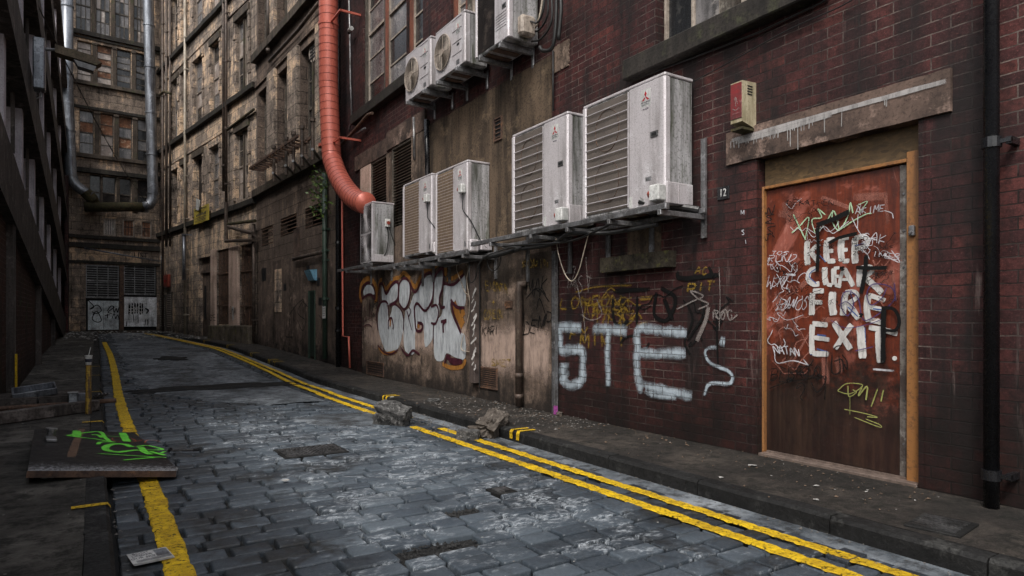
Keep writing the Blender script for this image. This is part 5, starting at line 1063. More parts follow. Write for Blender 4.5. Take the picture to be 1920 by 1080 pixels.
    # logo, plates, handle, vents
    if kind != 'twin':
        pc = (X0 + gl) / 2; s = .055 if kind != 'fan' else .05; zl = H - .16 if kind != 'fan' else H - .17; y = D + .0155
        m = MB(); m.box(pc - .062, pc + .062, D + .013, D + .0148, zl - .085, zl + .07); lb = m.build('logo_plate', M['white'], t)
        m = MB(); LOGO(m, pc, y, zl, s); m.build('emblem', M['logo_red'], lb)
        tx = {'size': .021}; text('lettering', 'MITSUBISHI', .022, M['ink'], t, (pc, y, zl - .045), WROT, .0006); text('lettering', 'ELECTRIC', .022, M['ink'], t, (pc, y, zl - .066), WROT, .0006)
        if kind in ('coil',): text('lettering', 'Mr.SLIM', .020, M['sp_blue'] if False else M['ink'], t, (pc, y, zl - .105), WROT, .0006)
    if kind in ('coil', 'mesh'):
        m = MB(); hx = X0 + L * .10; z = H * .56 if kind == 'coil' else H * .45; m.box(hx - .045, hx + .045, D + .014, D + .022, z - .025, z + .025, .006); h_ = m.build('handle', M['steel'], t); m = MB(); m.box(hx - .03, hx + .03, D + .0221, D + .0235, z - .012, z + .012); m.build('grip_hole', M['acdark'], h_)
    if kind == 'coil':
        m = MB(); m.box(pc - .07, pc + .0, D + .014, D + .0165, H * .22, H * .25); m.build('rating_plate', M['steel'], t)
        m = MB(); m.box(X0 + .02 - .04, X0 + .10, D + .002, D + .10, .05, .19, .01); sw = m.build('isolator_switch', M['white'], t); m = MB(); m.tube([(X0 + .10, D + .06, .12), (X0 + .125, D + .06, .12)], .032, 14); m.build('rotary_knob', M['red_sw'], sw)
        m = MB(); m.box(X0 - .016, X0 - .004, .01, D - .005, .035, H * .19, .005); m.box(X0 - .02, X0 - .001, D * .55, D * .57, .035, H * .19); m.build('pipe_cover', M['acmetal'], t)
        m = MB(); m.box(gl - .05, gl - .01, D + .014, D + .0155, .05, .15); m.build('warning_label', M['white'], t)
    if kind == 'tan':
        z = H * .69; m = MB(); m.box(X0 + .02, X0 + .13, D + .012, D + .085, z - .06, z + .06, .01); sw = m.build('isolator_switch', M['white'], t); m = MB(); m.tube([(X0 + .13, D + .05, z), (X0 + .155, D + .05, z)], .034, 14); m.build('rotary_knob', M['red_sw'], sw)
        m = MB(); m.tube(spline([(X0 + .05, D + .05, z - .06), (X0 + .05, D + .05, z - .2), (X0 + .03, D + .05, z - .3), (X0 - .04, D * .9, z - .45), (X0 - .09, D * .5, .12), (X0 - .09, 0.02, .02)]), .008, 6); m.build('power_cable', M['cable'], t)
        m = MB(); m.box(X0 - .09, X0 - .004, D * .62, D + .01, .0, .17, .02); m.box(X0 - .10, X0 - .004, .02, D * .56, .03, .17, .01); m.build('pipe_cover', M['acmetal'], t)
        m = MB(); m.box(X0 + .03, X0 + .07, D + .014, D + .0155, .08, .15); m.build('warning_label', M['sp_blue'] if False else M['steel'], t)
    if kind == 'fan':
        m = MB()
        for z in (H * .3, H * .52, H * .74, H * .95): m.box(X0 + .07, gl - .01, D + .012, D + .019, z - .006, z + .003)
        m.build('panel_ribs', M['acmetal'], t); m = MB(); m.box(pc - .035, pc + .035, D + .0125, D + .015, H * .43, H * .47); m.build('vent_slot', M['acdark'], t)
        m = MB(); m.box(pc - .04, pc + .05, D + .0122, D + .0138, H * .08, H * .17); m.build('warning_label', M['steel'], t)
    if kind == 'twin':
        m = MB(); m.box(X0 - .045, X0 - .002, D * .22, D * .45, H * .60, H * .73, .008); sw = m.build('isolator_switch', M['white'], t); m = MB(); m.tube([(X0 - .045, D * .33, H * .665), (X0 - .065, D * .33, H * .665)], .03, 14); m.build('rotary_knob', M['red_sw'], sw)
        for dy, e in ((.40, [(X0 - .02, .14, H * .6), (X0 - .03, .12, H * .45), (X0 - .03, .16, H * .2), (X0 - .012, .2, H * .13)]), (.3, [(X0 - .02, .10, H * .6), (X0 - .04, .06, H * .45), (X0 - .02, -.01, H * .32), (X0 + .05, -.03, H * .28)])): m = MB(); m.tube(spline(e), .008, 6); m.build('power_cable', M['cable'], t)
        m = MB(); m.box(X0 - .014, X0 - .002, .02, D - .02, .035, H * .15, .004); m.box(X0 - .0, X0 + .03, D - .05, D + .016, .032, H - .032, .008); m.build('pipe_cover', M['acmetal'], t)
    if kind == 'mesh':
        m = MB()
        for i in range(6): z = H * (.38 - .035 * i); m.box(X0 + .03, gl - .03, D + .013, D + .019, z - .004, z + .004)
        m.build('panel_ribs', M['acmetal'], t); m = MB(); m.box(X0 - .12, X0 - .003, D * .25, D * .75, .06, .30, .03); m.build('pipe_cover', M['frame_lt'], t)
    m = MB()
    for x in (X0 + .12, X1 - .14): m.box(x, x + .05, -.015, D + .03, 0, .03, .005)
    m.build('feet', M['steel'], t)
    m = MB()
    for x in (.25, .5, .75): m.box(X0 + L * x - .05, X0 + L * x + .05, .04, D - .04, .018, .0295)
    m.build('base_ribs', M['rust'], t)
    return sn, sf, zb
u1 = ac('largest wide air conditioner with wire grille, nearest the red door', 1095, 1247, 134, 388, 4.13)
u2 = ac('wide air conditioner with wire grille sharing the long platform, left of the largest', 962, 1065, 208, 424, 4.13, wires=11)
u3 = ac('tall air conditioner with tan grille and mossy side, cable hanging down it', 818, 877, 299, 473, 4.17, kind='tan', wires=26)
u4 = ac('tall tan grilled air conditioner squeezed between its twin and the small double fan unit', 757, 810, 324, 476, 4.17, kind='tan', wires=26)
u5 = ac('small double fan air conditioner at the end of the red duct', 677, 699, 377, 494, 4.10, D=.40, kind='twin')
u6 = ac('lower left round fan air conditioner under the upper windows', 762, 808, 66, 164, 4.10, kind='fan')
u7 = ac('middle round fan air conditioner of the upper three, larger fan', 818, 872, 17, 121, 4.10, kind='fan')
u8 = ac('dark mesh air conditioner at the top edge beside a bundle of cables', 893, 954, 0, 74, 4.08, D=.42, kind='mesh', ztop=WA.z(954, 74, .45) + .95)

def frame_(label, sa, sb, z, arms, reach, rail_z=.0, chan=(.6, .5), cat='bracket', name='steel_bracket', g='steel brackets carrying the air conditioners'):
    t = wroot(name, WA, label, cat, sa, 0, z, g); L = sb - sa
    m = MB(); m.box(-.06, L + .06, reach - .045, reach, -.045, 0, .004); m.box(-.06, L + .06, reach - .045, reach + .012, -.05, -.045); m.build('front_rail', M['steel'], t)
    m = MB(); m.box(-.06, L + .06, .06, .10, -.045, 0, .004); m.build('back_rail', M['steel'], t)
    for a, (up, dn) in arms:
        m = MB(); m.box(a, a + .042, .045, reach + .02, -.095, -.051, .004); m.build('arm', M['steel'], t)
        m = MB(); m.box(a - .005, a + .047, .024, .03, -dn, up); m.box(a - .005, a, .03, .045, -dn, up); m.box(a + .042, a + .047, .03, .045, -dn, up); m.build('wall_channel', M['steel'], t)
    return t
fr = frame_('long steel platform under the two wide units with a tall channel at each end', WA.s(1325) , WA.s(958), u1[2] - .002, [(-.02, (.62, .25)), (.62, (.1, .35)), (1.25, (.05, .4)), (1.9, (.05, .45)), (2.75, (.65, .5))], .56)
m = MB(); m.tube(spline([(.3, .3, -.12), (.9, .35, -.13), (1.3, .5, -.10), (1.9, .3, -.14), (2.7, .2, -.12)]), .02, 8); m.tube(spline([(.0, .1, -.01), (.15, .2, .03), (.3, .35, .05), (.4, .42, .10)]), .03, 8); m.tube(spline([(.7, .5, -.08), (1.0, .48, -.13), (1.5, .4, -.16), (2.3, .45, -.12), (2.8, .4, -.08)]), .012, 6); m.build('refrigerant_pipes', M['cable'], fr)
fr2 = frame_('steel platform under the two tan grilled units', WA.s(935), WA.s(757), u3[2] - .002, [(.0, (.1, .35)), (.7, (.05, .3)), (1.35, (.05, .35)), (1.9, (.05, .3)), (2.3, (.05, .35))], .52)
m = MB(); m.tube(spline([(-.9, .2, -.03), (-.3, .25, -.08), (.3, .2, -.07), (1.2, .2, -.1)]), .03, 8); m.tube(spline([(-.6, .15, .02), (-.1, .3, -.1), (.1, .3, -.35), (.25, .3, -.38), (.45, .2, -.1)]), .008, 6); m.build('refrigerant_pipes', M['cable'], fr2)
frame_('short steel bracket under the small double fan unit', WA.s(745), WA.s(682), u5[2] - .002, [(.15, (.05, .28)), (1.2, (.05, .3))], .52)
for u, lb in ((u6, 'angle bracket under the lower left round fan unit'), (u7, 'angle bracket under the middle round fan unit'), (u8, 'angle bracket under the dark mesh unit')):
    L = u[1] - u[0]; t = wroot('angle_bracket', WA, lb, 'bracket', u[0], 0, u[2] - .002, 'angle brackets under the upper units')
    for a in (.12, L - .17):
        m = MB(); m.box(a, a + .045, .022, .50, -.05, 0, .004); m.build('arm', M['steel'], t); m = MB(); m.box(a, a + .045, .0, .022, -.2, .05, .003); m.build('wall_plate', M['steel'], t)
def thin(name, wall, label, cat, pts, r, mat, n=8, collars=(), smooth=True, group=None, cr_=1.35, ch_=.05, root=None, sp=False):
    P = spline(pts) if sp else [Vector(p) for p in pts]
    m = MB(); m.tube(P, r, n)
    for c in collars:
        c = Vector(c[:3]) if not isinstance(c, (int, float)) else None
        if c is not None: m.tube([c - Vector((0, 0, ch_)), c + Vector((0, 0, ch_))], r * cr_, n)
    ox, oy, oz = P[0]; m.v = [(x - ox, y - oy, z - oz) for x, y, z in m.v]
    o = m.build(name, M[mat] if isinstance(mat, str) else mat, None, smooth=False)
    o.location = wall.w(ox, oy, oz); o.rotation_euler = (0, 0, wall.rot)
    for p in o.data.polygons: p.use_smooth = len(p.vertices) == 4
    return tag(o, label, cat, group)
# hanging cables
hp = lambda pts, off: [(lambda q: (q[0], off, q[2]))(WA.l(x, y, off)) for x, y in pts]
thin('cable', WA, 'cream cable hanging in a loop under the long platform', 'cable', hp([(1042,446),(1048,480),(1060,515),(1073,527),(1085,508),(1094,475),(1103,440)], .3), .006, 'cable_w', 6, sp=True)
thin('cable', WA, 'black cable loop hanging beside the blotched duct', 'cable', hp([(912,478),(916,500),(925,508),(936,498),(940,475)], .2), .007, 'cable', 6, sp=True)
thin('cable', WA, 'cream cable hanging down past the silver graffiti', 'cable', hp([(862,478),(858,492),(856,505),(862,522),(872,548),(880,556),(879,590),(872,620),(866,640),(866,656),(884,660)], .05), .006, 'cable_w', 6, sp=True)
thin('cable', WA, 'twisted pale cable running down to the blotched duct', 'cable', hp([(877,478),(874,492),(878,505),(875,525),(880,560),(884,600)], .06), .006, 'cable_w', 6, sp=True)
for i, pts in enumerate([[(1020,-20),(1012,30),(1003,52),(992,45)], [(1028,-20),(1026,30),(1008,58),(993,52)], [(1034,-20),(1034,40),(1015,72),(997,78)], [(1044,-20),(1042,50),(1035,90),(1018,95),(1012,88)], [(1050,-20),(1052,20),(1047,75)], [(1022,-20),(1018,20),(1008,42),(994,40)]]):
    thin('cable', WA, ['cream cable curling into the dark mesh unit', 'uppermost black cable looping from the dark mesh unit', 'black cable sagging under the others by the dark mesh unit', 'thick black cable hanging in a hook below the bundle', 'straight black conduit right of the cable bundle', 'thin cable at the left side of the bundle'][i], 'cable', hp(pts, .12 + .02 * i), .012 if i not in (3, 4) else .022, 'cable_w' if i == 0 else 'cable', 8, sp=True, group='cables beside the dark mesh unit')
thin('cable', WA, 'thin slack cables strung below the near sill', 'cable', hp([(1283,162),(1380,110),(1480,55),(1580,10),(1640,-30)], .04), .005, 'cable', 5, sp=True)
thin('cable', WA, 'black cable clipped just under the near sill', 'cable', hp([(1186,150),(1300,108),(1420,62),(1540,5),(1580,-20)], .03), .008, 'cable', 5)
thin('conduit', WA, 'thin black conduit beside the mortar patch above the wide units', 'conduit', hp([(1037,95),(1037,208)], .04), .012, 'cable', 6)

# ================================================================== THE RED DUCT
def ribbed(mb, P, r, step, bead=.012, n=24):
    P = [Vector(p) for p in P]; acc = 0; 
    mb.tube(P, r, n)
t = wroot('red_duct', WA, 'fat salmon red spiral duct running down the wall and curving to the small fan unit', 'duct', WA.s(625), 0, 0)
oD = .42; s0_ = WA.s(616, oD); D0 = WA.s(625)
vtop = (s0_ - D0, oD, 12.2); zb_ = WA.z(620, 275, oD)
pts = [vtop, (s0_ - D0, oD, zb_ + .1)]
path = [(612,0),(620,270)]
q1 = [(621,282),(626,308),(635,332),(648,354),(662,370),(674,378),(686,381)]
P = [Vector((s0_ - D0, oD, 9.9)), Vector((s0_ - D0, oD, 8)), Vector((s0_ - D0, oD, 6))] + [Vector((lambda q: (q[0] - D0, oD, q[2]))(WA.l(x, y, oD))) for x, y in q1]
rD_ = .195
fine = [P[0]]; 
for i in range(80): fine.append(P[0].lerp(P[2], (i + 1) / 80))
fine += spline(P[2:], 6)[1:]
m = MB(); m.tube(fine, rD_, 28); o_ = m.build('duct_tube', M['duct'], t, smooth=True)
tot = 0; last = fine[0]; rings = []; k = MB(); acc = 0
for a, b in zip(fine, fine[1:]):
    seg = (b - a).length
    while acc <= seg:
        c = a.lerp(b, acc / seg); d = (b - a).normalized(); big = False
        k.tube([c - d * .006, c - d * .003, c + d * .003, c + d * .006], rD_, 28, False, rs=[rD_ * .98, rD_ + .006, rD_ + .006, rD_ * .98]); acc += .155
    acc -= seg
k.build('seam_beads', grunge('duct_seam', (.30,.07,.05), (.12,.03,.025), None, 4, .5, .5), t, smooth=True)
for py in (48, 275):
    z = WA.z(615, py, oD); m = MB(); c = Vector((s0_ - D0, oD, z)); m.tube([c - Vector((0,0,.03)), c + Vector((0,0,.03))], rD_ + .012, 28); m.box(c.x - .8, c.x - .15, oD - .02, oD + .02, z - .015, z + .015); m.box(c.x - .8, c.x - .76, -.0, oD, z - .02, z + .02); m.build('support_band', M['duct'], t)

# ================================================================== DRAINPIPES AND CONDUITS
def drain(label, wall, px, ytop, ybot, r, mat, off=.09, joints=(), n=14, name='drainpipe', z1=None, z0=None, foot=None):
    s = wall.s(px, off); zt = z1 if z1 is not None else wall.z(px, ytop, off); zb = z0 if z0 is not None else wall.z(px, ybot, off)
    t = wroot(name, wall, label, 'drainpipe', s, 0, zb, 'pipes running down the walls')
    m = MB(); m.tube([(0, off, 0), (0, off, zt - zb)], r, n); 
    if foot: m.tube([(0, off, .12), (0, off + .04, .03), (0, off + .14, -.01)], r, n)
    p = m.build('pipe', M[mat], t)
    for pp in p.data.polygons: pp.use_smooth = len(pp.vertices) == 4
    for y in joints:
        z = (wall.z(px, y, off) if y < 2000 else y - 2000) - zb
        m = MB(); m.tube([(0, off, z - .03), (0, off, z + .03)], r * 1.28, n); m.box(-.1, -.0, off - .012, off + .012, z - .012, z + .012); m.box(-.1, -.07, -.0, off, z - .02, z + .02); m.build('collar', M[mat], t)
    return t
drain('glossy black drainpipe right of the red door', WA, 1859, 0, 945, .040, 'blackpipe', .11, (268, 890), z1=9.3, z0=-.02)
drain('black iron drainpipe on the corner of the red brick and the stone building', WA, 634, 0, 690, .055, 'blackpipe', .1, (455, 578, 620), z1=9)
drain('green drainpipe left of the black one with a white notice', WB, 609, 320, 690, .055, 'pipe_gn', .1, (430, 470, 488, 560), z1=4.4, z0=.2)
thin('pipe', WA, 'thin red pipe on the dark brick behind the small fan unit', 'pipe', hp([(641,300),(643,630),(654,632),(656,690)], .06), .022, 'duct', 8, group='pipes running down the walls')
thin('pipe', WA, 'short standing soil pipe with elbow top against the brown render', 'pipe', [(WA.s(984,.05), .03, WA.z(984,533,.05)), (WA.s(974,.1), .10, WA.z(974,533,.1)), (WA.s(973,.1), .10, WA.z(973,545,.1)), (WA.s(973,.1), .10, .02)], .045, 'pipe_br', 12, collars=[(WA.s(973,.1), .10, .40), (WA.s(973,.1), .10, .14)], cr_=1.18, ch_=.03)
s_ = WA.s(1041, .04); t = wroot('steel_channel', WA, 'grey steel channel standing between the brown render and the STE letters', 'channel', s_, 0, 0)
zt = WA.z(1041, 470, .04); m = MB(); m.box(-.035, .035, .024, .03, 0, zt); m.box(-.035, -.03, .03, .065, 0, zt); m.box(.03, .035, .03, .065, 0, zt); m.build('channel', M['steel'], t)
m = MB(); m.box(-.036, -.005, .031, .067, .0, .10); m.build('magenta_paint', flat('magenta_paint', (.35, .08, .30)), t)
t = wroot('trunking', WA, 'brown metal trunking blotched with white paint beside the silver graffiti', 'trunking', WA.s(887, .1), 0, 0)
zt = WA.z(887, 490, .1); z0 = WA.z(887, 718, .1); m = MB(); m.box(-.07, .07, .03, .12, z0, zt, .005); tk = m.build('trunk', grunge('blotched_trunking', (.10,.075,.065), (.04,.03,.028), None, 3, .5, .6), t)
rr = random.Random(5); st = []
for i in range(17):
    y = 548 + i * 9 + rr.uniform(-3, 3); x = 888 + rr.uniform(-3, 3); st.append(([(x - 2, y + rr.uniform(0, 5)), (x + 1, y - 3), (x + rr.uniform(1, 4), y - rr.uniform(5, 10))], rr.uniform(2.2, 5)))
st_ = [([(lambda q: (q[0] - WA.s(887, .1), q[2]))(WA.l(x, y, .12)) for x, y in p], w * 9.2 / FPX) for p, w in st]
ribbons('white_blotches', st_, M['sp_brush'], tk, wallmp, .1235)
m = MB(); m.tube([(.1, .06, 0.2), (.1, .06, zt)], .014, 6); m.tube([(-.1, .05, .15), (-.1, .05, zt)], .011, 6); m.build('side_conduits', M['cable'], t)
thin('conduit', WA, 'dark downpipe between the louvred vents and the brown render', 'conduit', hp([(800,225),(802,330)], .05), .045, 'blackpipe', 10)
thin('conduit', WA, 'grey strut channel standing above the tan grilled units', 'conduit', hp([(776,220),(777,300)], .05), .025, 'steel', 8)
thin('conduit', WA, 'slim grey conduit with a small lamp head beside the red duct', 'conduit', hp([(653,-60),(656,60),(657,150),(660,232),(656,236),(655,248)], .05), .02, 'steel', 8)
t = wroot('flood_lamp', WA, 'small cylindrical lamp on the slim conduit beside the red duct', 'lamp', WA.s(657, .1), .1, WA.z(657, 58, .1)); m = MB(); m.tube([(.10, 0, .0), (-.02, .02, 0)], .035, 12); m.build('lamp_body', M['cable'], t); m = MB(); m.tube([(-.02, .02, 0), (-.16, .03, -.01)], .045, 14); m.build('lamp_head', M['white'], t)
thin('conduit', WA, 'rusty pipe slanting up under the upper sill', 'conduit', hp([(640,270),(660,250),(690,215),(698,212)], .12), .03, 'rust', 8)
thin('conduit', WA, 'short grey pipe stub below the slanting rusty pipe', 'conduit', hp([(656,252),(668,251),(685,240)], .08), .02, 'steel', 8)
thin('conduit', WB, 'horizontal pale pipe joining the green drainpipe', 'conduit', [(lambda q: (q[0], .12, q[2]))(WB.l(x, y, .12)) for x, y in ((550,486),(607,472))], .045, 'pipe_br', 10)
hb = lambda W_, pts, off: [(lambda q: (q[0], off, q[2]))(W_.l(x, y, off)) for x, y in pts]
thin('conduit', WB, 'long dark pipe slanting under the upper string course', 'conduit', hb(WB, [(505,115),(560,55),(598,5)], .1), .045, 'pipe_br', 10)
thin('conduit', WB, 'vertical iron pipe between the upper windows', 'conduit', hb(WB, [(503,-40),(503,95)], .12), .05, 'pipe_br', 10, collars=[hb(WB, [(503,95)], .12)[0]])
drain('pale conduit on the sandstone front', WC, 347, 0, 628, .05, 'pipe_cr', .12, (70, 130, 250, 330, 410, 505, 590), z1=15, z0=.4)
drain('double iron drainpipe left one on the sandstone front', WC, 419, 0, 380, .045, 'pipe_br', .1, (60, 115, 310), z1=15, z0=5.3)
drain('double iron drainpipe right one on the sandstone front', WC, 424, 0, 420, .045, 'pipe_br', .12, (25, 115, 240, 345), z1=15, z0=4.7)
drain('iron pipe in the corner beside the grey duct', WC, 305, 0, 600, .05, 'pipe_br', .12, (45, 100, 180, 330), z1=15, z0=.5)
drain('second iron pipe near the corner of the end wall', WC, 312, 0, 420, .05, 'pipe_br', .2, (60, 106, 210), z1=15, z0=4)
drain('third iron pipe near the corner of the end wall', WC, 319, 0, 420, .045, 'pipe_br', .1, (105, 240), z1=15, z0=4)
drain('brown pipe beside the barred windows', WC, 476, 420, 625, .05, 'pipe_br', .14, (445, 530, 562, 600), z0=.4)
drain('short pale pipe left of the doorway', WC, 345, 440, 525, .06, 'zinc', .25, (440,))
pf = wroot('pipe_cluster', WC, 'cluster of mossy horizontal pipes above the barred windows', 'pipework', WC.s(425), 0, 4)
def cl(pts, r, mat, off=.2): 
    m = MB(); m.tube([(x - WC.s(425), y, z - 4) for x, y, z in hb(WC, pts, off)], r, 10); m.build('pipe', M[mat], pf)
cl([(428,420),(478,414)], .05, 'mossy'); cl([(428,425),(452,432),(474,437)], .055, 'pipe_br', .26); cl([(423,452),(475,450)], .05, 'pipe_br', .22); cl([(424,380),(424,455)], .06, 'pipe_br', .18)
thin('conduit', WC, 'horizontal mossy pipe tying the corner pipes together', 'conduit', hb(WC, [(300,178),(308,172),(320,176)], .3), .05, 'mossy', 8, sp=True)
thin('conduit', WC, 'mossy pipe slanting down from the double drainpipe', 'conduit', hb(WC, [(424,245),(450,225),(476,205)], .1), .04, 'mossy', 8)
# grey ducts and mossy crosspipe on the end wall
def dq(pts, off): return hb(WD, pts, off)
td = wroot('grey_duct', WD, 'left fat zinc duct bending into the end wall corner', 'duct', 0, 0, 0)
sd_ = WD.s(126, .5); m = MB(); P = [Vector((sd_, .5, 15.5)), Vector((sd_, .5, 10)), Vector((WD.s(133, .5), .5, WD.z(133, 330, .5)))] + [Vector(p) for p in dq([(140,345),(155,357),(170,368)], .5)]
m.tube([P[0], P[1]] + spline(P[2:], 4), .20, 22); m.build('duct_tube', M['zinc'], td, smooth=True)
m = MB()
for py in (12, 140, 245, 330): z = WD.z(128, py, .5); xx = sd_ + (WD.s(133, .5) - sd_) * max(0, min(1, (10 - z) / (10 - P[2].z))); m.tube([(xx, .5, z - .03), (xx, .5, z + .03)], .225, 22)
m.build('bands', M['zinc'], td)
m = MB(); e = dq([(160,360),(172,372)], .5); m.tube([e[0], e[1], (e[1][0] - .1, .2, e[1][2] - .15)], .22, 16); m.build('end_elbow', M['mossy'], td)
te = wroot('grey_duct', WD, 'right fat zinc duct joining the mossy crosspipe', 'duct', 0, 0, 0)
xr = lambda y: 278 + (y / 370) * 9
m = MB(); P = [(WD.s(278, .5), .5, 15.5)] + dq([(xr(0), 0), (xr(200), 200), (xr(360), 360)], .5) + dq([(286,374),(280,384),(268,389)], .5)
m.tube(P, .20, 22); m.build('duct_tube', M['zinc'], te, smooth=True)
m = MB()
for py in (48, 126, 212, 290, 363): c = Vector(dq([(xr(py), py)], .5)[0]); m.tube([c - Vector((0, 0, .035)), c + Vector((0, 0, .035))], .225, 22)
m.build('bands', M['zinc'], te)
m = MB(); m.tube(dq([(270,388),(158,388)], .5), .19, 18); m.build('mossy_crosspipe', M['mossy'], te, smooth=True)
thin('pipe', WD, 'thin grey pipe slanting across above the garage louvres', 'pipe', dq([(158,465),(230,478),(300,490)], .2), .03, 'zinc', 8)
thin('pipe', WD, 'pale pipe standing right of the garage doors', 'pipe', dq([(303,480),(305,545)], .3), .04, 'zinc', 8)
t = wroot('alarm_box', WC, 'small red box on the wall right of the garage doors', 'alarm box', WC.s(317), 0, WC.z(317, 527)); m = MB(); m.box(-.3, .3, .01, .14, -.26, .26, .03); m.build('box', M['red_sw'], t); m = MB(); m.box(-.2, .2, .14, .15, -.04, .04); m.build('front_plate', M['logo_red'], t)
# brick corner pier at the left end
wE = Wall(-1.03, 31.2, 270); t = wroot('brick_pier', WE, 'narrow red brick corner pier between the car park and the end wall', 'pier', 0, 0, 0)
m = MB(); m.box(.0, .9, .02, .14, -.1, 6.6, .01); m.build('pier', M['brick'], t)

# ================================================================== FIXTURES
def alarm():
    q = WA.l(1392, 236, .2); z0, z1 = WA.z(1392, 236, .17), WA.z(1392, 150, .17); s1, s0 = WA.s(1370, .17), WA.s(1392, .17)
    t = wroot('alarm_box', WA, 'faded red and cream alarm bell box left of the lintel', 'alarm box', s0, 0, z0); H = z1 - z0; L = s1 - s0; D = .17
    m = MB(); m.prism([(0, 0, .0), (0, D, .04), (0, D, H), (0, .0, H + .01)], (L, 0, 0)); m.build('body', grunge('cream_enamel', (.46, .40, .28), (.20, .17, .10), None, 6, .6, .45, bump=.1), t, fix=True)
    m = MB(); m.box(.004, L - .002, D + .0005, D + .006, .07, H - .01, .002); fp = m.build('red_front', grunge('faded_red_enamel', (.20, .028, .03), (.09, .03, .03), (.30, .17, .15), 5, .3, .4), t)
    ribbons('worn_emblem', [([(L * .35, H * .5), (L * .45, H * .62), (L * .55, H * .66), (L * .65, H * .6)], .006), ([(L * .5, H * .45), (L * .52, H * .55), (L * .5, H * .68)], .006), ([(L * .2, H * .42), (L * .5, H * .38), (L * .8, H * .43)], .006)], M['sp_grey'], fp, wallmp, D + .0075); m = MB(); m.box(.02, L - .02, D + .0065, D + .0075, H * .3, H * .32); m.build('front_lettering', flat('worn_lettering', (.3, .12, .12)), fp)
    m = MB()
    for i in range(4): z = H * .72 + i * .022; m.box(-.004, .001, .05, .11, z, z + .008)
    m.build('sounder_slots', M['acdark'], t); m = MB(); m.box(.0, L, .0, D, -.02, .0); m.build('base', M['mossy'], t)
alarm()
a, b, c, d = WA.rect(1345, 350, 1367, 374, .01); t = wroot('number_plate', WA, 'small black house number plate reading 12', 'number plate', (a + b) / 2, 0, (c + d) / 2)
m = MB(); m.box(-(b - a) / 2, (b - a) / 2, .001, .012, -(d - c) / 2, (d - c) / 2, .002); m.build('plate', M['blackpipe'], t); text('numerals', '12', .095, M['white'], t, (0, .014, 0), WROT, .001, .8)
a, b, c, d = WB.rect(574, 505, 585, 527, .15); t = wroot('lamp_box', WB, 'pale blue boxed lamp above the green door', 'lamp', (a + b) / 2, 0, c)
m = MB(); m.prism([(-.2, 0, 0), (-.2, .10, .02), (-.2, .2, d - c - .02), (-.2, 0, d - c)], (.4, 0, 0)); m.build('blue_shade', flat('pale_blue_enamel', (.20, .42, .58), .4), t, fix=True); m = MB(); m.box(-.22, .22, .0, .03, -.03, d - c + .03); m.build('back_plate', M['steel'], t)
a, b, c, d = WB.rect(605, 574, 611, 597, .16); t = wroot('notice', WB, 'small white notice strapped to the green drainpipe', 'sign', (a + b) / 2, .165, c); m = MB(); m.box(-.09, .09, 0, .01, 0, d - c); m.build('sheet', M['white'], t)
m = MB()
for i in range(6): m.box(-.07, .07 - rnd.uniform(0, .03), .0101, .0115, .06 + i * .05, .07 + i * .05)
m.build('printed_lines', M['ink'], t)
# oval vent in the tall window of the stone building
q = WB.l(581, 91, .0); t = wroot('oval_vent', WB, 'round slatted vent high in the tall window by the red duct', 'vent', q[0], -.2, q[2]); m = MB(); m.tube([(0, 0, 0), (0, .12, 0)], .30, 24); m.build('rim', M['frame_lt'], t); m = MB()
for i in range(6): z = -.2 + i * .08; m.box(-.2, .2, .12, .135, z, z + .03)
m.build('slats', M['cable'], t)
# rusty ledge platform with short standing pipes
t = wroot('pipe_rack', WB, 'rusty rack of short standing pipes along the stone ledge', 'rack', WB.s(600), 0, 4.98); L = WB.s(508) - WB.s(600)
m = MB(); m.box(-.2, L, .25, .30, .25, .31); m.box(-.2, L, .55, .60, .25, .31); 
for i in range(16): x = L * i / 16; m.box(x, x + .05, .25, .60, .20, .24)
m.build('ladder_frame', M['rust'], t)
for px in (515, 538, 552, 568, 588):
    x = WB.s(px, .4) - WB.s(600); m = MB(); m.tube([(x, .42, -.35), (x, .42, .55)], .04, 8); m.tube([(x, .42, .50), (x, .42, .58)], .065, 8); m.build('standing_pipe', M['pipe_br'], t); m = MB(); m.tube([(x + .35, .15, -.2), (x - .35, .55, -.2)], .03, 8); m.build('cross_bar', M['steel'], t)
# plant growing on the green pipe
M['leaf'] = grunge('plant_leaf', (.10, .17, .03), (.04, .08, .015), (.20, .26, .06), 6, .1, .5, bump=.1)
t = wroot('climbing_plant', WB, 'sparse leafy plant sprouting along the green drainpipe', 'plant', WB.s(600), .15, 3.0)
m = MB(); rr = random.Random(4); ax = WB.s(600); stems = [[(602,410),(600,380),(598,350),(603,330),(595,318)], [(602,400),(610,385),(614,375)], [(601,375),(592,360),(588,352)], [(601,395),(592,392),(590,385)], [(600,350),(608,345),(611,352)], [(598,345),(592,332),(588,328)]]
lf = MB()
for st in stems:
    P = spline([(x - ax, y + rr.uniform(-.05, .05), z - 3) for x, y, z in hb(WB, st, .2)], 5); m.tube([(p.x, p.y - .15, p.z) for p in P], .006, 4)
    for p in P:
        for _ in range(3):
            c = Vector((p.x, p.y - .15, p.z)) + Vector((rr.gauss(0, .09), rr.gauss(0, .08), rr.gauss(0, .07))); a = Vector((rr.gauss(0, 1), rr.gauss(0, 1), rr.gauss(0, .6))).normalized(); b = a.cross(Vector((rr.gauss(0, 1), rr.gauss(0, 1), 1))).normalized(); s = rr.uniform(.03, .055)
            lf.quad(c - a * s, c + b * s * .5, c + a * s, c - b * s * .5)
m.build('stem', M['pipe_gn'], t); lf.build('leaves', M['leaf'], t)
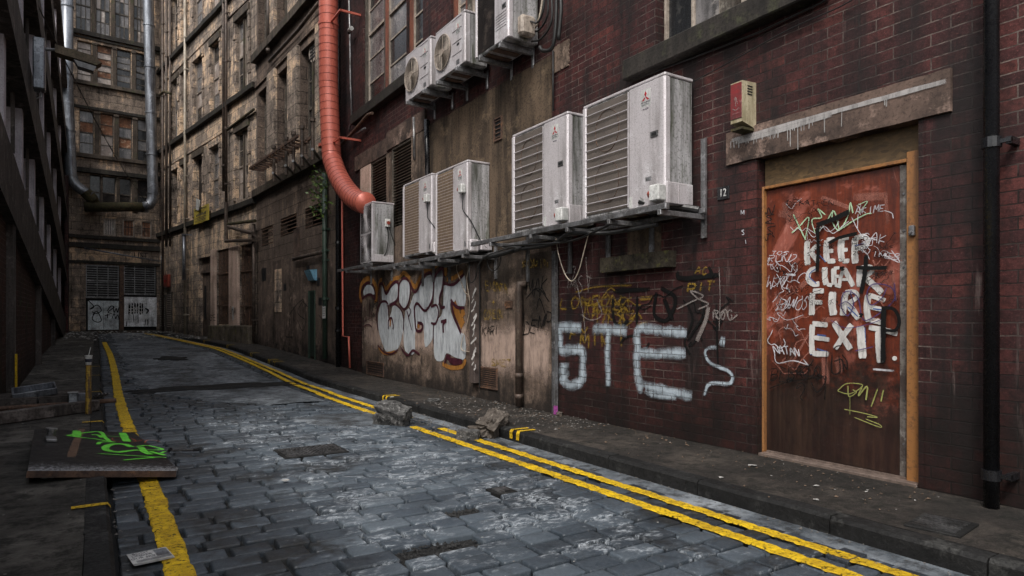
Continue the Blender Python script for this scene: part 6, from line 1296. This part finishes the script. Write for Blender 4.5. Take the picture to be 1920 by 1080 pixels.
# yellow banner
a, b, c, d = WC.rect(363, 387, 391, 417, .2); t = wroot('banner', WC, 'torn yellow banner tied below a boarded window', 'banner', a, .18, c); L = b - a; H = d - c
m = MB(); n = 8; pr = None
for i in range(n + 1):
    u = i / n; y = .03 * math.sin(u * 9); q_ = (m.vert((u * L, y, .0 - .0 * u)), m.vert((u * L, y, H)))
    if pr: m.face((pr[0], q_[0], q_[1], pr[1]))
    pr = q_
bn = m.build('cloth', grunge('yellow_vinyl', (.46, .36, .05), (.24, .18, .04), None, 4, .4, .6), t)
m = MB()
for i in range(9): m.box(L * (.12 + i * .075), L * (.12 + i * .075) + L * .045, .042, .046, H * (.42 + .02 * (i % 2)), H * (.60 - .03 * (i % 3)))
m.build('bold_print', M['ink'], bn)
m = MB()
for i, wd in enumerate((.7, .5, .8)): m.box(L * (.5 - wd / 2), L * (.5 + wd / 2), .042, .045, H * (.12 + .09 * i), H * (.12 + .09 * i) + H * .035)
m.box(L * .1, L * .9, .042, .045, H * .82, H * .87); m.build('small_print', M['ink'], bn)
m = MB(); m.prism([(L * .55, .06, H * .75), (L * .75, .06, H * .9), (L * .72, .06, H * 1.6), (L * .45, .06, H * 1.35)], (0, .01, 0)); m.build('loose_sheet', M['white'], t)
# wall lamp on the car park
q = WE.l(62, 120, .1); t = wroot('street_lamp', WE, 'grubby street lamp reaching out from the car park wall', 'street lamp', q[0], 0, q[2])
m = MB(); m.box(-.14, .14, .10, .28, -.45, .45, .02); m.build('control_box', M['zinc'], t)
m = MB(); m.tube([(0, .28, .3), (0, .45, .32)], .03, 8); m.tube([(0, .2, -.45), (0, .22, -.55), (0, .15, -.6)], .012, 6); m.build('arm', M['steel'], t)
m = MB(); m.prism([(-.12, .42, .24), (-.12, 1.05, .14), (-.12, 1.12, .20), (-.12, 1.0, .30), (-.12, .42, .38)], (.24, 0, 0)); m.build('lamp_head', grunge('mossy_lamp_housing', (.17,.13,.09), (.06,.05,.035), (.2,.18,.1), 5, .3, .7, bump=.4), t, fix=True)
m = MB(); m.prism([(-.1, .7, .18), (-.1, 1.04, .12), (-.1, 1.0, .03), (-.1, .76, .07)], (.2, 0, 0)); m.build('lens', M['glass_gr'], t, fix=True)
m = MB(); c = [WE.w(2, 0, 0)]; 
p0, p1 = C0 + ray(66, 0) * 12.5, C0 + ray(280, 385) * 25.5; P = [p0.lerp(p1, i / 12) - Vector((0, 0, .35 * math.sin(PI * i / 12))) for i in range(13)]
m.tube([p - P[0] for p in P], .012, 5); o = m.build('overhead_cable', M['cable']); o.location = P[0]; tag(o, 'thin black cable strung across the far end of the alley', 'cable')

# ================================================================== THINGS ON THE GROUND
def gloc(px, py, dz=0.): return G(px, py, dz)
def gempty(name, p, rz_, label, cat, group=None): return empty(name, p, rz_, label, cat, group)
# the old door lying across the kerb
cA, cB, cC, cD_ = G(48, 888, .08), G(334, 893, -.07), G(322, 817, -.07), G(96, 800, .08)
ctr = (cA + cB + cC + cD_) / 4; ux = (cB - cA); ang = math.atan2(ux.y, ux.x); wd = ux.length; dp = ((cD_ - cA).length + (cC - cB).length) / 2
t = gempty('discarded_door', (ctr.x - .12, ctr.y + .02, ctr.z + .0), ang, 'old black door with green graffiti lying flat across the kerb', 'door')
t.rotation_euler = (0, R(8.), ang)
def loc(px, py):      # picture point to the door's own plane
    Mi = (Matrix.Translation(t.location) @ t.rotation_euler.to_matrix().to_4x4()).inverted(); o_ = Mi @ C0; r_ = Mi.to_3x3() @ ray(px, py); k_ = (.027 - o_.z) / r_.z; q = o_ + r_ * k_; return (q.x, q.y)
N = NB('peeling_black_paint'); o = N.obj(); y_ = N.sep(o)[1]; n2 = N.noise(7, o, 6, .8); n3 = N.noise(38, o, 5, .8); n1 = N.noise(2, o, 5, .7)
c = N.mix(N.ramp(n1, (.4, 0), (.65, 1)), (.003, .003, .004), (.010, .009, .009)); fr_ = N.math('ADD', n3, N.math('MULTIPLY', N.math('SUBTRACT', -.75, y_), .45))
c = N.mix(N.ramp(fr_, (.585, 0), (.61, .85)), c, (.34, .35, .37)); c = N.mix(N.ramp(n2, (.62, 0), (.68, .6)), c, (.06, .036, .028))
M['peel'] = N.done(c, N.ramp(n2, (.3, .3), (.7, .6)), 0, N.bump(n3, .5, .005), spec=.25)
hw, hd = wd / 2, dp / 2
m = MB(); m.prism([(-hw, -hd, -.02), (hw - .02, -hd + .0, -.02), (hw + .01, -hd + .12, -.02), (hw - .03, hd, -.02), (-hw + .08, hd, -.02)], (0, 0, .045)); lf_ = m.build('door_leaf', M['peel'], t, fix=True)
m = MB(); m.box(-hw - .004, hw - .022, -hd - .004, -hd - .001, -.021, .024); m.build('worn_edge', M['rust'], t)
pl = lambda pts: [loc(x, y) for x, y in cr(40, 780, 6, pts)]
gmp = lambda p, o_: (p[0], p[1], o_)
dw = 5.0 / FPX
ribbons('green_graffiti', [(pl(p), w * dw / 6 * 1.5) for p, w in [([(590,170),(625,175),(620,235)],70), ([(520,222),(600,205),(700,190),(880,178),(940,240),(1000,290)],36), ([(520,222),(650,240),(800,255),(950,280),(1060,295)],26), ([(790,212),(860,215),(910,245)],36), ([(820,215),(1000,228),(1200,236)],14), ([(1140,190),(1160,240),(1190,290)],70), ([(860,320),(900,295),(1050,295)],34), ([(1240,350),(1150,318),(1020,320),(950,350),(960,385),(1080,408),(1200,395),(1310,382)],60), ([(1290,345),(1420,335),(1560,365),(1580,380),(1480,385),(1340,378)],30), ([(1340,350),(1380,400),(1450,435)],60), ([(860,425),(1200,445),(1440,460),(1640,470)],24), ([(1150,500),(1300,485),(1500,470)],30), ([(1450,400),(1530,425),(1620,445)],40), ([(1620,400),(1560,425)],26)]], M['sp_green'], t, gmp, .0275, label='bright green letters')
ribbons('orange_graffiti', [(pl(p), w * dw / 6) for p, w in [([(1110,245),(1020,250),(1050,280),(1120,285)],14), ([(1180,265),(1230,250),(1290,280),(1220,290),(1180,268)],14), ([(1300,285),(1380,265),(1440,270)],12), ([(1380,300),(1430,270),(1570,285)],12)]], M['sp_red'], t, gmp, .0262, label='thin orange scribble')
ribbons('brown_smear', [(pl([(690,135),(620,290),(560,460)]), .06)], spray('brown_smear_paint', (.20, .12, .08), .7), t, gmp, .0256)
q = loc(95, 825); m = MB(); m.box(q[0] - .04, q[0] + .04, q[1] - .12, q[1] + .10, .0251, .05, .006); m.tube([(q[0], q[1] + .1, .04), (q[0], q[1] + .1, .10)], .03, 12); m.tube([(q[0], q[1] + .1, .10), (q[0], q[1] + .1, .115)], .045, 14); m.build('lock_and_knob', M['steel'], t)
# timber / metal pile on the left pavement
t = gempty('kerb_plank', G(95, 782, .0), math.atan2((G(190,772)-G(0,800)).y, (G(190,772)-G(0,800)).x), 'heavy grey beam lying across the left pavement', 'beam')
Lb = (G(190, 772) - G(0, 800)).length / 2; m = MB(); m.box(-Lb - .1, Lb - .0, -.05, .06, .0, .13, .01); m.build('beam', M['concrete_dk'], t)
pc_ = G(75, 775, .0); t = gempty('deck_stack', (pc_.x - .0, pc_.y + .55, pc_.z), .05, 'low stack of ribbed metal decking on a rusty pipe', 'decking')
m = MB()
for x0, x1 in ((-.62, -.06), (-.04, .45)):
    m.box(x0, x1, -.35, .45, .13, .15)
    for i in range(9): y = -.35 + .8 * i / 9; m.box(x0, x1, y + .01, y + .055, .15, .165)
    m.box(x0, x1, -.365, -.35, .085, .15); m.box(x0, x1, -.36, .44, .122, .129)
m.build('ribbed_deck', M['concrete_dk'], t); m = MB(); m.tube([(-.8, -.38, .06), (.75, -.34, .075)], .028, 10); m.build('rusty_pipe', M['rust'], t); m = MB(); m.box(-.5, .6, -.2, .3, 0.0, .084); m.build('packing', M['cable'], t)
t2 = gempty('metal_tray', (pc_.x - .08, pc_.y + .50, pc_.z + .19), .12, 'open metal tray tilted on top of the decking stack', 'tray'); t2.rotation_euler = (R(10), R(-7), .1)
m = MB(); m.box(-.22, .22, -.15, .15, -.01, 0)
for a, b, c, d in ((-.22, .22, -.16, -.14), (-.22, .22, .14, .16), (-.22, -.2, -.14, .14), (.2, .22, -.14, .14)): m.box(a, b, c, d, 0.001, .07, .003)
m.build('tray', M['zinc'], t2)
t3 = gempty('metal_box', (pc_.x + .36, pc_.y + .16, pc_.z + .085), .05, 'small dull metal box beside the decking stack', 'box'); m = MB(); m.box(-.09, .0, -.06, .06, 0, .12, .006); m.box(.005, .085, -.06, .06, 0, .11, .006); m.build('box', M['zinc'], t3); m = MB(); m.box(-.1, .01, -.07, .07, .121, .13, .003); m.build('lid', M['steel'], t3)
for i in range(4):
    t4 = gempty('metal_rod', (pc_.x + .50 + i * .035, pc_.y + .28, pc_.z + .12), .3, ['steel rod resting nearest the metal box', 'steel rod second from the metal box', 'steel rod third from the metal box', 'steel rod resting nearest the yellow post'][i], 'rod', 'rods beside the decking'); t4.rotation_euler = (R(-18), 0, .45); m = MB(); m.box(-.008, .008, -.2, .2, -.008, .008); m.build('rod', M['steel'], t4)
# yellow post with a cup on top
p = G(166, 776); zt = WD.z(160, 600) if False else None
dep = (p - C0).dot(FW); hh = (775 - 684) / FPX * dep
t = gempty('bollard', (p.x, p.y, p.z), 0, 'leaning yellow post with worn rusty paint and a cup on top', 'bollard'); m = MB(); m.tube([(0, 0, 0), (.0, 0, hh)], .030, 16); m.build('post', grunge('worn_yellow_post', (.38, .24, .03), (.05, .03, .02), (.10, .05, .03), 9, .6, .6, lo=.46, hi=.54, bump=.3), t); m = MB(); m.tube([(0, 0, hh), (0, 0, hh + .006)], .032, 16); m.build('cap', M['rust'], t)
t = gempty('paper_cup', (p.x, p.y, p.z + hh + .007), 0, 'white drink cup with straw standing on the yellow post', 'cup'); m = MB(); m.tube([(0, 0, 0), (0, 0, .10)], .03, 18, True, rs=[.028, .038]); m.build('cup', M['white'], t); m = MB(); m.tube([(0, 0, .10), (0, 0, .108)], .041, 18); m.build('cup_lid', M['white'], t); m = MB(); m.tube([(0, 0, .1), (.02, 0, .2)], .004, 6); m.build('straw', M['white'], t); m = MB(); m.tube([(0, -.0, .03), (0, 0, .07)], .0, 18, False, rs=[.0322, .0362]); m.build('printed_band', M['ink'], t)
# newspaper
p = G(283, 1046, -.09); dirp = (G(322, 1036, -.09) - G(245, 1052, -.09)); t = gempty('newspaper', (p.x, p.y, p.z - .1 + .03 + .085), math.atan2(dirp.y, dirp.x), 'folded newspaper lying on the left yellow line', 'newspaper'); t.location.z = rz(p.y) + .016; t.scale = (.68, .75, 1)
w2 = .13; h2 = .12; m = MB()
for i in range(3):
    m.box(-w2 - .004 * i, w2 - .006 * i, -h2, h2 - .01 * i, .004 * i, .004 * i + .003)
m.build('folded_sheets', grunge('newsprint', (.50, .50, .49), (.3, .3, .3), None, 8, .1, .8, bump=.1), t)
for i, s_ in enumerate(('BOOT', 'UNDER', 'OUR SKY')): text('headline', s_, .052, M['ink'], t, (-.055, .07 - i * .05, .0118), (0, 0, 0), .0003, .75)
m = MB(); m.box(.03, .115, -.06, .08, .0112, .0118); m.build('photograph', M['zinc'], t); m = MB()
for i in range(4): m.box(-.11, .115, -.075 - i * .011, -.071 - i * .011, .0112, .0117)
m.build('newsprint_lines', M['ink'], t)
# manhole covers and drain
def manhole(px, py, w, d, label, mat='rust', kind=0, rot=0.):
    p = G(px, py, -.1); t = gempty('manhole_cover', (p.x, p.y, rz(p.y) + .003), rot, label, 'manhole cover'); m = MB(); f = .03
    m.box(-w/2, w/2, -d/2, d/2, -.03, .010, .003); m.build('frame', M['kerb'], t); m = MB()
    m.box(-w/2 + f, w/2 - f, -d/2 + f, d/2 - f, .0101, .0115)
    if kind == 0:
        for j in range(6):
            r = .035 + j * .035; n = max(6, int(r * 2 * PI / .036))
            for i in range(n):
                a = 2 * PI * i / n; x, y = math.cos(a) * r * w / d * .95, math.sin(a) * r * .95
                if abs(x) < w/2 - f - .01 and abs(y) < d/2 - f - .01: m.box(x - .010, x + .010, y - .008, y + .008, .0115, .020, .002)
    else:
        for i in range(7):
            for j in range(6): x = -w/2 + f + .012 + (w - 2*f - .024) * i / 6; y = -d/2 + f + .01 + (d - 2*f - .02) * j / 5; m.box(x - .008, x + .008, y - .007, y + .007, .0115, .018, .002)
    m.build('plate', M['manhole'], t)
M['manhole'] = grunge('worn_cast_iron', (.085, .085, .088), (.03, .03, .03), (.15, .15, .15), 8, 0, .45, .5, bump=.4)
manhole(583, 847, .56, .44, 'rectangular iron cover with ringed studs set in the setts'); manhole(940, 922, .16, .17, 'small studded iron cover among the setts near the double lines', kind=1)
p = G(1765, 985); t = gempty('pavement_cover', (p.x, p.y, .0), R(8), 'dark ribbed iron cover in the broken right pavement', 'manhole cover'); m = MB(); m.box(-.16, .16, -.13, .13, -.02, .008, .003); m.build('frame', M['kerb'], t); m = MB()
for i in range(7): m.box(-.13 + i * .038, -.108 + i * .038, -.1, .1, .0081, .014)
m.build('ribs', M['manhole'], t)
# rubble
def rock(name, p, size, seed, label, cat, mat, rot=0., tilt=(0, 0), group=None, sub=9, rough=.22):
    m = MB(); sx, sy, sz = size; V = {}
    def vv(a, b, c):
        k_ = (round(a, 4), round(b, 4), round(c, 4))
        if k_ not in V:
            q = Vector((a, b, c)); e = 1 + rough * noise.noise(q * 1.3 + Vector((seed, 0, 0))) + rough * .5 * noise.noise(q * 4 + Vector((0, seed, 0))); L = max(abs(a), abs(b), abs(c)); rd = q.normalized() * 1.15; q = q.lerp(rd, .12) * e
            V[k_] = m.vert((q.x * sx / 2, q.y * sy / 2, q.z * sz / 2 + sz / 2 * .9))
        return V[k_]
    n = sub
    for ax in range(3):
        for sgn in (-1, 1):
            for i in range(n):
                for j in range(n):
                    q = []
                    for di, dj in ((0, 0), (1, 0), (1, 1), (0, 1)):
                        c = [0, 0, 0]; c[ax] = sgn; c[(ax+1) % 3] = -1 + 2 * (i + di) / n; c[(ax+2) % 3] = -1 + 2 * (j + dj) / n; q.append(vv(*c))
                    m.face(q if sgn > 0 else q[::-1])
    o = m.build(name, mat); o.location = p; o.rotation_euler = (tilt[0], tilt[1], rot); return tag(o, label, cat, group)
M['rubble'] = grunge('broken_concrete', (.10, .098, .095), (.02, .02, .02), (.25, .245, .24), 14, 0, .85, bump=1., bd=.02, fine=70)
M['rubble_br'] = grunge('broken_brown_stone', (.10, .085, .072), (.04, .033, .028), (.17, .15, .13), 9, 0, .85, bump=1., bd=.02)
p = G(735, 795, -.1); rock('concrete_chunk', (p.x, p.y, p.z + .01), (.37, .22, .24), 1.3, 'largest broken concrete chunk tipped on the double yellow lines', 'rubble', M['rubble'], R(-48), (R(22), R(16)), 'broken masonry by the kerb', 12, .2)
p = G(878, 824, -.1); rock('concrete_chunk', (p.x, p.y, p.z + .0), (.22, .14, .10), 4.2, 'brick shaped concrete block sitting on the yellow lines', 'rubble', M['rubble'], R(-38), (0, 0), 'broken masonry by the kerb', 8, .12)
p = G(925, 806, -.05); rock('concrete_chunk', (p.x, p.y, p.z - .03), (.34, .2, .2), 7.7, 'ragged brown stone lump leaning on the right kerb', 'rubble', M['rubble_br'], R(28), (R(12), R(-22)), 'broken masonry by the kerb', 10, .4)
p = G(898, 815, -.1); rock('concrete_chunk', (p.x, p.y, p.z), (.22, .12, .09), 9.1, 'low broken slab between the block and the kerb', 'rubble', M['rubble_br'], R(-20), (0, 0), 'broken masonry by the kerb', 8, .4)
for i, (px, py, s) in enumerate(((813, 752, .10), (1065, 772, .13), (1050, 778, .09), (1075, 765, .08))):
    p = G(px, py); rock('stone_fragment', (p.x, p.y, p.z - .005), (s * 1.5, s * .7, s * .4), 11 + i, ['pale stone fragment alone on the right pavement', 'long stone fragment at the foot of the steel channel', 'small fragment left of the steel channel fragments', 'flat fragment resting against the wall by the channel'][i], 'rubble', M['rubble_br' if i else 'rubble'], rnd.uniform(0, 3), (0, 0), 'stone fragments on the right pavement', 7, .4)
p = G(345, 850, -.1); t = gempty('broken_hinge', (p.x, p.y, rz(p.y) + .02), R(-28), 'bent dark metal bar lying on the setts beside the door', 'metal bar'); m = MB(); m.box(-.14, .14, -.012, .012, 0, .012, .002); m.tube([(-.13, 0, .008), (-.1, 0, .02)], .016, 8); m.tube([(.08, 0, .008), (.14, .0, .016)], .014, 8); m.build('bar', M['blackpipe'], t)
# loose grit and litter nobody could count
def litter(name, label, n, area, smin, smax, mat, seed, flatk=.15, kind='stuff', cat='debris'):
    rr = random.Random(seed); m = MB()
    for _ in range(n):
        x, y, z = area(rr); s = rr.uniform(smin, smax) * (1 if rr.random() < .8 else 1.7); k_ = 5; a0 = rr.random() * 6; pts = [(x + math.cos(a0 + 2*PI*i/k_) * s * rr.uniform(.5, 1.3), y + math.sin(a0 + 2*PI*i/k_) * s * rr.uniform(.4, 1.), z + rr.uniform(.002, .004) ) for i in range(k_)]
        ti = (x, y, z + s * flatk + .004); a = [m.vert(p) for p in pts]; b = m.vert(ti)
        for i in range(k_): m.face((a[i], a[(i+1) % k_], b))
    return tag(m.build(name, mat), label, cat, kind=kind)
def ar_pave(rr): y = 2 + 28 * rr.random() ** 1.3; w = xwall(y) - xkerb(y); x = xwall(y) - w * min(.97, abs(rr.gauss(0, .38))); return x, y, gz(y)
def ar_rub(rr): y = rr.uniform(5.2, 8.3); x = xwall(y) - 1.0 * rr.random() ** 1.4; return x, y, gz(y)
def ar_gut(rr): y = 1.5 + 28 * rr.random(); x = xkerb(y) - abs(rr.gauss(0, .05)) - .01; return x, y, rz(y) - .004
def ar_gutl(rr): y = 1.5 + 24 * rr.random(); x = XKL + .02 + abs(rr.gauss(0, .035)); return x, y, rz(y)
def ar_road(rr): y = 1.4 + 27 * rr.random() ** 1.5; x = rr.uniform(XKL + .05, xkerb(y) - .25); return x, y, rz(y) + (.012 if y > 10 else .0)
def ar_mid(rr): y = rr.uniform(6.1, 8.4); x = xkerb(y) - abs(rr.gauss(0, .3)); return x, y, rz(y) + .005
def ar_end(rr): y = rr.uniform(24, 30.8); x = rr.uniform(-.9, xwall(y) - .05); return x, y, gz(y) + .01
def ar_left(rr): y = 2 + 24 * rr.random() ** 1.3; return rr.uniform(-1, XKL - .15), y, gz(y)
M['lit_pale'] = flat('pale_litter', (.42, .41, .39), .8); M['lit_grey'] = flat('grey_grit', (.16, .15, .14), .9); M['lit_brown'] = flat('brown_grit', (.12, .085, .06), .9)
litter('grit', 'pale grit scattered over the ground', 420, ar_road, .002, .006, M['lit_grey'], 1)
litter('grit', 'brown grit along the foot of the right wall', 900, ar_pave, .004, .012, M['lit_brown'], 2, .5)
litter('grit', 'grey crumbs of stone by the steel channel', 420, ar_rub, .003, .014, M['lit_grey'], 3, .6)
litter('grit', 'grit gathered in the right gutter', 700, ar_gut, .003, .010, M['lit_grey'], 4, .4)
litter('grit', 'grit gathered in the left gutter', 300, ar_gutl, .003, .010, M['lit_grey'], 5, .4)
litter('grit', 'crumbs round the broken concrete', 500, ar_mid, .003, .012, M['lit_grey'], 6, .5)
litter('litter', 'rubbish strewn at the far end of the alley', 420, ar_end, .015, .05, M['lit_pale'], 7, .3, cat='litter')
litter('litter', 'tiny pale scraps on both pavements', 130, ar_pave, .003, .010, M['lit_pale'], 8, .1, cat='litter')
litter('litter', 'tiny scraps on the left pavement', 120, ar_left, .003, .009, M['lit_pale'], 9, .1, cat='litter')
litter('litter', 'tiny pale scraps on the setts', 90, ar_road, .004, .010, M['lit_pale'], 10, .1, cat='litter')
sc_ = [(1412, 874, .035, 'larger torn white scrap on the pavement before the red door'), (1352, 896, .024, 'white scrap near the kerb left of the door'), (1530, 912, .025, 'curled scrap in the middle of the pavement below the door'), (1358, 938, .03, 'crumpled white paper in the right gutter'), (1530, 938, .02, 'small flat white ticket near the kerb'), (838, 756, .03, 'white scrap left of the steel channel rubble'), (735, 745, .035, 'pale scrap beside the kerb ticks'), (535, 905, .03, 'yellowed scrap on the dark setts'), (300, 735, .04, 'flat pale scrap beyond the lying door'), (318, 660, .06, 'pale rag near the far double lines'), (152, 634, .09, 'bluish plastic bag at the far left kerb'), (392, 636, .12, 'pale blue sheet by the far right kerb'), (88, 898, .05, 'crumpled silver foil under the lying door')]
for px, py, s, lb in sc_:
    p = G(px, py, -.0); on = p.x > xkerb(p.y) + .02 or p.x < XKL
    if not on: p = G(px, py, -.1); z = rz(p.y) + .012
    else: z = gz(p.y)
    m = MB(); n = 7; c = m.vert((0, 0, s * .3)); a = [m.vert((math.cos(2*PI*i/n) * s * rnd.uniform(.5, 1.2), math.sin(2*PI*i/n) * s * rnd.uniform(.5, 1.1), .003 + rnd.uniform(0, .25) * s)) for i in range(n)]
    for i in range(n): m.face((a[i], a[(i+1) % n], c))
    o = m.build('paper_scrap', M['lit_pale'] if px not in (152, 392) else M['zinc']); o.location = (p.x, p.y, z); tag(o, lb, 'litter', 'paper scraps on the ground')
def ar_hole(rr):
    hx, hy, hr, hq = rr.choice(((1.5, 3.1, .28, .15), (1.95, 3.6, .22, .12))); a = rr.random() * 6.28; q = rr.random() ** .5
    return hx + math.cos(a) * q * hr, hy + math.sin(a) * q * hq, rz(hy) - .026
litter('grit', 'black grit filling the gaps where setts are missing', 900, ar_hole, .003, .009, flat('black_grit', (.03, .03, .03), .8), 21, .7)
